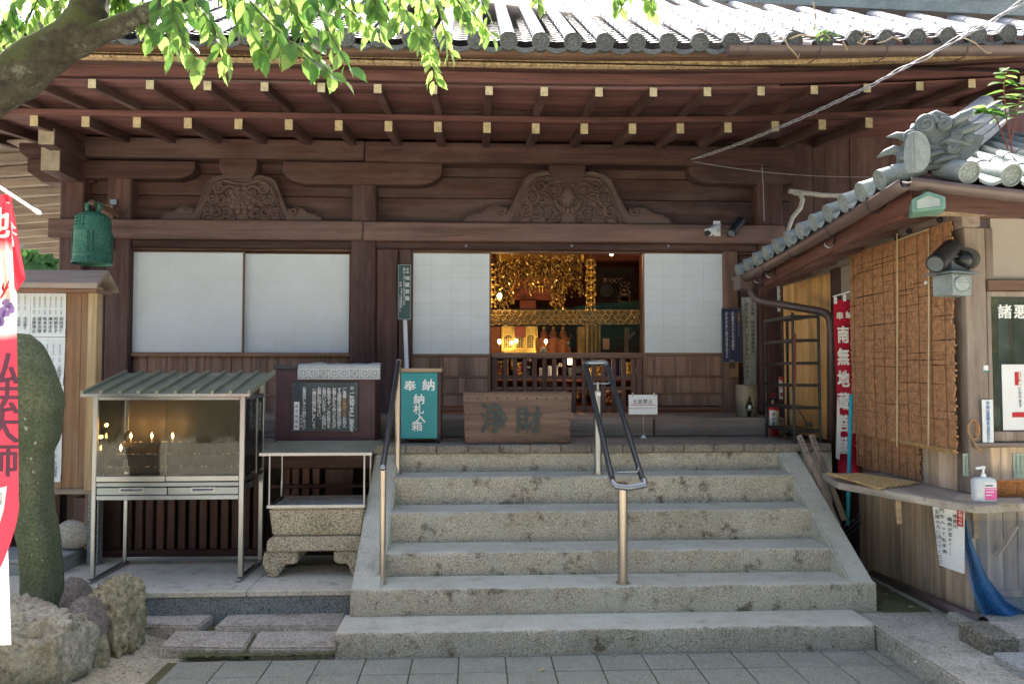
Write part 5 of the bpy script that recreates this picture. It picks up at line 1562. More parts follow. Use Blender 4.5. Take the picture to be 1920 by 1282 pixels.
for py in (558.5, 719): mb.ball(V(1416.5, py, PY - .002), .006, 7, 4, (1, .6, 1))
mb.build('nail_heads', M['steel'], pq, smooth='all')
# ceramic vase with an opening, a little cup inside
VY = 7.62
vx = X(1400, VY, 770); vr = 20 * VY / F_PX; vz1 = Z(721, VY - vr * 0)
M['vase'] = None
m, t, b = nm('ash_glazed_ceramic')
v = coords(t)
sx = N(t, 'ShaderNodeSeparateXYZ'); L(t, N(t, 'ShaderNodeTexCoord').outputs['Object'], sx.inputs[0])
gz = N(t, 'ShaderNodeMapRange'); gz.inputs[1].default_value = VZ; gz.inputs[2].default_value = vz1; L(t, sx.outputs[2], gz.inputs[0])
ng = N(t, 'ShaderNodeMath', operation='ADD'); nn = N(t, 'ShaderNodeMath', operation='MULTIPLY_ADD'); nn.inputs[1].default_value = .7; nn.inputs[2].default_value = -.35
L(t, noise_n(t, v, 7, 5, .7), nn.inputs[0]); L(t, gz.outputs[0], ng.inputs[0]); L(t, nn.outputs[0], ng.inputs[1])
L(t, ramp(t, ng.outputs[0], [(.2, (.03, .033, .036)), (.5, (.10, .088, .06)), (.75, (.20, .17, .11)), (1, (.17, .145, .09))]), b.inputs['Base Color'])
b.inputs['Roughness'].default_value = .5
bump(t, b, noise_n(t, v, 60, 4), .4, .004)
M['vase'] = m
vs_ = thing('ceramic_vase', 'tall ash glazed ceramic cylinder with a leaf shaped opening', 'vase', (vx, VY, VZ))
mb = MB(); n = 48; nz = 40; vsx = []; fsx = []
def hole(a, z):
    # leaf shaped opening facing the viewer
    s = (a + math.pi / 2) * vr; zz = (z - (VZ + (vz1 - VZ) * .53)) / ((vz1 - VZ) * .26)
    if abs(zz) > 1: return False
    w_ = .042 * (1 - abs(zz)) ** .8 if zz > 0 else .034 * (1 - abs(zz)) ** .9
    return abs(s + .004) < w_
for j in range(nz + 1):
    z = VZ + (vz1 - VZ) * j / nz
    rr = vr * (1 + .02 * math.sin(j * .25)) * (.985 if j in (0,) else 1)
    for i in range(n):
        a = 2 * math.pi * i / n
        if j == nz: z = vz1 - (.012 if -1.9 < (a if a < math.pi else a - 6.283) < -1.0 else 0) - .006 * mnoise.noise((a * 2, 0, 0))
        vsx.append((vx + rr * math.cos(a), VY + rr * math.sin(a), z))
for j in range(nz):
    for i in range(n):
        a = 2 * math.pi * (i + .5) / n; a = a if a < math.pi else a - 6.283
        if hole(a, VZ + (vz1 - VZ) * (j + .5) / nz): continue
        fsx.append((j * n + i, j * n + (i + 1) % n, (j + 1) * n + (i + 1) % n, (j + 1) * n + i))
mb.add(vsx, fsx)
MB_ = mb.build('vase_wall', M['vase'], vs_, smooth='all')
so = MB_.modifiers.new('wall', 'SOLIDIFY'); so.thickness = .014; so.offset = -1
MB().lathe([(.001, VZ + .004), (vr * .93, VZ + .004)], (vx, VY, 0), 24).build('vase_floor', M['vase'], vs_)
zh = VZ + (vz1 - VZ) * .5
MB().tube([(vx - .055 + .11 * k / 8, VY - vr - .012 * math.sin(math.pi * k / 8) - .004, zh - .012 * math.sin(math.pi * k / 8) + .012) for k in range(9)], [.004, .008, .010, .011, .011, .011, .010, .008, .004], 7).build('ledge_lip', M['vase'], vs_, smooth='all')
cup = MB().lathe([(.012, zh + .008), (.015, zh + .012), (.016, zh + .045), (.013, zh + .047), (.012, zh + .02), (.001, zh + .018)], (vx, VY - vr + .02, 0), 14).build('small_cup', M['white'], None, smooth=True)
tag(cup, 'tiny white cup set in the opening of the ceramic vase', 'cup')
# ------------------------------------------------------------------ black corner rack
rk = thing('shelf_rack', 'empty black metal rack of six shelves between the vase and the drainpipe', 'shelf rack', (2.85, 6.7, VZ))
RX0_, RX1_ = X(1489, 6.70, 800), X(1537.5, 6.70, 800)
RY0, RY1 = 6.70, 7.34
for (x, y, dz) in ((RX0_, RY0, 0), (RX1_, RY0, 0), (RX0_, RY1, 0), (RX1_ - .02, RY1, 0)):
    ztp = Z(584, RY0) if y == RY0 else Z(590, RY0)
    MB().tube([(x, y, VZ), (x, y, ztp)], .013, 8).build('upright', M['iron'], rk, smooth=True)
for py in (590, 635.5, 679, 721, 764, 808):
    z = Z(py, RY0)
    mb = MB(); mb.box(RX0_ - .012, RX1_ + .012, RY0 - .008, RY1 + .01, z - .007, z)
    mb.box(RX0_ - .008, RX1_ + .008, RY0 - .012, RY0 - .004, z - .02, z + .006); mb.box(RX0_ - .016, RX0_ - .008, RY0, RY1, z - .02, z + .006)
    mb.build('shelf', M['iron'], rk)
mb = MB()
MB().bar(V(1490, 625, RY0 - .02), V(1491, 725, RY0 - .02), .018, .012, (0, -1, 0)).build('red_strap', M['redbrown'] if 'redbrown' in M else M['red_x'], rk)
MB().tube([V(1497, 768, RY0 + .05), V(1514, 795, RY0 + .02), V(1517, 797, RY0)], .005, 5).build('dangling_wire', M['iron'], rk)
bx('wire_clip', X(1511, 6.7), X(1521, 6.7), 6.69, 6.71, Z(802, 6.7), Z(794, 6.7), M['iron'], rk, .002)
# fire extinguisher and its red sign
EY = 7.50
ex = X(1449, EY, 780); er = 11.5 * EY / F_PX
fe = thing('fire_extinguisher', 'red fire extinguisher standing behind the black rack', 'fire extinguisher', (ex, EY, VZ))
M['fered'] = plain('extinguisher_red', (.42, .02, .018), .3, var=.08)
zt = Z(762, EY)
MB().lathe([(er * .95, VZ), (er, VZ + .01), (er, zt - .04), (er * .8, zt - .012), (er * .35, zt), (er * .3, zt + .03), (.001, zt + .03)], (ex, EY, 0), 20).build('cylinder', M['fered'], fe, smooth=True)
MB().tube([(ex, EY, zt + .02), (ex, EY, zt + .06)], .014, 8).build('valve', M['steel'], fe)
MB().tube([(ex - .06, EY - .01, zt + .05), (ex, EY, zt + .06), (ex + .045, EY, zt + .075)], .008, 6).build('lever', M['black'], fe)
MB().tube([(ex + .012 + .022 * math.cos(a), EY, zt + .105 + .022 * math.sin(a)) for a in [k * .628 for k in range(10)]], .004, 5, closed=True).build('pull_ring', M['redsign'], fe)
MB().tube([(ex - .01, EY, zt + .05), (ex - .07, EY - .02, zt + .02), (ex - .085, EY - .03, zt - .1), (ex - .075, EY - .02, zt - .28)], .01, 7).build('hose', M['black'], fe, smooth='all')
mb = MB()
def lab(u, v):
    a = -math.pi / 2 + (u - .5) * 1.9
    return (ex + er * 1.012 * math.cos(a), EY + er * 1.012 * math.sin(a), VZ + .09 + v * .16)
mb.grid(lab, 10, 1)
MB().grid(lab, 10, 1).build('label_band', M['white'], fe, smooth='all')
mb = MB()
vcol(mb, '消火器', (ex - .02, EY - er * 1.03, VZ + .235), .035, .045, off=.02); fin_text(mb, 'lettering', M['ink'], fe)
x0, x1, z0, z1 = rect(1461, 706, 1468, 748, 7.60)
es = bx('extinguisher_sign', x0, x1, 7.6, 7.606, z0, z1, M['white'], None, .001)
tag(es, 'narrow red and white fire extinguisher sign behind the black rack', 'sign')
mb = MB(); vcol(mb, '消火器', (((x0 + x1) / 2), 7.597, z1 - .005), .038, .068, off=.04, sx=.9); fin_text(mb, 'lettering', M['redsign'], es)
bx('red_edge', x0, x1, 7.597, 7.599, z1 - .03, z1 - .001, M['redsign'], es, 0)
x0, x1, z0, z1 = rect(1457.5, 519, 1467.5, 584, 8.3)
wsl = bx('paper_slip', x0, x1, 8.3, 8.305, z0, z1, M['white'], None, .001)
tag(wsl, 'white paper slip hanging below the lower end of the kiosk gutter', 'paper slip')
mb = MB(); vcol(mb, '御祈祷受付', ((x0 + x1) / 2, 8.297, z1 - .03), .04, .062); fin_text(mb, 'lettering', M['inkgrey'], wsl)
# two wooden sticks leaning at the end of the veranda
for i, (a, b, lab_) in enumerate((((1497.5, 816, 6.56), (1571, 985, 6.15), 'wooden stick with bolt holes leaning on the veranda end, the one nearer the stairs'), ((1521, 815, 6.56), (1583, 975, 6.2), 'wooden stick with bolt holes leaning on the veranda end, the one nearer the red banner'))):
    mb = MB(); P0, P1 = V(*a), V(*b)
    mb.bar(P1, P0, .046, .028, (0, -1, 0))
    o = mb.build('wooden_stick', M['grey_z'], None, bevel=.003)
    tag(o, lab_, 'stick', 'wooden sticks at the end of the veranda')
    mb = MB()
    for t in (.88, .92, .96, .80): mb.ball(P1 * (1 - t) + P0 * t + Vector((0, -.018, 0)), .007, 6, 4, (1, .6, 1))
    mb.build('bolt_heads', M['iron'], o, smooth='all')
# veranda end wall below
bx('veranda_end', X(1503, 6.64, 860), X(1560, 6.64, 860), 6.64, 7.6, .1, VZ - .07, M['terrace'], hall, .004)
# camera, spotlight on the beam
YCm = YN - .0
sc = thing('security_camera', 'white security camera on the beam right of the doorway', 'security camera', V(1336, 430, YCm - .1))
bx('mount_plate', *rect(1337, 415, 1350, 443, YCm)[:2], YCm - .02, YCm - .004, *rect(1337, 415, 1350, 443, YCm)[2:], M['white'], sc, .003)
MB().tube([V(1343, 428, YCm - .02), V(1340, 430, YCm - .08)], .016, 8).build('neck', M['white'], sc, smooth=True)
MB().bar(V(1346, 426, YCm - .06), V(1327, 437, YCm - .20), .075, .075).build('camera_body', M['white'], sc, bevel=.012, seg=2)
MB().tube([V(1328.3, 436.4, YCm - .19), V(1325.5, 438, YCm - .21)], .032, 14).build('lens', M['black'], sc, smooth=True)
MB().bar(V(1347, 422, YCm - .05), V(1327.5, 430, YCm - .20), .09, .008).build('visor', M['white'], sc, bevel=.002)
sl_ = thing('spotlight', 'small black spotlight on the beam beside the white camera', 'spotlight', V(1376, 430, YCm - .1))
MB().lathe([(.045, YCm - .03), (.045, YCm - .004)], (V(1370, 438, YCm).x, 0, V(1370, 438, YCm).z), 16, 'y').build('mount_plate', M['black'], sl_, smooth=True)
MB().tube([V(1370, 438, YCm - .03), V(1378, 432, YCm - .07)], .014, 8).build('neck', M['black'], sl_, smooth=True)
MB().tube([V(1389, 414, YCm - .05), V(1372, 437, YCm - .16)], .05, 18).build('lamp_barrel', M['black'], sl_, smooth=True)
MB().tube([V(1372.6, 436.2, YCm - .157), V(1371.2, 438.2, YCm - .166)], .04, 18).build('lens', M['glassy'] if 'glassy' in M else M['steel'], sl_, smooth=True)
for px in (874, 1072, 1253):
    p = V(px, 461, YC + .015)
    tag(MB().lathe([(.012, -.012), (.016, -.006), (.006, 0.0)], p, 10, 'y').build('lintel_stud', M['steel'], hall, smooth=True))
# wires
def sag(P, Q, s, n=24): return [P * (1 - i / n) + Q * (i / n) + Vector((0, 0, -s * 4 * (i / n) * (1 - i / n))) for i in range(n + 1)]
w0, w1 = V(1296, 300, YN - .02), V(1960, -18, 4.6)
base = sag(w0, w1, .10, 90)
for k, rr in enumerate((.0045, .0045, .004)):
    pts = []
    for i, p in enumerate(base):
        t = i / 90
        am = .013 if .05 < t < .62 else .028 * (t if k == 2 else .3)
        a = i * .55 + k * 2.1
        pts.append(p + Vector((0, am * math.cos(a), am * math.sin(a))))
    o = MB().tube(pts, rr, 5).build('service_wire', M['wire'], None, smooth='all')
    tag(o, 'grey strand of the twisted service wires slanting up past the roof corner', 'wire', 'twisted service wires')
o = MB().tube(sag(V(1300, 303, YN - .02), V(1640, 332, 7.6), .05), .004, 5).build('thin_wire', M['wire'], None)
tag(o, 'single thin wire running level from the bracket arm behind the ridge ornament', 'wire')
o = MB().tube([V(1300, 304, YN - .02), V(1420, 304, YN - .02), V(1428, 306, YN - .02), V(1431, 350, YN - .02), V(1433, 415, YN - .02)], .004, 5).build('pinned_wire', M['wire'], None)
tag(o, 'thin wire pinned along the right column down to the beam', 'wire')
o = MB().tube([V(1640, 372, 8.1), V(1590, 367, 8.2), V(1540, 366, 8.25), V(1500, 361, 8.3), V(1479, 358, 8.3)], .028, 9).build('taped_conduit', M['white_pipe'], None, smooth='all')
tag(o, 'pale taped conduit running level above the kiosk tiles', 'conduit')
o = MB().tube([V(1487, 362, 8.28), V(1500, 364, 8.26), V(1505, 375, 8.25), V(1501, 390, 8.25), V(1486, 408, 8.25), V(1478, 430, 8.25), V(1470, 462, 8.2)], [.02, .026, .027, .026, .025, .022, .02], 9).build('taped_conduit', M['white_pipe'], None, smooth='all')
tag(o, 'pale taped conduit bending down to the kiosk eave', 'conduit')
# ================================================================== KIOSK ON THE RIGHT
KX, KY, KZ = 3.36, 5.12, .985
ks = thing('kiosk', 'small tiled timber kiosk with counter, rolled reed blinds and glazed front on the right', 'kiosk', (KX, KY, .138))
def LW(px, py, X_=None): return atx(px, py, KX if X_ is None else X_)
def yl(px, X_=None): return LW(px, 700, X_).y
# lower side wall of vertical planks
y = KY + .002
i = 0
while y < 6.6:
    w = R.uniform(.085, .135)
    dx = R.uniform(0, .006)
    bx('wall_plank', KX + dx, KX + .03 + dx, y + .001, y + w - .001, .10, KZ - .055, M['kplank'], ks, .003)
    y += w
bx('sill_beam', KX - .012, KX + .05, KY, 6.6, .06, .105, M['grey_y'], ks, .004)
bx('footing', KX - .03, KX + .2, KY - .02, 8.4, -.02, .075, M['gravel'], ks, .012)
bx('footing', 3.2, 4.6, 4.795, KY + .05, .0, .19, M['apron'], ks, .012)
bx('wall_panel', KX + .004, KX + .03, 6.6, 8.3, .08, 1.17, M['dark_z'], ks, 0)
# lower front wall: grey planks, a rail and a pale board
x = KX + .002
while x < 4.6:
    w = R.uniform(.09, .12)
    bx('wall_plank', x + .001, x + w - .001, KY + .003 + R.uniform(0, .004), KY + .03, Z(1128, KY), KZ - .055, M['kplank_g'], ks, .003)
    x += w
bx('front_rail', KX + .001, 4.6, KY - .014, KY + .03, Z(1132, KY), Z(1118, KY), M['kplank_g'], ks, .003)
bx('front_board', KX + .001, 4.6, KY - .002, KY + .02, .08, Z(1133, KY), M['grey_granite'], ks, .003)
for a, b, lo_, hi in (((1895, 985), (1868, 1035), 0, 0),):
    MB().bar(V(1905, 985, KY - .12), V(1870, 1040, KY - .01), .03, .03).build('counter_brace', M['kplank_g'], ks, bevel=.003)
# foundation stones
for a_, b_, y_, z_, mt_ in ((3.03, 3.215, 4.49, .25, 'gravel'), (3.22, 3.62, 4.52, .245, 'slab'), (3.625, 4.6, 4.5, .25, 'gravel')):
    bx('foundation_stone', a_, b_, y_, 4.79, .1, z_, M[mt_], ks, .018)
bx('foundation_stone', 2.99, 4.6, 4.1, 4.40, .1, .195, M['grey_granite'], ks, .012)
# counter
cpts = [atz(1562, 899, KZ), atz(1572, 904, KZ), atz(1720, 930, KZ), atz(1826, 946, KZ), atz(1846, 947, KZ), atz(1990, 938, KZ)]
poly = [(p.x, p.y) for p in cpts] + [(4.6, KY + .25), (KX + .03, KY + .25), (KX + .03, 6.25), (cpts[0].x + .1, 6.25)]
ct = MB().prism(poly, KZ - .052, KZ, 'z').build('counter_top', M['counter'], ks, bevel=.005)
for px, py0, py1, Yq in ((1683, 935, 992, 5.3), (1826, 962, 1022, 5.0)):
    a = V(px, py0, Yq + .05)
    MB().bar(Vector((a.x, a.y, KZ - .053)), Vector((a.x + .02, a.y + .02, Z(py1, Yq))), .035, .025, (0, 1, 0)).build('counter_bracket', M['pale_x'], ks, bevel=.003)
# upper side wall: panels, posts, beam
bx('corner_post', KX - .004, KX + .14, KY - .004, KY + .14, KZ, 2.80, M['grey_z'], ks, .006)
bx('inner_post', KX - .012, KX + .03, KY + .142, KY + .24, 1.30, 2.80, M['grey_z'], ks, .006)
bx('side_board', KX + .02, KX + .04, KY + .24, yl(1600), 1.42, 2.2, M['red_z'] if 'red_z' in M else M['red_x'], ks, 0)
bx('side_sill', KX - .02, KX + .06, KY + .142, yl(1600), 1.30, 1.42, M['grey_y'], ks, .005)
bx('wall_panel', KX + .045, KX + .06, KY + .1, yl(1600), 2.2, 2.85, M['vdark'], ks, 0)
bx('wall_panel', KX + .01, KX + .05, KY + .14, yl(1598), KZ, 1.30, M['kplank'], ks, 0)
yy = KY + .142
while yy < 6.3:
    w = R.uniform(.09, .13)
    bx('wall_plank', KX - .006, KX + .009, yy + .001, yy + w - .001, KZ + .001, 1.299, M['kplank'], ks, .002)
    yy += w
ya, yb = yl(1578), yl(1563)
bx('side_post', KX - .02, KX + .1, ya, yb, .3, 2.8, M['dark_z'], ks, .005)
bx('plaster_strip', KX + .01, KX + .05, yl(1600), ya, 1.2, 2.8, M['cream'], ks, 0)
yj = yl(1516)
for a, b in ((yb + .002, yj - .002), (yj + .002, yl(1470))):
    bx('orange_panel', KX + .002, KX + .03, a, b, VZ - .02, 2.75, M['orange_z'], ks, .002)
bx('side_post', KX - .015, KX + .1, yl(1470) + .002, yl(1462), .3, 2.8, M['dark_z'], ks, .005)
MB().add([(KX - .05, KY - .05, 2.80), (KX + .08, KY - .05, 2.80), (KX + .08, 8.5, 2.755), (KX - .05, 8.5, 2.755), (KX - .05, KY - .05, 2.94), (KX + .08, KY - .05, 2.94), (KX + .08, 8.5, 2.90), (KX - .05, 8.5, 2.90)], [(0, 3, 2, 1), (4, 5, 6, 7), (0, 1, 5, 4), (1, 2, 6, 5), (2, 3, 7, 6), (3, 0, 4, 7)]).build('side_beam', M['grey_y'], ks, bevel=.006)
# front: plaster, lintel, window, planks
fx1 = 4.7
bx('front_post', KX + .142, KX + .20, KY + .0, KY + .12, Z(520, KY), 2.80, M['grey_z'], ks, .005)
bx('plaster_panel', KX + .205, fx1, KY + .03, KY + .07, Z(519, KY), Z(399, KY), M['cream'], ks, 0)
bx('head_beam', KX - .05, fx1, KY - .04, KY + .10, Z(398, KY), Z(378, KY) + .05, M['brown_x'], ks, .006)
bx('lintel', KX + .142, fx1, KY - .02, KY + .10, Z(540, KY), Z(519.5, KY), M['brown_x'], ks, .005)
bx('window_sill', KX + .01, fx1, KY - .04, KY + .12, Z(842, KY), Z(833, KY), M['grey_x'], ks, .005)
x = KX + .002
while x < fx1:
    w = R.uniform(.10, .13)
    bx('wall_plank', x + .001, x + w - .001, KY + .02, KY + .035 + R.uniform(0, .003), KZ + .001, Z(842.5, KY), M['kplank'], ks, .002)
    x += w
wx0 = KX + .145
wz0, wz1 = Z(832, KY), Z(541, KY)
wf = MB()
wf.box(wx0, wx0 + .03, KY + .0, KY + .07, wz0, wz1); wf.box(wx0 + .03, fx1, KY + .0, KY + .07, wz1 - .035, wz1); wf.box(wx0 + .03, fx1, KY, KY + .07, wz0, wz0 + .07)
win = wf.build('window', M['grey_z'], ks, bevel=.004)
MB().box(wx0 + .03, fx1, KY + .035, KY + .039, wz0 + .07, wz1 - .035).build('pane', M['pane'], win)
mb = MB()
for px, ch in ((1884, '諸'), (1914, '悪')): put(mb, ch, V(px, 584, KY + .03), 29 * KY / F_PX, off=.035)
fin_text(mb, 'white_lettering', M['whitetext'], win)
for (a, b, c, d, mt, dy) in ((1860, 1872, 560, 660, 'gold_d', .5), (1874, 1894, 570, 830, 'bluegrey', .45), (1896, 1905, 600, 690, 'pinkred', .4), (1880, 1930, 600, 690, 'pinkred', .55), (1902, 1924, 590, 690, 'slate', .38), (1915, 1990, 560, 830, 'black', .6)):
    x0, x1, z0, z1 = rect(a, c, b, d, KY + dy)
    M.setdefault('bluegrey', plain('blue_grey_paint', (.28, .33, .40), .8)); M.setdefault('pinkred', plain('faded_red', (.36, .12, .13), .8))
    bx('inside_panel', x0, x1, KY + dy, KY + dy + .02, z0, z1, M[mt], ks, 0)
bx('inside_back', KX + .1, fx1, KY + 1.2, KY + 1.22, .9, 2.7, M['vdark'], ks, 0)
bx('kiosk_back', KX + .1, fx1 + .6, 8.3, 8.35, .1, 2.9, M['dark_x'], ks, 0)
# ------------------------------------------------------------------ kiosk roof
GX = 2.66; GY = 4.60
def gz(y): return 2.99 - (y - GY) * .079                      # gutter lip along the side eave
def fz(x): return 2.99 - (x - GX) * .075                      # along the front eave
# gutters as open half pipes
def gutter(P, Q, r, out, name='gutter'):
    mb = MB(); n = 14; vs = []; fs = []
    for i in range(n + 1):
        p = P * (1 - i / n) + Q * (i / n) + Vector((0, 0, -.02 * math.sin(math.pi * i / n)))
        for k in range(9):
            a = math.pi + math.pi * k / 8
            vs.append(p + out * (r * math.cos(a)) + Vector((0, 0, 1.25 * r * math.sin(a))))
    for i in range(n):
        for k in range(8): fs.append((i * 9 + k, i * 9 + k + 1, i * 9 + 10 + k, i * 9 + 9 + k))
    o = mb.add(vs, fs).build(name, M['gutter'], ks, smooth=True)
    so = o.modifiers.new('wall', 'SOLIDIFY'); so.thickness = .004
    return o
sideQ = Vector((GX + .0, 7.50, gz(7.5)))
gL = gutter(Vector((GX, GY, 2.995)), sideQ, .052, Vector((1, 0, 0)))
gF = gutter(Vector((GX, GY, 2.995)), Vector((4.9, GY, fz(4.9))), .052, Vector((0, 1, 0)))
for yq in (5.0, 5.6, 6.3, 6.9):
    z = gz(yq) - .02
    MB().tube([(GX - .056, yq, z), (GX - .03, yq, z - .065), (GX + .03, yq, z - .07), (GX + .06, yq, z - .03), (GX + .16, yq, z + .02)], .005, 5).build('gutter_hook', M['iron'], gL)
for yq, dz in ((5.72, -.12), (6.9, -.11), (7.2, -.1)):
    z = gz(yq) + dz
    MB().tube([(GX + .08, yq, z + .05), (GX + .06, yq, z - .01), (GX + .03, yq, z - .03), (GX + .0, yq, z - .015), (GX - .005, yq, z + .012)], .007, 6).build('hook', M['steel'], ks, smooth='all')
MB().tube([V(1898, 357, 4.75), V(1901, 372, 4.75), V(1897, 384, 4.75), V(1888, 386, 4.75), V(1882, 380, 4.75)], .008, 6).build('hook', M['steel'], ks, smooth='all')
bx('gutter_box', GX - .07, GX + .07, 7.44, 7.62, gz(7.5) - .14, gz(7.5) + .01, M['gutter'], ks, .008)
# red brown fascia and soffit
def strip(P, Q, w, h, name, mt):
    mb = MB(); mb.bar(P, Q, w, h); return mb.build(name, mt, ks, bevel=.004)
strip(Vector((GX + .10, GY + .10, 2.90)), Vector((GX + .10, 7.2, gz(7.2) - .095)), .03, .13, 'fascia_board', M['red_x'])
strip(Vector((GX + .10, GY + .10, 2.90)), Vector((4.9, GY + .10, fz(4.9) - .09)), .03, .12, 'fascia_board', M['red_fx'])
mb = MB()
for i in range(12):
    ya_, yb_ = GY + .12 + i * .26, GY + .12 + (i + 1) * .26 - .004
    MB().add([(GX + .116, ya_, gz(ya_) - .115), (GX + .116, yb_, gz(yb_) - .115), (KX + .1, yb_, gz(yb_) + .07), (KX + .1, ya_, gz(ya_) + .07)], [(0, 1, 2, 3)]).build('soffit_board', M['red_x'], ks, recalc=False)
    if i % 2 == 0:
        MB().bar((GX + .125, ya_ + .13, gz(ya_) - .15), (KX, ya_ + .13, gz(ya_) + .02), .045, .05).build('rafter', M['dark_x'], ks, bevel=.003)
for i in range(9):
    xa_, xb_ = GX + .12 + i * .26, GX + .12 + (i + 1) * .26 - .004
    MB().add([(xa_, GY + .116, fz(xa_) - .115), (xb_, GY + .116, fz(xb_) - .115), (xb_, KY + .1, fz(xb_) + .03), (xa_, KY + .1, fz(xa_) + .03)], [(0, 1, 2, 3)]).build('soffit_board', M['red_fx'], ks, recalc=False)
strip(V(1722, 399, 4.98), V(1840, 399, 5.04), .045, .045, 'brace', M['pale_x'])
strip(V(1838, 398, 5.0), V(1885, 368, 4.78), .045, .06, 'brace', M['grey_y'])
# round and flat tiles
kt = .0705
kti = round_tile(kt, .30, None).mesh('eave_tile', M['tile_kiosk'], smooth=True)
KS = .48
def ktz(y): return 3.075 - (y - GY) * .086
rot = Matrix.Rotation(-math.pi / 2, 4, 'Z')       # face -X
yk = 4.86
ki = 0
while yk < 7.7:
    zt = ktz(yk)
    link('eave_tile', kti, ks, T3(GX - .035, yk, zt) @ rot @ Matrix.Rotation(.33, 4, 'X') @ Ry(R.uniform(-.3, .3)))
    # cover row running up the side slope until the hip
    l = min(1.9, max(.05, (yk - GY) * 1.0))
    mb = MB(); nc = int((l - .2) / .24)
    for i in range(max(0, nc)):
        for (s0, s1) in (((.24 + i * .24), (.24 + (i + 1) * .24 + .01)),):
            vs = []
            for s_, rr in ((s0, kt * .95), (s1, kt * .86)):
                for q in range(9):
                    a = math.pi * q / 8
                    vs.append((GX + s_, yk + rr * math.cos(a), zt + s_ * KS + rr * math.sin(a) - .01))
            mb.add(vs, [(q, q + 1, 10 + q, 9 + q) for q in range(8)] + [tuple(range(8, -1, -1))])
    if mb.v: mb.build('cover_tile_row', M['tile_kiosk'], ks, smooth=True)
    pt = MB(); 
    for (s0, s1, dz) in ((-.03, .3, 0), (.28, .56, .01), (.54, .8, .02)):
        if s1 > l + .25: continue
        vs = []
        for s_, k_ in ((s0, 0), (s1, 1)):
            for q in range(6):
                u = q / 5
                vs.append((GX + s_, yk + .06 + u * .13, zt - .03 + s_ * KS - .03 * math.sin(math.pi * u) + (.012 if k_ == 0 else 0)))
        pt.add(vs + [(p[0], p[1], p[2] - .022) for p in vs[:6]], [(q, q + 1, 7 + q, 6 + q) for q in range(5)] + [(q + 1, q, 12 + q, 13 + q) for q in range(5)])
    if pt.v: pt.build('pan_tile', M['tile_kiosk'], ks)
    yk += .2475; ki += 1
for i in range(8):
    xk = V(1812, 311, GY).x + .268 * i
    zt = 3.035 - .018 * i * 0 - (i * .268) * .06
    link('eave_tile', kti, ks, T3(xk, GY - .03, zt) @ Matrix.Rotation(.33, 4, 'X') @ Ry(R.uniform(-.3, .3)))
    l = min(2.2, (xk - GX))
    mb = MB(); nc = int((l - .15) / .24) + 1
    for j in range(nc):
        vs = []
        for s_, rr in ((.24 + j * .24, kt * .95), (.24 + (j + 1) * .24 + .01, kt * .86)):
            for q in range(9):
                a = math.pi * q / 8
                vs.append((xk + rr * math.cos(a), GY + s_, zt + s_ * KS + rr * math.sin(a) - .01))
        mb.add(vs, [(q, q + 1, 10 + q, 9 + q) for q in range(8)] + [tuple(range(8, -1, -1))])
    mb.build('cover_tile_row', M['tile_kiosk'], ks, smooth=True)
    for (s0, s1) in ((-.03, .27), (.25, .55), (.53, .83)):
        if s1 > l + .4: continue
        vs = []
        for k_, s_ in enumerate((s0, s1)):
            for q in range(6):
                u = q / 5
                vs.append((xk + .06 + u * .15, GY + s_, zt - .03 + s_ * KS - .03 * math.sin(math.pi * u) + (.012 if k_ == 0 else 0)))
        MB().add(vs + [(p[0], p[1], p[2] - .022) for p in vs[:6]], [(q, q + 1, 7 + q, 6 + q) for q in range(5)] + [(q + 1, q, 12 + q, 13 + q) for q in range(5)]).build('pan_tile', M['tile_kiosk'], ks)
# deck under the tiles
MB().add([(GX + .02, GY + .02, 2.98), (4.9, GY + .02, fz(4.9) - .02), (4.9, 6.2, 3.7), (4.2, 6.2, 3.72), (GX + .02, 7.6, gz(7.6) - .02), (4.2, 7.6, 3.55)], [(0, 1, 2, 3), (0, 3, 5, 4)]).build('roof_deck', M['dark_x'], ks, recalc=False)
# hip ridge: courses of flat tiles, round top
H0 = Vector((2.98, 4.98, 3.20)); HD = Vector((.70, .70, .30)).normalized()
hs = HD.cross(Vector((0, 0, 1))).normalized()
sagz = lambda t: .035 * t * t
for lay, (wd, dz) in enumerate(((.34, 0), (.30, .055), (.25, .11))):
    n = 11
    for i in range(n):
        t0, t1 = i * .2 + (.1 if lay % 2 else 0), (i + 1) * .2 + (.1 if lay % 2 else 0) - .006
        P0 = H0 + HD * t0 + Vector((0, 0, dz + sagz(t0))); P1 = H0 + HD * t1 + Vector((0, 0, dz + sagz(t1)))
        mb = MB(); mb.bar(P0, P1, wd, .05); mb.build('ridge_tile', M['ridge'], ks, bevel=.005)
for i in range(7):
    t0, t1 = .02 + i * .3, .02 + (i + 1) * .3 - .01
    P0 = H0 + HD * t0 + Vector((0, 0, .16 + sagz(t0))); P1 = H0 + HD * t1 + Vector((0, 0, .16 + sagz(t1)))
    MB().tube([P0, P1], [.082, .078], 14).build('ridge_cap', M['ridge'], ks, smooth=True)
    if i in (0, 1, 2, 3): MB().tube([P0 + HD * .10, P0 + HD * .15], .087, 14).build('ridge_band', M['orn'], ks, smooth=True)
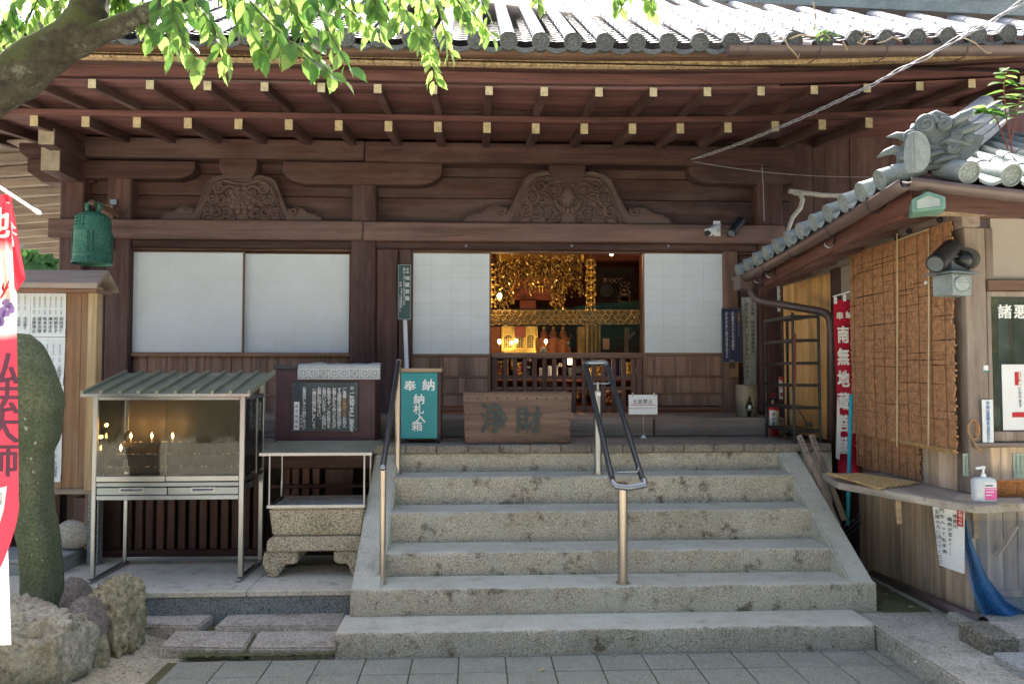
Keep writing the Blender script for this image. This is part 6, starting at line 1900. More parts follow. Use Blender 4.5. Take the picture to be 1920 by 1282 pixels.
# corner leaf tile: two half discs meeting at the arris
for sg, mtx in ((0, T3(GX + .03, GY - .03, 3.105)), (1, T3(GX + .03, GY - .03, 3.105) @ Rz(math.pi / 2))):
    n = 14; pts = [(0, .22)]
    for k in range(n + 1):
        a = math.pi / 2 - math.pi * k / n
        pts.append((.002 + .10 * math.cos(a) ** .8 if math.cos(a) > 0 else .002, .05 + .125 * math.sin(a) * (1 if a < 0 else 1.05)))
    mb = MB(); mb.prism([(p[0], p[1]) for p in pts[1:]], -.008, .02)
    if sg: mb.v = [(-v[1] * 0 + v[1], v[0], v[2]) for v in mb.v]; mtx = T3(GX + .03, GY - .03, 3.105)
    mb.v = [tuple(mtx @ Vector(p)) for p in mb.v]
    mb.build('corner_tile', M['tile_kiosk'], ks, bevel=.003)
# carved ridge-end ornament with swirling clouds and a manji
OC = V(1757, 268, 4.80)
onx = thing('ridge_ornament', 'grey carved ridge-end ornament of swirling clouds on the kiosk roof corner', 'roof ornament', (OC.x, OC.y, 3.08))
ang = rad(-28)
MO = T3(OC.x, OC.y, OC.z) @ Rz(ang)
u_ = 4.80 / F_PX
def o2(px, py, d=0): return MO @ Vector(((px - 1757) * u_ * 1.06, -d, (268 - py) * u_))
def blob(mb, px, py, r, d=0, fl=.8, el=1):
    mb.ball(o2(px, py, d), r * u_, 14, 8, (el, fl, 1))
mb = MB()
out = [(1690, 300), (1684, 318), (1700, 326), (1730, 322), (1760, 322), (1790, 318), (1806, 306), (1822, 290), (1832, 268), (1812, 262), (1822, 245), (1800, 232), (1770, 222), (1745, 220), (1722, 228), (1712, 244), (1702, 262), (1690, 280)]
back = [o2(x, y, -.02) for x, y in out]; frnt = [o2(x, y, .05) for x, y in out]
n = len(out)
mb.add(back + frnt, [tuple(range(n)), tuple(range(2 * n - 1, n - 1, -1))] + [(i, (i + 1) % n, n + (i + 1) % n, n + i) for i in range(n)])
mb.build('ornament_body', M['orn'], onx, bevel=.008, seg=2)
def swirl(px, py, r, sg=1, a0=0, tn=1.7, d=.06, th=.22):
    m2 = MB()
    sp = [(px + sg * r * (1 - .85 * i / 26) * math.cos(a0 + tn * 6.283 * i / 26), py - r * (1 - .85 * i / 26) * math.sin(a0 + tn * 6.283 * i / 26)) for i in range(27)]
    m2.tube([o2(x, y, d + .03 * i / 26) for i, (x, y) in enumerate(sp)], [r * th * u_ * (1 - .45 * i / 26) for i in range(27)], 8)
    m2.lathe([(.001, .0), (r * .95 * u_, .0), (r * .8 * u_, .022), (.001, .03)], (0, 0, 0), 16, 'y')
    k = len(m2.v) - 0
    c = o2(px, py, d - .01)
    base = 27 * 8
    m2.v = m2.v[:base] + [tuple(Vector(c) + (Rz(ang) @ Vector((v[0], -v[1], v[2])))) for v in m2.v[base:]]
    m2.build('cloud_swirl', M['orn'], onx, smooth=True)
swirl(1738, 238, 19, 1, 0, 1.8, .10); swirl(1767, 241, 14, -1, .5, 1.7, .09); swirl(1712, 257, 13, 1, 0, 1.7, .08)
swirl(1780, 288, 13, -1, .8, 1.5, .07); swirl(1788, 264, 11, 1, 1, 1.5, .07); swirl(1701, 292, 10, 1, 2, 1.5, .07); swirl(1806, 273, 9, -1, 0, 1.4, .06); swirl(1740, 306, 10, 1, 1, 1.4, .06)
def horn(pts, rs, name='cloud_horn'):
    MB().tube([o2(x, y, d) for x, y, d in pts], [r * u_ for r in rs], 9).build(name, M['orn'], onx, smooth='all')
horn([(1722, 262, .04), (1705, 252, .04), (1690, 246, .03), (1673, 247, .02)], [10, 9, 6, 1])
horn([(1702, 285, .04), (1685, 275, .04), (1670, 279, .03), (1657, 286, .02)], [10, 9, 6, 1])
horn([(1780, 240, .04), (1796, 228, .05), (1808, 220, .03), (1814, 210, .02)], [10, 11, 8, 1.5])
horn([(1785, 262, .05), (1805, 252, .05), (1820, 246, .04), (1834, 243, .03)], [9, 9, 6, 1.5])
horn([(1765, 290, .06), (1745, 296, .07), (1725, 292, .06), (1712, 300, .05)], [5, 6, 6, 2])
horn([(1790, 300, .05), (1768, 306, .07), (1748, 312, .06)], [4, 7, 3])
horn([(1695, 318, .04), (1682, 312, .05), (1672, 318, .04)], [8, 7, 2])
horn([(1760, 276, .05), (1775, 270, .07), (1795, 277, .06), (1812, 284, .04)], [4, 6, 6, 2])
horn([(1738, 219, .03), (1755, 217, .05), (1775, 226, .05)], [6, 9, 5])
horn([(1720, 231, .03), (1716, 244, .05), (1722, 256, .05)], [6, 7, 4])
mj = MB(); s = 6.2
def seg(x0, y0, x1, y1):
    a, b = o2(1742 + x0 * s, 273 - y0 * s, .062), o2(1742 + x1 * s, 273 - y1 * s, .062)
    e = (b - a).normalized() * .008
    mj.bar(a - e, b + e, .018, .016, (Rz(ang) @ Vector((0, -1, 0))))
for q in ((-1, 0, 1, 0), (0, -1, 0, 1), (0, 1, -1, 1), (1, 0, 1, 1), (0, -1, 1, -1), (-1, 0, -1, -1)): seg(*q)
mj.build('manji_relief', M['orn'], onx)
# moss tuft between tiles is left to the tile material
# ------------------------------------------------------------------ lamps on the kiosk
LY = 4.52
lp = thing('eave_lamp', 'verdigris house-shaped eave lamp under the kiosk roof corner', 'lamp', V(1745, 375, LY))
ux = Vector((.90, -.43, 0)).normalized(); uy = Vector((.43, .90, 0))
c0 = V(1741, 378, LY)
lw = 29 * LY / F_PX; lh = 20 * LY / F_PX
ML = Matrix(((*ux, 0), (*uy, 0), (0, 0, 1, 0), (0, 0, 0, 1))).transposed(); ML.translation = c0
pent = [(-lw, -lh * .95), (lw, -lh * .80), (lw * 1.0, lh * .35), (0, lh * 1.0), (-lw * 1.0, lh * .35)]
mb = MB().prism(pent, 0, .20); mb.v = [tuple(ML @ Vector(p)) for p in mb.v]
lb_ = mb.build('lamp_case', M['verd'], lp, bevel=.006)
mb = MB().prism([(x * .72, y * .70 - .004) for x, y in pent], -.004, .0); mb.v = [tuple(ML @ Vector(p)) for p in mb.v]
mb.build('lamp_window', M['pale_glass'], lb_)
mb = MB()
pe = [(x * .72, y * .70 - .004) for x, y in pent]
mb.tube([ML @ Vector((x, -.005, y)) for x, y in pe], .005, 5, closed=True); mb.build('lamp_rim', M['verd'], lb_)
mb = MB(); mb.bar(ML @ Vector((0, .1, lh * .9)), ML @ Vector((0, .1, lh * 1.7)), .03, .03); mb.build('lamp_arm', M['verd'], lp)
FYs = 4.98
fl_ = thing('floodlight', 'black cylindrical floodlight with round motion sensor on the kiosk corner post', 'floodlight', V(1800, 485, FYs))
a, b = V(1783, 465, FYs + .05), V(1755, 494, FYs - .10)
MB().tube([a, b], .062, 20).build('lamp_barrel', M['black'], fl_, smooth=True)
MB().tube([b, b + (b - a).normalized() * .012], [.064, .060], 20).build('lamp_rim', M['iron'], fl_, smooth=True)
MB().tube([b + (b - a).normalized() * .004, b + (b - a).normalized() * .0135], .050, 20).build('lens', M['glassy'], fl_, smooth=True)
MB().tube([V(1782, 478, FYs), V(1800, 482, FYs + .02)], .016, 8).build('arm', M['black'], fl_, smooth=True)
MB().ball(V(1806, 487, FYs + .03), .062, 16, 10).build('sensor', M['black'], fl_, smooth='all')
MB().tube([V(1808, 486, FYs + .02), V(1815, 486, KY - .001)], .075, 20).build('mount_disc', M['black'], fl_, smooth=True)
hl_ = thing('hanging_lantern', 'small grey metal lantern with curved roof below the black floodlight', 'lantern', V(1785, 540, FYs))
c = V(1785, 533, FYs - .02); hw = 27 * FYs / F_PX; hh = 23 * FYs / F_PX
ML2 = T3(c.x, c.y, c.z) @ Rz(rad(18))
mb = MB().box(-hw, hw, -hw * .8, hw * .8, -hh, hh * .75); mb.v = [tuple(ML2 @ Vector(p)) for p in mb.v]
lc = mb.build('lantern_body', M['lantern'], hl_, bevel=.008, seg=2)
mb = MB(); n = 4
rp = [(hw * 1.4, hh * .66), (hw * 1.36, hh * .76), (hw * .95, hh * 1.05), (hw * .5, hh * 1.45), (hw * .16, hh * 1.75), (hw * .08, hh * 2.0)]
vs = []
for r_, z in rp:
    for sx, sy in ((-1, -1), (1, -1), (1, 1), (-1, 1)): vs.append(ML2 @ Vector((sx * r_, sy * r_ * .85, z + (.012 if r_ > hw else 0))))
mb.add(vs, [(i * 4 + k, i * 4 + (k + 1) % 4, i * 4 + 4 + (k + 1) % 4, i * 4 + 4 + k) for i in range(len(rp) - 1) for k in range(4)] + [(3, 2, 1, 0)])
mb.build('lantern_roof', M['lantern'], hl_, smooth=True)
mb = MB()
mb.tube([ML2 @ Vector((hw * .74 * math.cos(a), -hw * .80 - .003, -.008 + hh * .62 * math.sin(a))) for a in [k * .449 for k in range(14)]], .006, 5, closed=True)
for k in (-1, 0): mb.tube([ML2 @ Vector((hw * (.25 * k - .05), -hw * .8 - .003, -.008)), ML2 @ Vector((hw * (.25 * k - .05), -hw * .8 - .003, hh * .5))], .004, 4)
for k in (0, 1): mb.tube([ML2 @ Vector((-hw * .65, -hw * .8 - .003, hh * (.08 + .2 * k))), ML2 @ Vector((hw * .6, -hw * .8 - .003, hh * (.08 + .2 * k)))], .004, 4)
mb.build('lantern_tracery', M['lantern'], lc, smooth='all')
mb = MB().lathe([(.001, -.004), (hw * .70, -.003), (hw * .70, 0)], (0, 0, 0), 20, 'y', Matrix.Diagonal((1, 1, .82, 1))); mb.v = [tuple(ML2 @ (Vector(p) + Vector((0, -hw * .80 - .0005, -.008)))) for p in mb.v]
mb.build('lantern_glass', M['pale_glass'], lc)
MB().tube([V(1785, 470, FYs), V(1788, 480, FYs - .02), V(1784, 492, FYs - .02), V(1786, 502, FYs - .02), V(1785, 512, FYs - .02)], .006, 5).build('lantern_cord', M['wire'], hl_)
# ------------------------------------------------------------------ reed blinds
def blind(name, label, XB, pa, pb, ztopf, zbotf, nrows, grp):
    ya, yb = yl(pa, XB), yl(pb, XB)
    o = thing(name, label, 'blind', (XB, (ya + yb) / 2, 2.7), grp)
    mb = MB()
    rr = R
    for k in range(nrows):
        t = k / nrows
        z0 = ztopf(ya) + (zbotf(ya) - ztopf(ya)) * t; z1 = ztopf(yb) + (zbotf(yb) - ztopf(yb)) * t
        hgt = abs(ztopf(ya) - zbotf(ya)) / nrows
        segs = 7; vs = []
        e0, e1 = rr.uniform(-.012, .012), rr.uniform(-.02, .02)
        wob = rr.uniform(-.35, .35) * hgt
        for q in range(segs + 1):
            u = q / segs
            y = ya + e0 + (yb + e1 - ya - e0) * u
            zz = z0 + (z1 - z0) * u + wob * math.sin(u * 5 + k) + rr.uniform(-.15, .15) * hgt
            xo = XB + .006 * mnoise.noise((y * 3, zz * 3, 0)) + (k % 2) * .003
            hh_ = hgt * rr.uniform(.48, .62)
            vs += [(xo - .005, y, zz - hh_), (xo - .005, y, zz + hh_), (xo + .004, y, zz + hh_ * .6), (xo + .004, y, zz - hh_ * .6)]
        fs = [(q * 4 + i, q * 4 + (i + 1) % 4, q * 4 + 4 + (i + 1) % 4, q * 4 + 4 + i) for q in range(segs) for i in range(4)] + [(0, 3, 2, 1), (segs * 4, segs * 4 + 1, segs * 4 + 2, segs * 4 + 3)]
        mb.add(vs, fs)
    stuff(mb.build('reed_slats', M['reed'], o))
    mb = MB(); nt_ = 9
    for k in range(nt_):
        y = ya + (yb - ya) * (k + .5) / nt_
        mb.tube([(XB - .009 + .004 * mnoise.noise((y * 3, z * .1, 0)), y + .004 * math.sin(z), ztopf(y) + (zbotf(y) - ztopf(y)) * z / 12) for z in range(13)], .002, 4)
    stuff(mb.build('binding_threads', M['thread'], o))
    return o, ya, yb
XB = KX - .07
zt_f = lambda y: 2.77 + (y - 6.5) * .0
def pz(px, py, X_): return atx(px, py, X_).z
za_, zb2 = pz(1597, 478, XB), pz(1783, 418, XB)
ya_, yb2 = yl(1597, XB), yl(1790, XB)
ztopA = lambda y: za_ + (zb2 - za_) * (y - ya_) / (yb2 - ya_)
zba, zbb = pz(1597, 835, XB), pz(1790, 836, XB)
zbotA = lambda y: zba * 0 + min(zba, zbb) + 0 * y
BG = 'reed blinds on the kiosk side'
o, ya, yb = blind('reed_blind', 'large brown reed blind hanging from the kiosk beam, frayed at its near edge', XB, 1597, 1790, ztopA, lambda y: pz(1690, 832, XB) + (y - 5.7) * .02, 92, BG)
bbz = pz(1735, 834, XB)
mb = MB()
for k in range(7): mb.tube([(XB - .018 + R.uniform(-.012, .012), yl(1672, XB) + R.uniform(-.04, .04), bbz + R.uniform(-.012, .012)), (XB - .018 + R.uniform(-.012, .012), yl(1790, XB) + R.uniform(-.04, .04), bbz - .012 + R.uniform(-.012, .012))], .007, 5)
stuff(mb.build('bottom_roll', M['straw'], o))
mb = MB()
for px, py0, py1 in ((1682, 438, 838), (1741, 440, 836)):
    MB().tube([atx(px, py0, XB - .03), atx(px + .5, 560, XB - .035), atx(px - .3, py1, XB - .03)], .006, 5).build('pull_cord', M['cord'], o)
MB().tube([atx(1741, 430, XB - .03), atx(1712, 440, XB - .03), atx(1684, 450, XB - .03)], .006, 5).build('pull_cord', M['cord'], o)
MB().ball(atx(1736, 530, XB - .04), .014, 8, 6).build('cord_knob', M['white'], o, smooth='all')
for px, py in ((1762, 412), (1704, 433), (1682, 447)):
    MB().ball(atx(px, py, XB - .02), .022, 7, 5).build('hanger', M['iron'], ks)
XB2 = KX - .03
o2_, ya, yb = blind('reed_blind', 'shorter reed blind whose lower end curls out over the counter', XB2, 1604, 1722, lambda y: pz(1660, 800, XB2), lambda y: KZ + .012, 30, BG)
mb = MB()
pA, pB, pC, pD = atz(1553, 896, KZ + .012), atz(1648, 916, KZ + .012), atz(1724, 905, KZ + .012), atz(1606, 889, KZ + .012)
for k in range(34):
    t = k / 33
    P0 = pA * (1 - t) + pD * t; P1 = pB * (1 - t) + pC * t
    P0 = P0 + Vector((R.uniform(-.02, .02), R.uniform(-.03, .03), .006 * math.sin(k))); P1 = P1 + Vector((R.uniform(-.02, .02), R.uniform(-.02, .02), 0))
    P0.z += .035 * (1 - t) ** 2
    mb.tube([P0, (P0 + P1) / 2 + Vector((0, 0, R.uniform(0, .006))), P1], .0075, 5)
stuff(mb.build('curled_reeds', M['straw'], o2_))
# ------------------------------------------------------------------ red banner and blue pole
RY = 6.66
rb_ = thing('red_banner', 'narrow red banner of white characters tucked behind the reed blind', 'banner', V(1584, 893, RY))
def ban(u, v):
    x0 = X(1563.5 + 3 * (1 - v), RY, 560); x1 = X(1612, RY, 560)
    z0, z1 = Z(893, RY), Z(559, RY)
    return (x0 + (x1 - x0) * u, RY + .018 * math.sin(u * 7 + v * 2) * (1.1 - v) + .012 * math.sin(v * 9), z0 + (z1 - z0) * v)
MB().grid(ban, 10, 40).build('banner_cloth', M['redcloth'], rb_, smooth='all')
mb = MB()
put(mb, '奉', V(1574.5, 592, RY - .04), 15 * RY / F_PX, off=.03); put(mb, '納', V(1592, 590, RY - .04), 15 * RY / F_PX, off=.03)
for i, ch in enumerate('南無地蔵菩薩'):
    put(mb, ch, V(1581 + .3 * i, 627 + 41.5 * i, RY - .04), 34 * RY / F_PX, off=.05, sx=.68)
fin_text(mb, 'white_lettering', M['whitetext'], rb_)
MB().add([V(1570, 740, RY - .035), V(1577, 790, RY - .035), V(1574, 862, RY - .035), V(1567, 858, RY - .035)], [(0, 1, 2, 3)]).build('white_streak', M['white'], rb_, recalc=False)
MB().tube([V(1562, 556, RY), V(1612, 541, RY - .05)], .007, 6).build('cross_rod', M['white'], rb_)
for px, py in ((1566, 555), (1583, 550)):
    bx('loop', X(px - 2, RY, py), X(px + 2.5, RY, py), RY - .012, RY + .01, Z(py + 12, RY), Z(py - 1, RY), M['white'], rb_, .002)
o = MB().tube([V(1589, 985, 6.3), V(1596, 740, 6.42)], .017, 10).build('blue_pole', M['bluepole'], None, smooth=True)
tag(o, 'thin turquoise pole standing between the red banner and the counter', 'pole')
MB().tube([V(1594.4, 812, 6.395), V(1594.6, 806, 6.398)], .021, 10).build('white_collar', M['white'], o, smooth=True)
for k in range(3):
    pts = [V(1588 + 26 * math.sin(q * .7 + k), 965 + q * 9 + 6 * math.cos(q + k * 2), 6.2) for q in range(9)]
    o = MB().tube(pts, .004, 5).build('tangled_wire', M['navy'], None, smooth='all')
    tag(o, 'dark wire tangled in the gap between the stair cheek and the kiosk planks', 'wire', 'tangled wires at the kiosk foot')
# drain pipes
o = thing('drainpipe', 'brown drainpipe running from the kiosk gutter across the orange panel and down', 'drainpipe', V(1557, 840, 6.85))
P_ = [V(1408, 528, 7.50), V(1409, 548, 7.48), V(1416, 560, 7.45), V(1428, 565, 7.4), V(1535, 583, 6.92), V(1548, 587, 6.88), V(1556, 597, 6.86), V(1558, 612, 6.86), V(1558.5, 845, 6.86)]
MB().tube(P_, [.036, .036, .038, .036, .036, .038, .038, .036, .036], 12).build('pipe', M['gutter'], o, smooth='all')
MB().tube([V(1558, 603, 6.86), V(1558, 610, 6.86)], .041, 12).build('coupling', M['gutter'], o, smooth=True)
MB().tube([V(1408, 530, 7.5), V(1408.5, 540, 7.49)], .042, 12).build('coupling', M['gutter'], o, smooth=True)
P0, P1 = atx(1636, 1078, KX - .06), atx(1843, 1166, KX - .06)
o = MB().tube([P0, P1], .040, 16, cap=False).build('drain_pipe', M['gutter'], None, smooth=True)
so = o.modifiers.new('wall', 'SOLIDIFY'); so.thickness = .005
tag(o, 'brown plastic pipe with open end lying along the foot of the kiosk wall', 'pipe')
# ------------------------------------------------------------------ counter clutter
SYs = V(1845, 936, 5.0).y
sp_ = atz(1845, 938, KZ + .006)
sb = thing('sanitizer_bottle', 'white pump bottle of hand sanitizer with pink label on the counter', 'bottle', sp_)
uu = sp_.y / F_PX
w_, d_, hb = 20.5 * uu, 13 * uu, 44 * uu
Mx = T3(sp_.x, sp_.y, sp_.z) @ Rz(rad(-8))
mb = MB(); vs = []
pf = [(1, 0), (1, hb * .84), (.93, hb * .93), (.72, hb), (.35, hb * 1.02)]
n = 28
for s_, z in pf:
    for k in range(n):
        a = 2 * math.pi * k / n
        ca, sa = math.cos(a), math.sin(a)
        vs.append(Mx @ Vector((math.copysign(abs(ca) ** .5, ca) * w_ * s_, math.copysign(abs(sa) ** .5, sa) * d_ * (s_ if s_ > .6 else .6), z)))
mb.add(vs, [(i * n + k, i * n + (k + 1) % n, (i + 1) * n + (k + 1) % n, (i + 1) * n + k) for i in range(len(pf) - 1) for k in range(n)] + [tuple(range(n - 1, -1, -1)), tuple((len(pf) - 1) * n + k for k in range(n))])
bt = mb.build('bottle_body', M['bottle'], sb, smooth=True)
mb = MB().lathe([(.016, hb * 1.0), (.016, hb * 1.16), (.007, hb * 1.17), (.007, hb * 1.36), (.012, hb * 1.37), (.012, hb * 1.50), (.001, hb * 1.51)], (0, 0, 0), 16); mb.v = [tuple(Mx @ Vector(p)) for p in mb.v]
pu = mb.build('pump', M['white'], sb, smooth=True)
MB().bar(Mx @ Vector((.005, 0, hb * 1.44)), Mx @ Vector((-.05, -.01, hb * 1.40)), .012, .016).build('nozzle', M['white'], pu, bevel=.003)
def labq(x0, x1, z0, z1, mt, name, dd=.0015):
    mb = MB(); mb.grid(lambda u, v: tuple(Mx @ Vector((w_ * (x0 + (x1 - x0) * u), -d_ * (1 - .12 * abs(x0 + (x1 - x0) * u) ** 4) - dd, hb * (z0 + (z1 - z0) * v)))), 6, 1)
    return mb.build(name, mt, bt, recalc=False)
labq(-.22, .85, .08, .82, M['white'], 'label_ground')
labq(-.22, .85, .08, .52, M['pink'], 'pink_label', .0022)
labq(-.18, .5, .66, .72, M['navy'], 'label_print', .0025)
labq(-.22, .85, .545, .60, M['pink'], 'pink_label', .0022)
labq(-.15, .6, .40, .44, M['white'], 'label_print', .003); labq(-.15, .4, .26, .30, M['white'], 'label_print', .003)
def cquad(pxs, z, name, mt, label, cat, t=.006):
    pts = [atz(x, y, z) for x, y in pxs]
    o = MB().prism([(p.x, p.y) for p in pts], z - t, z).build(name, mt, None, bevel=.001); return tag(o, label, cat)
MBp = [atz(1786, 936, KZ + .004), atz(1912, 946, KZ + .004), atz(1918, 930, KZ + .004), atz(1800, 926, KZ + .004)]
o = MB().prism([(p.x, p.y) for p in MBp], KZ + .0005, KZ + .005, 'z').build('straw_mat', M['straw_mat'], None); tag(o, 'thin straw mat under the sanitizer bottle', 'mat')
bp = atz(1893, 931, KZ + .008)
bsk = thing('wicker_basket', 'low woven wicker basket on the counter beside the sanitizer', 'basket', bp)
uu = bp.y / F_PX
bx0, bx1, bh = bp.x - 25 * uu, bp.x + 60 * uu, 33 * uu
bx('basket_floor', bx0 + .01, bx1 - .01, bp.y + .005, bp.y + .19, KZ + .005, KZ + .012, M['wicker'], bsk, 0)
bx('basket_lining', bx0 + .012, bx1 - .012, bp.y + .012, bp.y + .016, KZ + .01, KZ + bh * .92, M['wicker_d'], bsk, 0)
mb = MB()
for k in range(9):
    z = KZ + .012 + bh * k / 9
    fx = .012 * (k / 9)
    mb.tube([(bx0 - fx + (bx1 - bx0 + 2 * fx) * q / 40, bp.y - fx + .003 * math.sin(q * 3.14 + k * 3.14), z) for q in range(41)], .004, 4)
    mb.tube([(bx0 - fx, bp.y - fx + (.2 + fx) * q / 12, z) for q in range(13)], .004, 4)
for k in range(27):
    x = bx0 + (bx1 - bx0) * k / 26
    mb.bar((x, bp.y + .0, KZ + .008), (x, bp.y - .012, KZ + bh), .007, .004, (0, 1, 0))
stuff(mb.build('weave', M['wicker'], bsk))
MB().tube([(bx0 - .014, bp.y + .2, KZ + bh), (bx0 - .014, bp.y - .014, KZ + bh), (bx1 + .014, bp.y - .014, KZ + bh)], .008, 6).build('basket_rim', M['wicker'], bsk)
# notice hanging from the counter edge
q = [V(1747, 934, 5.10), V(1809, 943, 4.97), V(1808.5, 1073, 5.0), V(1762, 1057, 5.16)]
def hp_(u, v):
    p = (q[3] * (1 - u) + q[2] * u) * (1 - v) + (q[0] * (1 - u) + q[1] * u) * v
    return p + Vector((-.02, -.03, 0)) + Vector((-.3, -.95, 0)) * (.012 * math.sin(u * 3.1) * (1 - v))
hn = MB().grid(hp_, 8, 12).build('hanging_notice', M['white'], None, smooth='all')
tag(hn, 'white relocation notice hanging from the counter edge', 'notice')
mb = MB()
for u, s, v0, sz, pc in ((.68, '寺務所・納経所の', .84, .030, .0345), (.50, '場所が変わりました', .78, .030, .0345), (.28, '門を入って右手奥', .90, .030, .040), (.12, '玄関の方に回ってください', .86, .030, .034)):
    uu_ = (q[1] - q[0]).normalized(); vv = (q[0] - q[3]).normalized() * .6 + (q[1] - q[2]).normalized() * .4
    P = Vector(hp_(u, v0)) + Vector((-.3, -.95, 0)) * .004
    vv.normalize()
    for i, ch in enumerate(s):
        put(mb, ch, P - vv * pc * (i + .5) + Vector((-.3, -.95, 0)) * .004, sz, uu_, vv, .01)
fin_text(mb, 'lettering', M['ink'], hn)
mb = MB()
uu_ = (q[1] - q[0]).normalized(); vv = (q[1] - q[2]).normalized()
P = Vector(hp_(.86, .92)) + Vector((-.3, -.95, 0)) * .004
mb.add([P - uu_ * .018, P + uu_ * .018, P + uu_ * .018 - vv * .115, P - uu_ * .018 - vv * .115], [(0, 3, 2, 1)])
rp_ = mb.build('red_heading', M['redsign'], hn, recalc=False)
mb = MB()
for i, ch in enumerate('お知らせ'): put(mb, ch, P - vv * .026 * (i + .6) + Vector((-.3, -.95, 0)) * .003, .025, uu_, vv, .02)
fin_text(mb, 'white_lettering', M['whitetext'], hn)
mb = MB()
for u, v in ((.06, .97), (.52, .97), (.94, .97)): mb.ball(Vector(hp_(u, v)), .007, 6, 4)
stuff(mb.build('pins', M['steel'], hn, smooth='all'))
# signs on the post and wall
x0, x1, z0, z1 = rect(1841.5, 749, 1862, 836, KY - .02)
ps = bx('peace_sign', x0, x1, KY - .024, KY - .018, z0, z1, M['white'], None, .001); tag(ps, 'white slip of blue brushed writing on the kiosk corner post', 'sign')
mb = MB(); vcol(mb, '平和は愛情ある真言から', V(1852, 752, KY - .0265), 8.2 * KY / F_PX, 7.5 * KY / F_PX, off=.02); fin_text(mb, 'blue_lettering', M['bluetext'], ps)
x0, x1, z0, z1 = rect(1844, 685, 1853, 697, KY - .006)
o = bx('sticker', x0, x1, KY - .008, KY - .005, z0, z1, M['white'], None, 0); tag(o, 'tiny white and teal sticker halfway up the kiosk corner post', 'sticker')
bx('teal_edge', x0, x1, KY - .0095, KY - .0082, z0, z0 + .01, M['teal'], o, 0)
x0, x1, z0, z1 = rect(1880, 683, 1990, 806, KY + .02)
po = bx('office_poster', x0, x1, KY + .022, KY + .026, z0, z1, M['white'], None, .001); tag(po, 'white poster with red headed words in the kiosk window', 'poster')
bx('red_block', *[X(p, KY, 715) for p in (1907, 1918.5)], KY + .019, KY + .0215, Z(723, KY), Z(697, KY), M['redsign'], po, 0)
bx('red_block', *[X(p, KY, 780) for p in (1902, 1960)], KY + .019, KY + .0215, Z(785, KY), Z(775, KY), M['redsign'], po, 0)
mb = MB(); vcol(mb, '右手奥', V(1912.5, 697.5, KY + .016), 9 * KY / F_PX, 8.6 * KY / F_PX, off=.03); fin_text(mb, 'white_lettering', M['whitetext'], po)
mb = MB(); vcol(mb, 'になります', V(1912.5, 724, KY + .019), 8 * KY / F_PX, 8.2 * KY / F_PX, off=.01); fin_text(mb, 'lettering', M['ink'], po)
for (a, b, c, d, lab_) in ((1806, 1827, 850, 892, 'pale green paper strip under the sill beside the sanitizer pump'), (1900, 1926, 850, 896, 'pale green paper strip under the sill above the wicker basket')):
    x0, x1, z0, z1 = rect(a, c, b, d, KY + .012)
    o = bx('paper_strip', x0, x1, KY + .012, KY + .016, z0, z1, M['mint'], None, 0); tag(o, lab_, 'paper strip', 'pale green paper strips')
    mb = MB()
    for k in range(3): vcol(mb, '納経受付時間午前九時より'[:9], ((x0 * (.2 + .3 * k) + x1 * (.8 - .3 * k)), KY + .009, z1 - .012), .014, .0145)
    fin_text(mb, 'lettering', M['ink'], o)
mb = MB()
rc = V(1823, 805, KY - .03)
for k in range(5): mb.tube([rc + Vector((.028 * math.cos(a) * (1 + .1 * k) + R.uniform(-.003, .003), -.004 * k, .065 * math.sin(a) + R.uniform(-.003, .003))) for a in [q * .449 for q in range(14)]], .005, 5, closed=True)
mb.tube([rc + Vector((0, 0, -.06)), rc + Vector((.01, -.01, -.10)), rc + Vector((.03, -.01, -.13)), rc + Vector((.06, -.01, -.15))], .006, 5)
o = mb.build('rope_coil', M['rope'], None, smooth='all'); tag(o, 'small coil of straw rope hung on the kiosk corner post', 'rope coil')
# blue net hanging under the counter
m, t, b = nm('blue_net')
tr_ = N(t, 'ShaderNodeBsdfTransparent'); mx = N(t, 'ShaderNodeMixShader')
b.inputs['Base Color'].default_value = (.012, .16, .42, 1); b.inputs['Roughness'].default_value = .5
nf = ramp(t, noise_n(t, coords(t, (6, 6, 1)), 3, 5), [(.3, .45), (.75, .85)])
L(t, nf, mx.inputs[0]); L(t, tr_.outputs[0], mx.inputs[1]); L(t, b.outputs[0], mx.inputs[2])
L(t, mx.outputs[0], t.nodes['Material Output'].inputs['Surface'])
M['net'] = m
NE = [(1803, 975), (1808, 1040), (1822, 1110), (1850, 1165), (1900, 1183), (1990, 1190)]
IN = [(1812, 975), (1818, 1005), (1850, 1080), (1890, 1130), (1930, 1150), (1990, 1140)]
UP = [(1990, 975), (1990, 1000), (1990, 1040), (1990, 1080), (1990, 1110), (1990, 1135)]
def crv(P, t):
    k = min(int(t * (len(P) - 1)), len(P) - 2); f = t * (len(P) - 1) - k
    f2 = f
    return (P[k][0] * (1 - f2) + P[k + 1][0] * f2, P[k][1] * (1 - f2) + P[k + 1][1] * f2)
def netf(A_, B_, ph):
    def fn(u, v):
        a, b = crv(A_, u), crv(B_, u)
        px = a[0] * (1 - v) + b[0] * v; py = a[1] * (1 - v) + b[1] * v
        d = KY - .05 - .03 * math.sin(v * 9 + u * 4 + ph)
        return V(px, py, d)
    return fn
nt = thing('blue_net', 'translucent blue net sagging from the counter corner to the ground', 'net', V(1850, 1180, KY - .05))
MB().grid(netf(NE, IN, 0), 24, 10).build('net_fold', M['net'], nt, smooth='all')
MB().grid(netf([(x + 4, y - 6) for x, y in NE], IN, 1.5), 24, 8).build('net_fold', M['net'], nt, smooth='all')
m2 = M['net'].copy(); m2.name = 'blue_net_sheer'
for n_ in m2.node_tree.nodes:
    if n_.type == 'VALTORGB' : n_.color_ramp.elements[0].color = (.02,) * 3 + (1,); n_.color_ramp.elements[1].color = (.3,) * 3 + (1,)
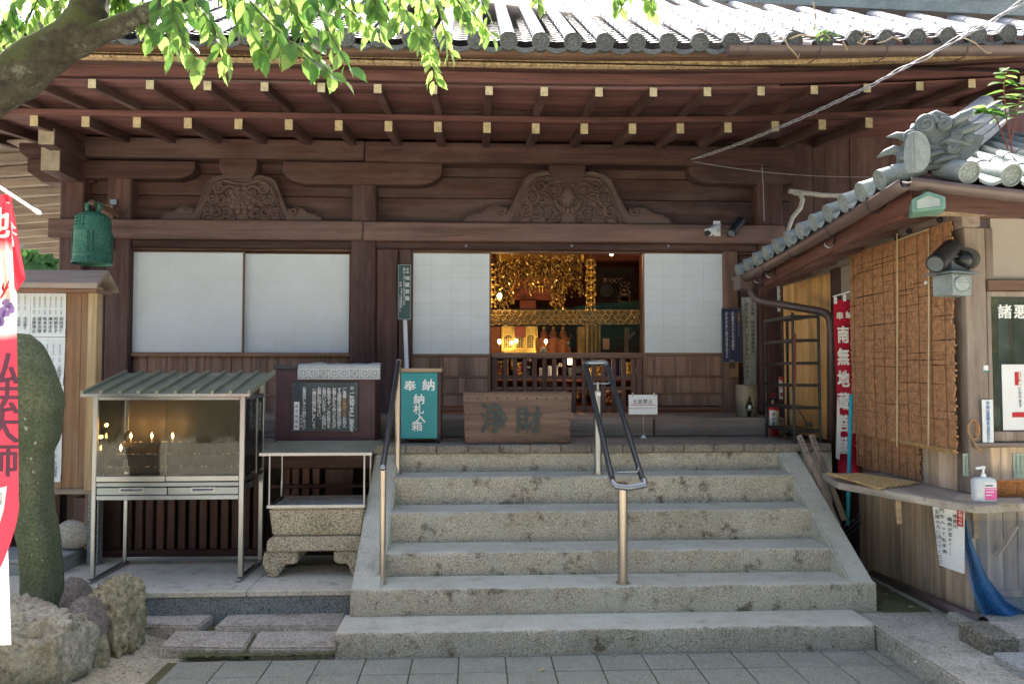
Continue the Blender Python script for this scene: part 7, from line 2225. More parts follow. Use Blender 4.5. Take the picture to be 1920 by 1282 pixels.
MB().grid(netf(IN, UP, .7), 24, 12).build('net_sheet', m2, nt, smooth='all')
# ================================================================== INSIDE THE HALL
IR = MB()
sh = bx('inner_floor', -4.2, 3.2, 8.75, 14.4, SB - .06, SB - .02, M['int_red'], hall, 0)
bx('inner_wall', -4.2, 3.2, 13.9, 14.0, SB, 4.3, M['int_red'], hall, 0)
bx('inner_wall', -4.25, -4.2, 8.75, 14.4, SB, 4.3, M['int_red'], hall, 0)
bx('inner_ceiling', -4.2, 3.2, 8.75, 14.4, 4.25, 4.3, M['dark_y'], hall, 0)
beam(880, 1240, 470, 486, 10.9, .2, 'int_red', 'inner_beam', .01)
bx('inner_post', X(1206, 9.6), X(1228, 9.6), 9.6, 9.8, SB, 4.2, M['dark_z'], hall, .01)
def ib(px0, py0, px1, py1, Y, d, mt, name, label=None, cat=None, group=None, parent=None, bev=.004):
    x0, x1, z0, z1 = rect(px0, py0, px1, py1, Y)
    o = bx(name, x0, x1, Y, Y + d, z0, z1, M[mt], parent, bev)
    if label: tag(o, label, cat, group)
    return o
# gilded canopy with hanging strands
gc = thing('gilded_canopy', 'gilded altar canopy with dense strands of hanging gold leaves', 'canopy', V(1012, 480, 10.2))
ib(931, 466, 1096, 474, 10.2, .5, 'gold_d', 'canopy_frame', parent=gc)
ib(932, 470, 937, 490, 10.18, .03, 'gold', 'canopy_post', parent=gc); ib(1090, 470, 1095, 492, 10.18, .03, 'gold', 'canopy_post', parent=gc)
MB().bar(V(936, 484, 10.16), V(976, 475, 10.5), .03, .10).build('canopy_rail', M['gold'], gc, bevel=.003)
k = 0
px = 936
while px < 1093:
    if px < 966: yb_ = R.uniform(560, 596)
    elif px < 1032: yb_ = R.uniform(520, 548)
    elif px < 1058: yb_ = R.uniform(570, 600)
    else: yb_ = R.uniform(535, 556)
    Yk = 10.2 + R.uniform(-.05, .35)
    mb = MB(); py = 472.0
    mb.tube([V(px, 470, Yk), V(px, yb_, Yk)], .002, 3)
    while py < yb_:
        for q in range(3):
            c = V(px + R.uniform(-4, 4), py + R.uniform(-2, 2), Yk + R.uniform(-.03, .03))
            a = R.uniform(0, 3.14); s_ = R.uniform(.010, .021)
            u1 = Vector((math.cos(a), math.sin(a), R.uniform(-.3, .3))).normalized(); v1 = Vector((R.uniform(-.5, .5), R.uniform(-.5, .5), -1)).normalized()
            mb.add([c, c + u1 * s_ * .6 + v1 * s_, c + v1 * s_ * 2, c - u1 * s_ * .6 + v1 * s_], [(0, 1, 2, 3)])
        if R.random() < .35: mb.ball(V(px + R.uniform(-3, 3), py, Yk), .008, 6, 4)
        py += 4.5
    mb.build('gold_strand', M['gold'] if k % 3 else M['gold_d'], gc, recalc=False)
    px += R.uniform(3.2, 4.6); k += 1
def pendant(px, y0, y1, Y, label, w=11):
    pd = thing('gold_pendant', label, 'pendant', V(px, y0, Y), 'gold altar pendants')
    MB().tube([V(px, y0 - 12, Y), V(px, y1, Y)], .004, 5).build('pendant_stem', M['gold'], pd)
    py = y0 + 6; i = 0
    while py < y1 - 6:
        c = V(px, py, Y); r_ = w * Y / F_PX * (1.0 if i % 2 == 0 else .85)
        mb = MB()
        mb.lathe([(.006, .05), (r_ * .5, .035), (r_ * .8, .0), (r_ * .9, -.012), (r_ * .75, -.008), (.006, .028)], c, 8)
        for q in range(8):
            a = q * .785
            e = c + Vector((r_ * .88 * math.cos(a), r_ * .88 * math.sin(a), -.012))
            mb.tube([e, e + Vector((0, 0, -.045))], [.004, .002], 4); mb.ball(e + Vector((0, 0, -.055)), .010, 5, 4, (1, 1, 1.5))
        mb.build('pendant_tier', M['gold'], pd, smooth='all'); py += 14; i += 1
    return pd
pendant(1107.5, 482, 582, 9.9, 'tiered gold pendant hanging right of the gilded canopy')
pendant(921.5, 490, 575, 10.0, 'tiered gold pendant half hidden by the left doorway screen')
ib(960, 520, 1036, 562, 10.9, .04, 'int_red', 'red_tablet', 'red wooden tablet with gilt brush strokes behind the canopy strands', 'tablet')
o = bpy.data.objects['red_tablet']
mb = MB()
for pts in ([(1000, 530), (993, 540), (993, 550), (1000, 558)], [(1004, 536), (1002, 550)], [(1010, 532), (1013, 550)], [(1006, 538), (1018, 536), (1017, 552)], [(968, 548), (974, 543), (970, 556)], [(1022, 540), (1030, 548)]):
    mb.tube([V(x, y, 10.885) for x, y in pts], [.014] + [.016] * (len(pts) - 2) + [.005], 6)
stuff(mb.build('gilt_strokes', M['gold'], o, smooth='all'))
ib(975, 563, 1005, 578, 10.85, .1, 'int_red', 'red_stand', 'red stand under the gilt tablet', 'stand')
# brocade valance with round medallions
va = thing('brocade_valance', 'wide gold brocade valance with rows of round medallions across the hall', 'valance', V(1060, 595, 9.9))
x0, x1, z0, z1 = rect(905, 581, 1203, 609, 9.9)
def vf(u, v):
    x = x0 + (x1 - x0) * u
    sc = .012 * abs(math.sin(u * 44)) if v < .2 else 0
    return (x, 9.9 + .012 * math.sin(u * 30) + .006 * math.sin(u * 71), z0 + (z1 - z0) * v + sc * (1 - v) + .03 * (u - .5) * .4)
MB().grid(vf, 120, 6).build('brocade', M['brocade'], va, smooth='all')
rr = 5.6 * 9.9 / F_PX
med = MB()
med.lathe([(rr * .72, 0), (rr * .8, -.006), (rr * .95, -.006), (rr, 0)], (0, 0, 0), 14, 'y'); med.lathe([(.001, -.008), (rr * .3, -.006), (rr * .36, 0)], (0, 0, 0), 8, 'y')
medm = med.mesh('medallion', M['gold_d'], smooth='all')
for j, py in enumerate((586.5, 595.5, 604.5)):
    for i in range(24):
        u = (i + .5 + .5 * (j % 2)) / 24.6
        p = vf(u, 1 - (py - 581) / 28)
        link('medallion', medm, va, T3(p[0], p[1] - .006, p[2]))
# green safety net, sagging, fine cords
nt = MB()
NYt = 9.15
def nf_(px, py): return V(px, py, NYt + .03 * math.sin(px * .06) + .02 * math.sin(py * .05))
def topy(px): return 577 if px < 1060 else 577 - (px - 1060) * .095
for i in range(86):
    px = 922 + i * 3.35
    lw_ = .0014 if px > 1085 else .0007
    pts = [nf_(px + 1.5 * math.sin(q * .7), topy(px) + (672 - topy(px)) * q / 8) for q in range(9)]
    for a, b in zip(pts, pts[1:]): nt.add([a - Vector((lw_, 0, 0)), a + Vector((lw_, 0, 0)), b + Vector((lw_, 0, 0)), b - Vector((lw_, 0, 0))], [(0, 1, 2, 3)])
for j in range(29):
    pts = []
    for q in range(19):
        px = 922 + 285 * q / 18; pts.append(nf_(px, topy(px) + (672 - topy(px)) * j / 28 + 1.2 * math.sin(q * .9 + j)))
    for q, (a, b) in enumerate(zip(pts, pts[1:])):
        lw_ = .0014 if q > 9 else .0007
        nt.add([a - Vector((0, 0, lw_)), b - Vector((0, 0, lw_)), b + Vector((0, 0, lw_)), a + Vector((0, 0, lw_))], [(0, 1, 2, 3)])
o = nt.build('green_net', M['greennet'], None, recalc=False)
tag(o, 'fine dark green net stretched behind the barrier gate', 'net', kind='thing')
# golden shrine with three arched niches
gs = thing('golden_shrine', 'golden altar shrine with three arched dark lattice niches', 'shrine', V(974, 662, 11.2))
ib(940, 611, 1008, 664, 11.2, .4, 'gold', 'shrine_body', parent=gs)
for px in (940, 961, 985, 1005): ib(px, 612, px + 3.5, 660, 11.17, .03, 'gold', 'shrine_pillar', parent=gs)
for px in (946, 967, 988):
    x0, x1, z0, z1 = rect(px, 629, px + 14, 652, 11.17)
    n = 8; cx = (x0 + x1) / 2; hw = (x1 - x0) / 2
    pl = [(x0, z0), (x1, z0)] + [(cx + hw * math.cos(a), z1 - .03 + .03 * math.sin(a)) for a in [math.pi * q / n for q in range(n + 1)]]
    nn_ = MB().prism(pl, 11.165, 11.195).build('niche', M['niche'], gs)
    mb = MB()
    for q in range(4):
        xq = x0 + (x1 - x0) * (q + .5) / 4
        mb.bar((xq, 11.16, z0), (xq, 11.16, z1 - .01), .004, .004)
    for q in range(7): mb.bar((x0, 11.16, z0 + (z1 - z0) * q / 7), (x1, 11.16, z0 + (z1 - z0) * q / 7), .004, .004)
    stuff(mb.build('niche_lattice', M['gold'], nn_))
ib(966, 612, 984, 632, 11.1, .1, 'red', 'shrine_hood', parent=gs)
ib(944, 656, 1006, 664, 11.0, .15, 'gold', 'shrine_step', parent=gs)
# orange altar cloths, figures, stands
for i, px in enumerate((1016, 1034, 1052)):
    fg = thing('altar_figure', ('seated reddish figure next to the golden shrine', 'seated reddish figure in the middle of three', 'seated reddish figure furthest from the golden shrine')[i], 'figurine', V(px + 4, 634, 11.3), 'seated figures behind the orange cloth')
    p = V(px + 4, 634, 11.3); u_1 = 11.3 / F_PX
    mb = MB(); mb.lathe([(9 * u_1, 0), (9.5 * u_1, 4 * u_1), (7 * u_1, 9 * u_1), (6 * u_1, 13 * u_1), (2.5 * u_1, 16 * u_1)], p, 14)
    mb.build('figure_body', M['orangered'], fg, smooth='all')
    MB().ball(p + Vector((0, 0, 19 * u_1)), 3.6 * u_1, 10, 8, (1, 1, 1.2)).build('figure_head', M['gold_d'], fg, smooth='all')
ac = thing('altar_cloth', 'orange altar cloth with a scalloped upper edge behind the net', 'altar cloth', V(1040, 664, 11.0))
x0, x1, z0, z1 = rect(1008, 632, 1072, 668, 11.0)
mb = MB()
mb.grid(lambda u, v: (x0 + (x1 - x0) * u, 11.0 + .01 * math.sin(u * 22), z0 + (z1 - z0) * v - (.035 * (1 - abs(math.sin(u * 3 * math.pi)) ** .7) if v > .85 else 0)), 48, 8)
mb.build('cloth', M['orangered'], ac, smooth='all')
MB().tube([(x0 + (x1 - x0) * q / 20, 10.985, z1 - .07) for q in range(21)], .006, 5).build('cloth_cord', M['gold_d'], ac)
o = MB().grid(lambda u, v: (V(1096 + 30 * u, 640, 10.6).x, 10.6 + .05 * math.sin(u * 25), V(1100, 668 - 62 * v, 10.6).z), 40, 4).build('striped_curtain', M['goldcurtain'], None, smooth='all')
tag(o, 'pleated ochre curtain behind the net to the right of the altar cloth', 'curtain')
o = ib(1085, 612, 1106, 668, 10.9, .2, 'gold_d', 'carved_panel', 'dull gold carved panel left of the pleated curtain', 'panel')
ib(920, 612, 938, 668, 11.1, .2, 'orangered', 'red_hanging', 'reddish embroidered hanging at the left edge of the doorway', 'hanging')
ib(1131, 634, 1143, 655, 10.8, .04, 'pinkish', 'paper_tablet', 'pale leaning paper tablet behind the net', 'tablet')
MB_o = MB().bar(V(1174, 662, 10.2), V(1176, 615, 10.2), .05, .05).build('timber_prop', M['brown_z'], None); tag(MB_o, 'upright timber prop behind the net near the right screen', 'prop')
MB_o = MB().bar(V(1172, 640, 10.15), V(1190, 622, 10.15), .03, .04).build('timber_brace', M['brown_z'], None); tag(MB_o, 'slanting timber brace behind the net near the right screen', 'brace')
# dark screen with interlaced bars, upper right
ls = thing('fretwork_screen', 'dark fretwork screen with pale patches high on the right inside', 'fretwork', V(1160, 540, 11.5))
ib(1120, 500, 1190, 572, 11.55, .03, 'vdark', 'screen_back', parent=ls)
for a, b, c, d, mt in ((1131, 521, 1167, 531, 'pinkish'), (1162, 528, 1182, 566, 'pinkish'), (1160, 555, 1180, 566, 'straw')): ib(a, b, c, d, 11.53, .01, mt, 'pale_patch', parent=ls)
for i in range(9):
    for s_ in (-1, 1):
        a, b = V(1124 + 8 * i, 512 + (30 if s_ > 0 else 0), 11.5), V(1124 + 8 * i + 22, 512 + (0 if s_ > 0 else 30) + 8, 11.5)
        MB().bar(a, b, .014, .014).build('fret_bar', M['vdark'], ls)
for i in range(5):
    for s_ in (-1, 1):
        a, b = V(1158, 528 + 8 * i, 11.5), V(1186, 528 + 8 * i + 9 * s_, 11.5)
        MB().bar(a, b, .014, .014).build('fret_bar', M['vdark'], ls)
o = MB().lathe([(.001, -.03), (.10, -.03), (.12, 0), (.10, .03), (.001, .03)], V(1137, 545, 11.2), 18, 'y').build('dark_gong', M['iron'], None, smooth=True); tag(o, 'dark round gong below the fretwork screen', 'gong')
# bulbs and lit lanterns
M['bulb'] = emit('warm_bulb', (1, .78, .45), 12)
def bulb(px, py, Y, e, label, r_=.028):
    b_ = thing('bulb', label, 'bulb', V(px, py, Y), 'glowing bulbs in the hall')
    MB().ball(V(px, py, Y), r_, 10, 8, (1, 1, 1.35)).build('glass_globe', M['bulb'], b_, smooth='all')
    MB().tube([V(px, py, Y) + Vector((0, 0, -.06 if py > 500 else .03)), V(px, py, Y) + Vector((0, 0, -.03 if py > 500 else .08))], .012, 8).build('bulb_socket', M['gold_d'], b_)
    if e:
        ld = bpy.data.lights.new('bulb_light', 'POINT'); ld.energy = e * (.2 if py < 560 else .10); ld.color = (1, .62, .28); ld.shadow_soft_size = .04
        lo_ = bpy.data.objects.new('bulb_light', ld); COL.objects.link(lo_); lo_.location = V(px, py, Y) + Vector((0, -.10, .0)); lo_.parent = b_; lo_.matrix_parent_inverse = wm(b_).inverted()
bulb(1146.5, 474, 9.3, 26, 'bare bulb under the lintel at the upper right of the doorway')
bulb(936.5, 555, 9.8, 14, 'small bulb at the left under the canopy strands')
bulb(936.5, 640, 10.4, 12, 'candle bulb at the far left before the golden shrine', .022)
bulb(959, 642, 10.6, 0, 'candle bulb before the left niche of the shrine', .018)
bulb(968, 639, 10.6, 10, 'candle bulb before the middle niche of the shrine', .02)
bulb(1023.5, 640, 10.5, 12, 'candle bulb before the orange altar cloth', .02)
ck = thing('bedside_clock', 'small pale round clock at the foot of the orange altar cloth', 'clock', V(1019, 657, 10.3))
MB().lathe([(.001, -.02), (5.5 * 10.3 / F_PX, -.02), (6.3 * 10.3 / F_PX, 0), (.001, .02)], V(1019, 657, 10.3), 18, 'y').build('clock_case', M['mint'], ck, smooth=True)
mb = MB(); mb.bar(V(1019, 657, 10.27), V(1016, 661, 10.27), .006, .004, (0, 1, 0)); mb.bar(V(1019, 657, 10.27), V(1023, 661, 10.27), .006, .004, (0, 1, 0)); mb.build('clock_hands', M['ink'], ck)
hl2 = thing('hanging_lamp', 'dark hanging bronze lamp beside the orange altar cloth', 'lamp', V(1071, 660, 10.4))
MB().lathe([(.001, -.11), (.03, -.09), (.012, -.06), (.05, -.02), (.06, .03), (.03, .07), (.012, .09), (.012, .12), (.001, .16)], V(1071, 645, 10.4), 14).build('lamp_body', M['iron'], hl2, smooth='all')
# crowded offerings seen between the bars of the gate
ot = thing('offering_table', 'low dark red offering table behind the barrier gate', 'table', V(1060, 760, 9.5))
bx('table_top', X(922, 9.6), X(1206, 9.6), 9.5, 10.4, Z(716, 9.5), Z(712, 9.5), M['int_red'], ot, .004)
for px in (930, 1000, 1060, 1130, 1198): bx('table_leg', X(px, 9.6), X(px + 6, 9.6), 9.55, 9.62, SB - .02, Z(716.5, 9.5), M['int_red'], ot, .004)
OF = 'offerings behind the barrier gate'
specs = [(931, 678, 941, 709, 'orangered', 'gold embroidered red hanging strip at the left end of the gate', 'hanging'),
 (945, 676, 953, 708, 'gold', 'gilt flower stand second from the left behind the gate', 'stand'),
 (958, 674, 967, 694, 'gold', 'gilt box high behind the left gate bars', 'box'), (970, 680, 978, 709, 'red', 'red lacquer casket behind the left gate bars', 'casket'),
 (984, 684, 994, 690, 'mint', 'grey green package on the table edge', 'package'), (985, 693, 993, 709, 'slate', 'dark slate box under the grey green package', 'box'),
 (999, 690, 1006, 709, 'white', 'white paper tablet, first of the row behind the middle bars', 'tablet'), (1012, 690, 1020, 709, 'white', 'white paper tablet, second of the row behind the middle bars', 'tablet'),
 (1028, 686, 1034, 709, 'white', 'white paper tablet, third of the row behind the middle bars', 'tablet'), (1040, 685, 1046, 710, 'white', 'white paper tablet, fourth and tallest behind the middle bars', 'tablet'),
 (1048, 681, 1061, 687, 'cream', 'cream folded paper lying above the tablets', 'paper'), (1066, 690, 1076, 712, 'slate', 'dark blue box behind the middle bars', 'box'),
 (1078, 686, 1090, 700, 'slate', 'dark casket below the lit lantern', 'casket'), (1106, 690, 1116, 708, 'gold', 'gilt stand seen between the twin rails', 'stand'), (1119, 688, 1127, 708, 'gold_d', 'gilt candle stand seen between the twin rails', 'stand'),
 (1148, 672, 1158, 706, 'navy', 'dark blue hanging cloth behind the right gate bars', 'hanging'), (1162, 672, 1170, 706, 'navy', 'dark blue hanging cloth nearer the right screen', 'hanging'), (1176, 680, 1185, 708, 'gold_d', 'dull gold casket behind the right end of the gate', 'casket'),
 (1190, 690, 1198, 699, 'white', 'small white framed card at the right end of the gate', 'card'),
 (984, 713, 993, 718, 'orangered', 'bright orange packet on the lower shelf', 'packet'), (944, 713, 954, 720, 'orangered', 'orange cloth bundle on the lower shelf at the left', 'bundle'), (1012, 712, 1021, 722, 'white', 'white leaflet stack on the lower shelf', 'leaflet'), (1027, 712, 1034, 724, 'white', 'white leaflet standing right of the stack', 'leaflet'), (1040, 712, 1045, 724, 'pinkish', 'pale pink leaflet on the lower shelf', 'leaflet'),
 (1079, 728, 1090, 746, 'red', 'red cushion on the floor left of the twin rails', 'cushion'), (1093, 728, 1104, 740, 'red', 'red cushion on the floor behind the left rail', 'cushion'), (1134, 728, 1146, 752, 'red', 'red drum stand on the floor right of the rails', 'stand'), (1160, 734, 1172, 756, 'red', 'red box on the floor near the white notice', 'box')]
for a, b, c, d, mt, lab_, cat in specs:
    Yq = R.uniform(9.55, 10.1) if d < 725 else 9.3
    o = thing(cat.replace(' ', '_'), lab_, cat, V((a + c) / 2, d, Yq), OF)
    q = ib(a, b, c, d, Yq, .08, mt, 'body', parent=o)
    x0, x1, z0, z1 = rect(a, b, c, d, Yq)
    if mt in ('white', 'pinkish', 'cream'):
        mb = MB(); n = max(2, int((d - b) / 4))
        for r_ in range(n):
            zz = z1 - (z1 - z0) * (r_ + .7) / (n + .6)
            for s_ in range(3): mb.box(x0 + (x1 - x0) * (.16 + .26 * s_), x0 + (x1 - x0) * (.32 + .26 * s_), Yq - .004, Yq - .002, zz - .006, zz + .006)
        stuff(mb.build('writing_marks', M['ink'], o))
    elif mt in ('gold', 'gold_d', 'orangered', 'red'):
        mb = MB()
        for r_ in range(10): mb.ball((R.uniform(x0, x1), Yq - .01, R.uniform(z0, z1)), R.uniform(.008, .02), 6, 4)
        stuff(mb.build('studs', M['gold'], o, smooth='all'))
        bx('rim', x0 - .006, x1 + .006, Yq - .012, Yq + .09, z1 - .012, z1 + .008, M['gold_d'], o, .002)
    else:
        bx('lid', x0 - .005, x1 + .005, Yq - .008, Yq + .085, z1 - .02, z1 + .006, M['iron'], o, .002)
for px, py, mt, lab_ in ((992, 675, 'pinkish', 'pink and white flower on the altar'), (1128, 741, 'straw', 'round straw offering right of the rail'), (1148, 752, 'straw', 'pair-forming round straw offering by the gate foot'), (1137, 752, 'straw', 'round straw offering by the gate foot'), (1140, 735, 'pinkish', 'round pale offering on the red stand'), (1163, 735, 'pinkish', 'round pale offering near the white notice')):
    p = V(px, py, 9.25); o = MB().ball(p, .03, 12, 8, (1, 1, .8)).build('offering', M[mt], None, smooth='all'); tag(o, lab_, 'offering', OF)
ll = thing('lit_lantern', 'lit cream paper lantern behind the top of the twin rails', 'lantern', V(1070, 678, 9.6))
ib(1065.5, 667, 1075, 683, 9.6, .08, 'lantern_e', 'lantern_body', parent=ll); ib(1064.5, 665, 1076, 667, 9.59, .1, 'gold_d', 'lantern_cap', parent=ll)
ld = bpy.data.lights.new('lantern_light', 'POINT'); ld.energy = 1.6; ld.color = (1, .68, .36); ld.shadow_soft_size = .05
lo_ = bpy.data.objects.new('lantern_light', ld); COL.objects.link(lo_); lo_.location = V(1070, 676, 9.4); lo_.parent = ll; lo_.matrix_parent_inverse = wm(ll).inverted()
# ================================================================== STONE, ROCKS, FLAG, TREE
def loft(levels, n=28, noise_amp=.02, nscale=4, power=.6):
    """levels: list of (z, xl, xr, y0, y1)"""
    mb = MB(); vs = []
    for z, xl, xr, y0, y1 in levels:
        cx, cy, a, b = (xl + xr) / 2, (y0 + y1) / 2, (xr - xl) / 2, (y1 - y0) / 2
        for k in range(n):
            t = 2 * math.pi * k / n
            c, s = math.cos(t), math.sin(t)
            p = Vector((cx + a * math.copysign(abs(c) ** power, c), cy + b * math.copysign(abs(s) ** power, s), z))
            d = mnoise.noise(p * nscale) * noise_amp + mnoise.noise(p * nscale * 3.7) * noise_amp * .4
            vs.append(p + Vector((c * d * .4, s * d * 1.6, d * .3)))
    m = len(levels)
    fs = [(i * n + k, i * n + (k + 1) % n, (i + 1) * n + (k + 1) % n, (i + 1) * n + k) for i in range(m - 1) for k in range(n)]
    fs += [tuple(range(n - 1, -1, -1)), tuple((m - 1) * n + k for k in range(n))]
    return mb.add(vs, fs)
MY = 4.98
prof_r = [(626, 30), (634, 44), (645, 54), (690, 76), (735, 91), (757, 94.5), (780, 90), (812, 89), (832, 84), (848, 76), (872, 75.5), (905, 73), (950, 71.5), (980, 75), (1010, 80), (1060, 85), (1095, 91), (1112, 92), (1150, 90)]
def ir(py):
    for (a, xa), (b, xb) in zip(prof_r, prof_r[1:]):
        if a <= py <= b: return xa + (xb - xa) * (py - a) / (b - a)
    return 90
lv = []
for k in range(75):
    py = 1150 - (1150 - 624) * k / 74
    pyc = max(626, py)
    lf = -40 + 66 * max(0, min(1, (pyc - 700) / 330))
    e = max(0, (650 - py) / 26)
    lv.append((Z(py, MY, 40), X(lf + 50 * e, MY, py), X(ir(pyc) - 0 * e, MY, py), MY + .03 * e, MY + .24 - .05 * e))
mo = thing('stone_monument', 'tall rough greenish stone monument behind the red and white banner', 'monument', (lv[0][1], MY, lv[0][0]))
loft(lv, 36, .02, 3.2).build('monument_slab', M['monument'], mo, smooth='all')
lichen = MB()
for px, py, r_ in ((48, 785, 3), (50, 803, 4.2), (47, 800, 2), (67, 830, 3.5), (59, 859, 3.2), (63, 884, 3), (46, 846, 1.6), (43, 852, 1.4), (52, 858, 1.5), (72, 905, 1.8), (55, 765, 1.5), (70, 1010, 2), (60, 1040, 1.6), (80, 1050, 1.8)):
    p = V(px, py, MY + .0); lichen.ball(p + Vector((0, -.004, 0)), r_ * MY / F_PX * .8, 8, 4, (1, .35, 1.1))
stuff(lichen.build('lichen_spots', M['lichen'], mo, smooth='all'))
def rock(name, label, px0, px1, py0, py1, Y, depth, mt, seed, zb=-.06, sq=.75, amp=.07, rough=1.0, fur=0):
    x0, x1, z0, z1 = rect(px0, py0, px1, py1, Y)
    z0 = min(z0, zb) if zb is not None else z0
    cx, cz = (x0 + x1) / 2, (z0 + z1) / 2
    bm = bmesh.new(); bmesh.ops.create_icosphere(bm, subdivisions=5, radius=1)
    for v in bm.verts:
        n_ = v.co.copy()
        c = Vector([math.copysign(abs(q) ** sq, q) for q in n_])
        d = amp * mnoise.noise(n_ * 1.6 + Vector((seed, 0, 0))) + amp * .55 * abs(mnoise.noise(n_ * 3.6 + Vector((0, seed, 0)))) * rough + amp * .28 * mnoise.noise(n_ * 8 + Vector((0, 0, seed))) + amp * .14 * mnoise.noise(n_ * 19 + Vector((0, 0, seed)))
        if fur: d += fur * (abs(mnoise.noise(Vector((n_.x * 5, n_.y * 5, n_.z * 1.3 + seed)))) - .2)
        # planar cuts give the boulder facets
        for f in range(9):
            rr_ = random.Random(seed * 31 + f); fd = Vector((rr_.uniform(-1, 1), rr_.uniform(-1, .4), rr_.uniform(-.3, 1))).normalized()
            ex = c.dot(fd) - .80
            if ex > 0: c -= fd * ex * .9
        c *= 1 + d * 2
        v.co = Vector((cx + c.x * (x1 - x0) / 2, Y + depth / 2 + c.y * depth / 2, cz + c.z * (z1 - z0) / 2))
    me = bpy.data.meshes.new(name); bm.to_mesh(me); bm.free()
    me.polygons.foreach_set('use_smooth', [True] * len(me.polygons)); me.materials.append(M[mt])
    return tag(link(name, me), label, 'rock')
rock('rock', 'ochre furrowed boulder beside the stepping slabs', 120, 236, 1103, 1214, 5.02, .42, 'rock_a', 3, amp=.09, rough=1.6, fur=.22)
rock('rock', 'dark grey pointed boulder between the ochre boulder and the large pale one', 82, 168, 1136, 1243, 4.78, .36, 'rock_b', 8, amp=.06)
rock('rock', 'largest pale boulder in front of the stone monument at the picture corner', -70, 107, 1150, 1300, 4.42, .5, 'rock_a2', 5, amp=.08, rough=1.3, fur=.10)
rock('rock', 'flat dark stone below the foot of the monument', -20, 140, 1108, 1165, 5.0, .5, 'rock_b', 12, zb=-.02, amp=.05)
rock('rock', 'low grey stone tucked between the big pale boulder and the pointed one', 50, 130, 1205, 1275, 4.58, .3, 'rock_b', 17, amp=.06)
rock('rock', 'small broken stone below the ochre boulder', 158, 196, 1190, 1222, 4.86, .14, 'rock_a', 21, amp=.09)
lt = MB()
for k in range(90):
    p = atz(R.uniform(120, 330), R.uniform(1195, 1282), .0)
    h_ = R.uniform(.004, .012); p.z = mound((p.x + 6.5) / 5, (p.y - 3) / 2.75)[2] if p.x < -1.5 and 3 < p.y < 5.75 else 0
    lt.ball(p + Vector((0, 0, .002)), h_, 6, 4, (1.2, 1, .6))
stuff(lt.build('pebbles', M['slab'], None, smooth='all'))
dl = MB()
for k in range(70):
    px, py = (1015, 1255) if k == 0 else (R.uniform(330, 1640), R.uniform(1224, 1280)) if k < 30 else (R.uniform(740, 1480), R.choice((1156, 1160, 1082, 1014, 1018)) + R.uniform(0, 4)) if k < 56 else (R.uniform(1660, 1800), R.uniform(1165, 1240))
    p = atz(px, py, .006 if k < 30 else .148 if k > 55 or py > 1140 else SZ[1] + .008 if py > 1070 else SZ[2] + .008); a = R.uniform(0, 6.28); s_ = R.uniform(.008, .024) if k else .035
    u1, v1 = Vector((math.cos(a), math.sin(a), .1)) * s_, Vector((-math.sin(a), math.cos(a), .25)) * s_ * .4
    dl.add([p - u1, p + v1, p + u1, p - v1 + Vector((0, 0, .004))], [(0, 1, 2, 3)])
stuff(dl.build('fallen_leaves', M['dryleaf'], None, recalc=False))
# ------------------------------------------------------------------ red and white banner on its rod (near left)
FY = 3.2
bn = thing('temple_banner', 'red and white temple banner with purple iris and bold characters at the left edge', 'banner', V(0, 1060, FY))
def flag_mat():
    m, t, b = nm('banner_print')
    tc = N(t, 'ShaderNodeTexCoord'); sx = N(t, 'ShaderNodeSeparateXYZ'); L(t, tc.outputs['Object'], sx.inputs[0])
    nz = N(t, 'ShaderNodeMath', operation='MULTIPLY_ADD'); nz.inputs[1].default_value = .10; L(t, noise_n(t, coords(t), 2.5, 3), nz.inputs[0]); L(t, sx.outputs[2], nz.inputs[2])
    mr = N(t, 'ShaderNodeMapRange'); zl, zh = Z(1070, FY, 0), Z(360, FY, 0)
    mr.inputs[1].default_value = zl + .05; mr.inputs[2].default_value = zh + .05; L(t, nz.outputs[0], mr.inputs[0])
    f = lambda py: 1 - (py - 360) / 710
    red, wh, pk = (.70, .045, .075), (.78, .76, .70), (.75, .52, .40)
    col = ramp(t, mr.outputs[0], [(0, red), (f(645), red), (f(612), wh), (f(545), (.76, .66, .52)), (f(478), wh), (f(452), red), (1, red)])
    L(t, col, b.inputs['Base Color']); b.inputs['Roughness'].default_value = .8
    tl = N(t, 'ShaderNodeBsdfTranslucent'); L(t, col, tl.inputs[0]); mx = N(t, 'ShaderNodeMixShader'); mx.inputs[0].default_value = .4
    L(t, b.outputs[0], mx.inputs[1]); L(t, tl.outputs[0], mx.inputs[2]); L(t, mx.outputs[0], t.nodes['Material Output'].inputs[0])
    return m
M['flag'] = flag_mat()
def fl(u, v):
    py = 1062 - (1062 - 364) * v
    xr = 33 + 1.5 * math.sin(v * 7)
    if py < 545: xr = 18 + (py - 364) * .05
    if py > 945: xr = 36 - ((py - 945) / 117) ** 1.5 * 34
    px = -205 + (xr + 205) * u
    return tuple(V(px, py + (1 - u) * 10, FY + .03 * math.sin(u * 9 + v * 3) * (.4 + .6 * (1 - v))))
MB().grid(fl, 40, 60).build('banner_cloth', M['flag'], bn, smooth='all')
fold = [(17, 366), (22, 372), (27, 405), (33, 440), (40, 480), (48, 522), (44, 532), (28, 546), (23, 556), (21, 500), (19, 430)]
fp_ = [V(x, y, FY + .05 - .0011 * (x - 17)) for x, y in fold]
mb = MB()
nL, nR = 12, 4
Lf = [(16, 366), (18, 420), (20, 470), (22, 520), (24, 557)]; Rf = [(20, 367), (29, 415), (38, 468), (48, 522), (29, 549)]
mb.grid(lambda u, v: tuple(V(crv(Lf, 1 - v)[0] * (1 - u) + crv(Rf, 1 - v)[0] * u, crv(Lf, 1 - v)[1] * (1 - u) + crv(Rf, 1 - v)[1] * u, FY + .02 + .05 * u + .01 * math.sin(u * 6 + v * 4))), 8, 20)
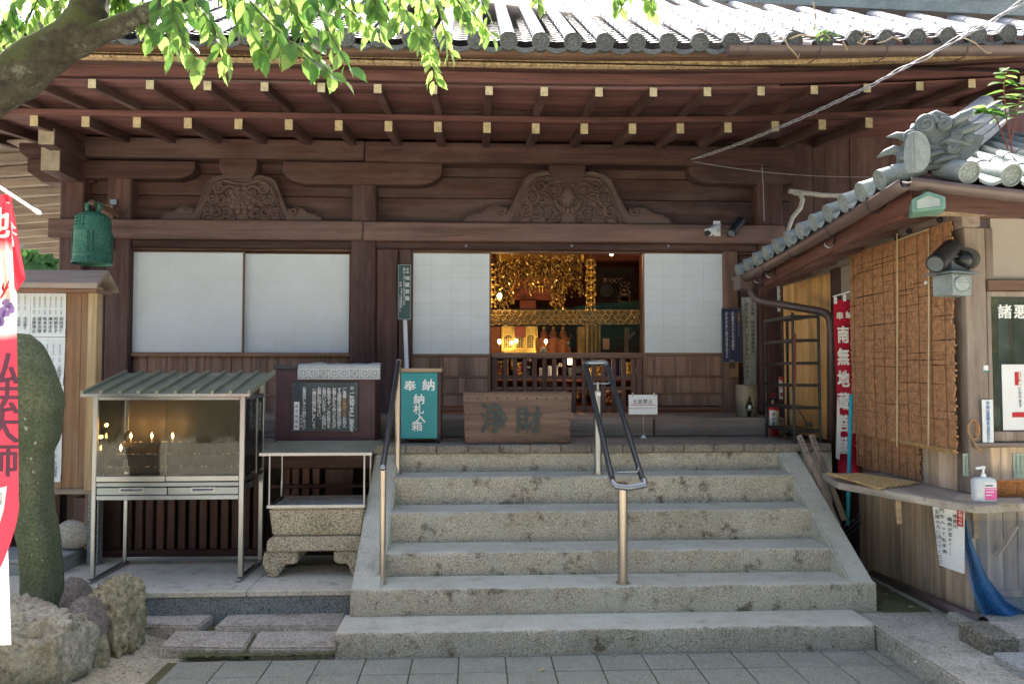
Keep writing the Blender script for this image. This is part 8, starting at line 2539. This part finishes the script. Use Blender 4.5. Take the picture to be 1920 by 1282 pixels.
mb.build('banner_fold', M['redcloth2'], bn, smooth='all')
mb = MB()
for i, (ch, cy) in enumerate((('弘', 690), ('法', 745), ('大', 800), ('師', 862))):
    put(mb, ch, V(4, cy, FY - .05), 62 * FY / F_PX, off=.045, sx=.98)
fin_text(mb, 'purple_lettering', M['plumink'], bn)
mb = MB(); put(mb, '地', V(-12, 418, FY - .05), 60 * FY / F_PX, off=.03)
fin_text(mb, 'white_lettering', M['whitetext'], bn)
mb = MB()
for pts, r_ in (([(19, 416), (24, 424), (29, 428)], 2.4), ([(19, 431), (25, 437), (31, 440)], 2.2), ([(20, 440), (23, 452), (24, 462)], 2.5), ([(18, 420), (22, 430)], 2.2)):
    mb.tube([V(x, y, FY + .0) for x, y in pts], [r_ * FY / F_PX * .8] * len(pts), 5)
stuff(mb.build('white_strokes', M['whitetext'], bn))
def petal(mb, cx, cy, rx, ry, a, d):
    n = 16; c, s = math.cos(a), math.sin(a)
    pts = []
    for k in range(n):
        t = 6.283 * k / n; x, y = rx * math.cos(t) * (1 + .12 * math.sin(3 * t)), ry * math.sin(t)
        pts.append(V(cx + x * c - y * s, cy + x * s + y * c, FY - .045 - d))
    mb.add(pts, [tuple(range(n))])
mb = MB()
for cx, cy, rx, ry, a in ((17, 573, 9, 6, .3), (10, 566, 8, 5, -.5), (22, 580, 6, 8, .2), (6, 585, 7, 12, .2), (0, 600, 8, 13, -.3), (-6, 580, 10, 8, 0), (14, 588, 5, 6, 0)): petal(mb, cx, cy, rx, ry, a, .001 * len(mb.v) / 16)
stuff(mb.build('iris_petals', M['iris'], bn, recalc=False))
mb = MB()
for cx, cy, rx, ry, a in ((16, 575, 5, 2.2, .5), (7, 588, 2.4, 8, .3), (0, 602, 3, 8, -.2), (20, 569, 4, 1.5, -.3)): petal(mb, cx, cy, rx, ry, a, .010 + .001 * len(mb.v) / 16)
stuff(mb.build('iris_shading', M['iris_d'], bn, recalc=False))
mb = MB()
for pts in ([(2, 558), (8, 548), (12, 538), (17, 526)], [(8, 548), (5, 540), (6, 530)], [(10, 542), (17, 538)], [(-4, 566), (2, 556)]): mb.tube([V(x, y, FY - .05) for x, y in pts], [.0045] * (len(pts) - 1) + [.002], 5)
stuff(mb.build('iris_stems', M['redsign'], bn))
mb = MB(); mb.add([V(-12, 917, FY - .05), V(13, 911, FY - .05), V(7, 955, FY - .05), V(-2, 985, FY - .05), V(-14, 980, FY - .05)], [(0, 1, 2, 3, 4)]); wt = mb.build('white_patch', M['white'], bn, recalc=False)
mb = MB()
for k, ch in enumerate('からま'): put(mb, ch, V(1, 926 + 8 * k, FY - .053), 8 * FY / F_PX)
fin_text(mb, 'lettering', M['ink'], wt)
def fl2(u, v):
    py = 1208 - (1208 - 1000) * v + (1 - u) * 6
    px = -160 + (160 + 14 + 7 * (1 - v)) * u
    return tuple(V(px, py, FY + .10 + .03 * math.sin(u * 11 + v) * (1 - v)))
MB().grid(fl2, 30, 14).build('banner_tail', M['whitecloth'], bn, smooth='all')
MB().tube([V(-60, 312, FY - .25), V(62, 392, FY + .06)], .007, 8).build('cross_rod', M['white'], bn, smooth=True)
MB().tube([V(62, 392, FY + .06), V(72, 398.5, FY + .085), V(76, 401, FY + .095)], [.009, .011, .006], 8).build('rod_cap', M['white'], bn, smooth=True)
MB().add([V(10, 358, FY), V(18, 363, FY), V(17, 383, FY - .01), V(10, 378, FY - .01)], [(0, 1, 2, 3)]).build('loop', M['white'], bn, recalc=False)
MB().tube([V(-205, 250, FY - .3), V(-205, 1500, FY - .1)], .014, 10).build('pole', M['white'], bn, smooth=True)
# ------------------------------------------------------------------ cherry tree, upper left
TY = 2.9
ct_ = thing('cherry_tree', 'mossy cherry branch with bright hanging leaves over the upper left', 'tree', V(-200, 260, TY))
def limb(pts, rs, n=16, amp=.012):
    mb = MB(); P = []; rr = []
    m = len(pts)
    for i in range(m - 1):
        for k in range(22):
            t = k / 22
            p = [pts[max(0, min(m - 1, i + q))] for q in (-1, 0, 1, 2)]
            cr = lambda a, b, c, d: .5 * ((2 * b) + (-a + c) * t + (2 * a - 5 * b + 4 * c - d) * t * t + (-a + 3 * b - 3 * c + d) * t ** 3)
            P.append(Vector([cr(p[0][j], p[1][j], p[2][j], p[3][j]) for j in range(3)])); rr.append(rs[i] * (1 - t) + rs[i + 1] * t)
    P.append(Vector(pts[-1])); rr.append(rs[-1])
    mb.tube(P, rr, n)
    if amp: mb.v = [tuple(Vector(v) + Vector((mnoise.noise(Vector(v) * 9), mnoise.noise(Vector(v) * 9 + Vector((5, 0, 0))), mnoise.noise(Vector(v) * 9 + Vector((0, 7, 0))))) * amp + Vector((mnoise.noise(Vector(v) * 30), 0, mnoise.noise(Vector(v) * 30 + Vector((3, 3, 3))))) * amp * .5) for v in mb.v]
    return mb
q_ = TY / F_PX
limb([V(-420, 520, TY + .1), V(-200, 265, TY), V(0, 160, TY), V(95, 98, TY), V(160, 40, TY), V(168, -60, TY), V(150, -220, TY)], [72 * q_, 60 * q_, 46 * q_, 39 * q_, 36 * q_, 32 * q_, 28 * q_], 44, .016).build('trunk', M['bark'], ct_, smooth='all')
limb([V(62, 122, TY + .01), V(120, 90, TY), V(190, 62, TY - .02), V(260, 32, TY - .1), V(350, -14, TY - .2), V(480, -90, TY - .3), V(700, -150, TY - .1)], [16 * q_, 26 * q_, 20 * q_, 16 * q_, 12 * q_, 9 * q_, 5 * q_], 28, .006).build('limb', M['bark'], ct_, smooth='all')
# leaf shapes
def leafmesh(name, mt, ln, wd, curl, tw, seed, serr=True):
    rr_ = random.Random(seed)
    n = 8; vs = []; fs = []
    for i in range(n + 1):
        t = i / n
        w_ = wd * (math.sin(math.pi * min(1, t * 1.02) ** .82)) ** .85 * (1 if t < .8 else (1 - (t - .8) * 3.2)) if 0 < t < 1 else 0
        w_ = max(w_, .0008)
        w_ *= 1 + (.06 * (-1) ** i if serr else 0)
        z = -curl * t * t
        tx = tw * t
        d = .22 * w_
        vs += [(-w_ * math.cos(tx), ln * t, z + d + w_ * math.sin(tx)), (0, ln * t, z), (w_ * math.cos(tx), ln * t, z + d - w_ * math.sin(tx))]
    for i in range(n):
        a = i * 3
        fs += [(a, a + 1, a + 4, a + 3), (a + 1, a + 2, a + 5, a + 4)]
    mb = MB(); mb.add(vs, fs)
    return mb.mesh(name, mt, smooth='all', recalc=False)
LV = [leafmesh('leaf', M['leaf%d' % (k % 3)], R.uniform(.078, .105), R.uniform(.022, .030), R.uniform(.0, .035), R.uniform(-.3, .3), k) for k in range(9)]
raw = [([tuple(v.co) for v in me.vertices], [tuple(p.vertices) for p in me.polygons]) for me in LV]
twigs = [
 ((335, -40, 2.6), (300, 20, 2.6), (372, 118, 2.55), 15, 1.05), ((350, -30, 2.6), (400, 30, 2.6), (425, 122, 2.6), 15, 1.0), ((300, -20, 2.7), (290, 30, 2.7), (330, 98, 2.7), 11, 1), ((270, -20, 2.8), (262, 20, 2.8), (288, 70, 2.8), 9, .9),
 ((420, -50, 2.6), (470, 10, 2.6), (490, 98, 2.6), 13, 1.05), ((480, -50, 2.6), (520, 20, 2.6), (530, 95, 2.6), 12, 1), ((430, -50, 2.5), (500, 60, 2.5), (640, 150, 2.45), 18, 1.1), ((520, -50, 2.7), (560, 40, 2.7), (600, 112, 2.7), 13, 1), ((560, -40, 2.6), (600, 30, 2.6), (655, 128, 2.55), 14, 1), ((600, -40, 2.8), (640, 10, 2.8), (690, 50, 2.8), 12, 1),
 ((690, -40, 2.7), (705, 0, 2.7), (712, 55, 2.7), 10, 1.05), ((640, -40, 2.9), (660, 0, 2.9), (672, 38, 2.9), 8, 1), ((740, -40, 3.0), (760, 0, 3.0), (742, 44, 3.0), 9, 1), ((780, -40, 3.2), (800, 40, 3.3), (815, 150, 3.4), 26, .95), ((800, -40, 3.3), (830, 30, 3.4), (845, 105, 3.5), 18, .95), ((850, -40, 3.4), (870, 10, 3.4), (922, 68, 3.5), 17, .95), ((830, -40, 3.2), (860, 0, 3.2), (880, 42, 3.2), 12, .95), ((880, -40, 3.4), (900, -5, 3.4), (915, 30, 3.4), 9, .9), ((710, -40, 3.1), (770, 10, 3.1), (790, 80, 3.2), 15, 1),
 ((1000, -40, 3.6), (1010, -15, 3.6), (1010, 6, 3.6), 6, .95), ((1150, -40, 3.6), (1155, -10, 3.6), (1160, 18, 3.6), 8, .95), ((1210, -40, 3.6), (1218, -12, 3.6), (1222, 20, 3.6), 10, .95), ((1190, -50, 3.6), (1180, -15, 3.6), (1175, 5, 3.6), 6, .9),
 ((60, -40, 3.2), (30, 0, 3.2), (10, 60, 3.2), 13, .95), ((90, -40, 3.2), (70, 5, 3.2), (45, 50, 3.2), 13, .95), ((110, -40, 3.3), (95, 0, 3.3), (90, 45, 3.3), 11, .9), ((-20, 20, 3.3), (10, 60, 3.3), (40, 100, 3.3), 12, .9), ((-30, -10, 3.2), (0, 30, 3.2), (20, 75, 3.2), 11, .9), ((240, -40, 3.1), (225, -5, 3.1), (215, 25, 3.1), 11, .9), ((210, -40, 3.1), (232, 0, 3.1), (250, 30, 3.1), 9, .9), ((130, -50, 3.2), (112, -10, 3.2), (105, 22, 3.2), 8, .9), ((-30, 60, 3.3), (-10, 90, 3.3), (10, 115, 3.3), 7, .9),
 ((380, -60, 2.9), (440, -10, 2.9), (455, 52, 2.9), 13, 1), ((460, -60, 3.0), (560, 0, 3.0), (575, 62, 3.0), 13, 1), ((330, -50, 3.0), (360, 0, 3.0), (395, 55, 3.0), 12, 1), ((560, -60, 3.0), (620, 0, 3.0), (635, 60, 3.0), 12, 1), ((300, -60, 2.9), (330, -10, 2.9), (352, 30, 2.9), 10, 1), ((470, -60, 2.8), (500, -15, 2.8), (512, 30, 2.8), 11, 1), ((540, -60, 2.8), (545, -15, 2.8), (552, 30, 2.8), 9, 1)]
tw_ = MB(); leaves = []
for (a, b, c, nl, ls) in twigs:
    nl = int(nl * 1.45); ls *= .74
    A_, B_, C__ = V(*a), V(*b), V(*c)
    pts = [(A_ * (1 - t) + B_ * t) * (1 - t) + (B_ * (1 - t) + C__ * t) * t for t in [k / 12 for k in range(13)]]
    tw_.tube(pts, [.0042 - .0028 * k / 12 for k in range(13)], 5)
    for i in range(nl):
        t = .12 + .88 * (i + .5) / nl
        k = min(11, int(t * 12)); p = pts[k] + (pts[k + 1] - pts[k]) * (t * 12 - k)
        dr = (pts[k + 1] - pts[k]).normalized()
        sd = Vector((1 if i % 2 else -1, R.uniform(-.9, .9), 0)).normalized()
        d = (dr * R.uniform(.2, .7) + sd * R.uniform(.2, .75) + Vector((0, 0, R.uniform(-1.1, -.1)))).normalized()
        nrm = Vector((R.uniform(-.8, .8), R.uniform(-1.1, -.1), R.uniform(.1, 1.1)))
        leaves.append((p + d * .012, d, nrm, ls * R.uniform(.8, 1.15) * 1.0))
stuff(tw_.build('twigs', M['bark2'], ct_))
def frame(p, d, nrm, s):
    y = d; x = y.cross(nrm); x.normalize(); z = x.cross(y)
    m = Matrix((x * s, y * s, z * s)).transposed().to_4x4(); m.translation = p
    return m
vis = []
leaves.sort(key=lambda q: -(q[3] / q[0].y))
bulk = MB()
for i, (p, d, nrm, s) in enumerate(leaves):
    k = R.randrange(9)
    m = frame(p, d, nrm, s)
    if i < 298: link('leaf', LV[k], ct_, m)
    else: bulk.add([m @ Vector(v) for v in raw[k][0]], raw[k][1])
# rest of the crown: above and beside the frame, thinner towards the court
for i in range(1500):
    x, y, z = R.uniform(-5.5, .6), R.uniform(1.4, 4.6), R.uniform(3.4, 5.2)
    px = 890 + F_PX * x / y; py = 700 - F_PX * (z - 1.8) / y
    if py > -30 and px > -60 and not (px < 120 and py < 45): continue
    if mnoise.noise((x * 1.1, y * 1.1, z * 1.1)) < -.12: continue
    p = Vector((x, y, z)); d = Vector((R.uniform(-.7, .7), R.uniform(-.7, .7), R.uniform(-1, 0))).normalized()
    m = frame(p, d, Vector((R.uniform(-.6, .6), R.uniform(-.6, .6), 1)), R.uniform(.9, 1.3))
    k = R.randrange(9); bulk.add([m @ Vector(v) for v in raw[k][0]], raw[k][1])
stuff(bulk.build('foliage', M['leaf1'], ct_, smooth='all', recalc=False))
# ------------------------------------------------------------------ sapling behind the kiosk ridge, vines on the gutter, ivy wall
sp = thing('sapling', 'small bright sapling growing behind the kiosk roof ridge', 'sapling', V(1890, 230, 5.9))
SYp = 5.3
st_ = [((1900, 300), (1886, 215), (1882, 160), (1888, 128)), ((1895, 270), (1905, 215), (1915, 180), (1935, 150)), ((1890, 280), (1868, 222), (1850, 205), (1842, 214))]
mb = MB(); ll_ = MB()
for s_ in st_:
    pts = [V(x, y, SYp) for x, y in s_]
    mb.tube(pts, [.006, .005, .004, .002], 5)
    for i in range(15):
        t = .3 + .7 * i / 14; k = min(2, int(t * 3)); p = pts[k] + (pts[k + 1] - pts[k]) * (t * 3 - k)
        sd = Vector(((1 if i % 2 else -1), R.uniform(-.6, .3), R.uniform(-.3, .35))).normalized()
        m = frame(p, sd, Vector((R.uniform(-.3, .3), R.uniform(-.6, .2), 1)), R.uniform(.95, 1.5))
        link('leaf', LV[(i * 2) % 9], sp, m)
mb.build('stem', M['redstem'], sp)
vn = MB()
for (pts) in ([(1470, 72), (1478, 88), (1488, 98), (1498, 110), (1499, 102)], [(1480, 74), (1500, 66), (1530, 70), (1545, 64), (1556, 72)], [(1612, 78), (1622, 66), (1628, 74), (1620, 84), (1608, 80)], [(1615, 62), (1636, 58), (1630, 70)], [(1645, 82), (1660, 78), (1674, 70), (1690, 78)], [(1808, 72), (1826, 80), (1840, 92), (1850, 100), (1860, 99)], [(1580, 78), (1586, 88), (1588, 95)], [(1525, 4), (1529, 30), (1527, 60)]):
    vn.tube([V(x, y, 6.12) for x, y in pts], .006, 5)
o = vn.build('dry_vine', M['vine'], None, smooth='all'); tag(o, 'dry vine tendrils straggling over the gutter of the hall', 'vine', kind='stuff')
vl = thing('vine_leaves', 'small leafy vine growing between the eave tiles above the gutter', 'vine', V(1540, 70, 6.15))
for k in range(14):
    m = frame(V(R.uniform(1525, 1565), R.uniform(56, 78), 6.12), Vector((R.uniform(-1, 1), -.3, R.uniform(-.6, .6))).normalized(), Vector((0, -1, .5)), R.uniform(.4, .7))
    link('leaf', LV[k % 9], vl, m)
ivw = thing('garden_wall', 'grey block wall overgrown with bright ivy far left behind the hall', 'wall', V(75, 560, 17))
bx('block', X(-900, 17.2), X(52, 17.2), 17.2, 17.4, 0, Z(455, 17.2), M['blockwall'], ivw, .01)
bx('block', X(-900, 17.2), X(52, 17.2), 17.185, 17.199, Z(482, 17.2), Z(479, 17.2), M['white'], ivw, 0)
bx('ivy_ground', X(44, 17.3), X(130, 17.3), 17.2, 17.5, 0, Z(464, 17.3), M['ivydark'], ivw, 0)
iv = MB()
for k in range(900):
    p = V(R.uniform(44, 130), R.uniform(457, 600), 17.1 + R.uniform(-.2, .15))
    m = frame(p, Vector((R.uniform(-.6, .6), -.4, -1)).normalized(), Vector((R.uniform(-.5, .5), -1, R.uniform(0, .8))), R.uniform(1.2, 2.1))
    r0 = raw[R.randrange(9)]; iv.add([m @ Vector((v[0] * 1.9, v[1], v[2])) for v in r0[0]], r0[1])
stuff(iv.build('ivy_leaves', M['leaf2'], ivw, smooth='all', recalc=False))
tag(struct(bx('side_path', -14, -4.7, 8, 24, -.02, .0, M['court'], None, 0)))
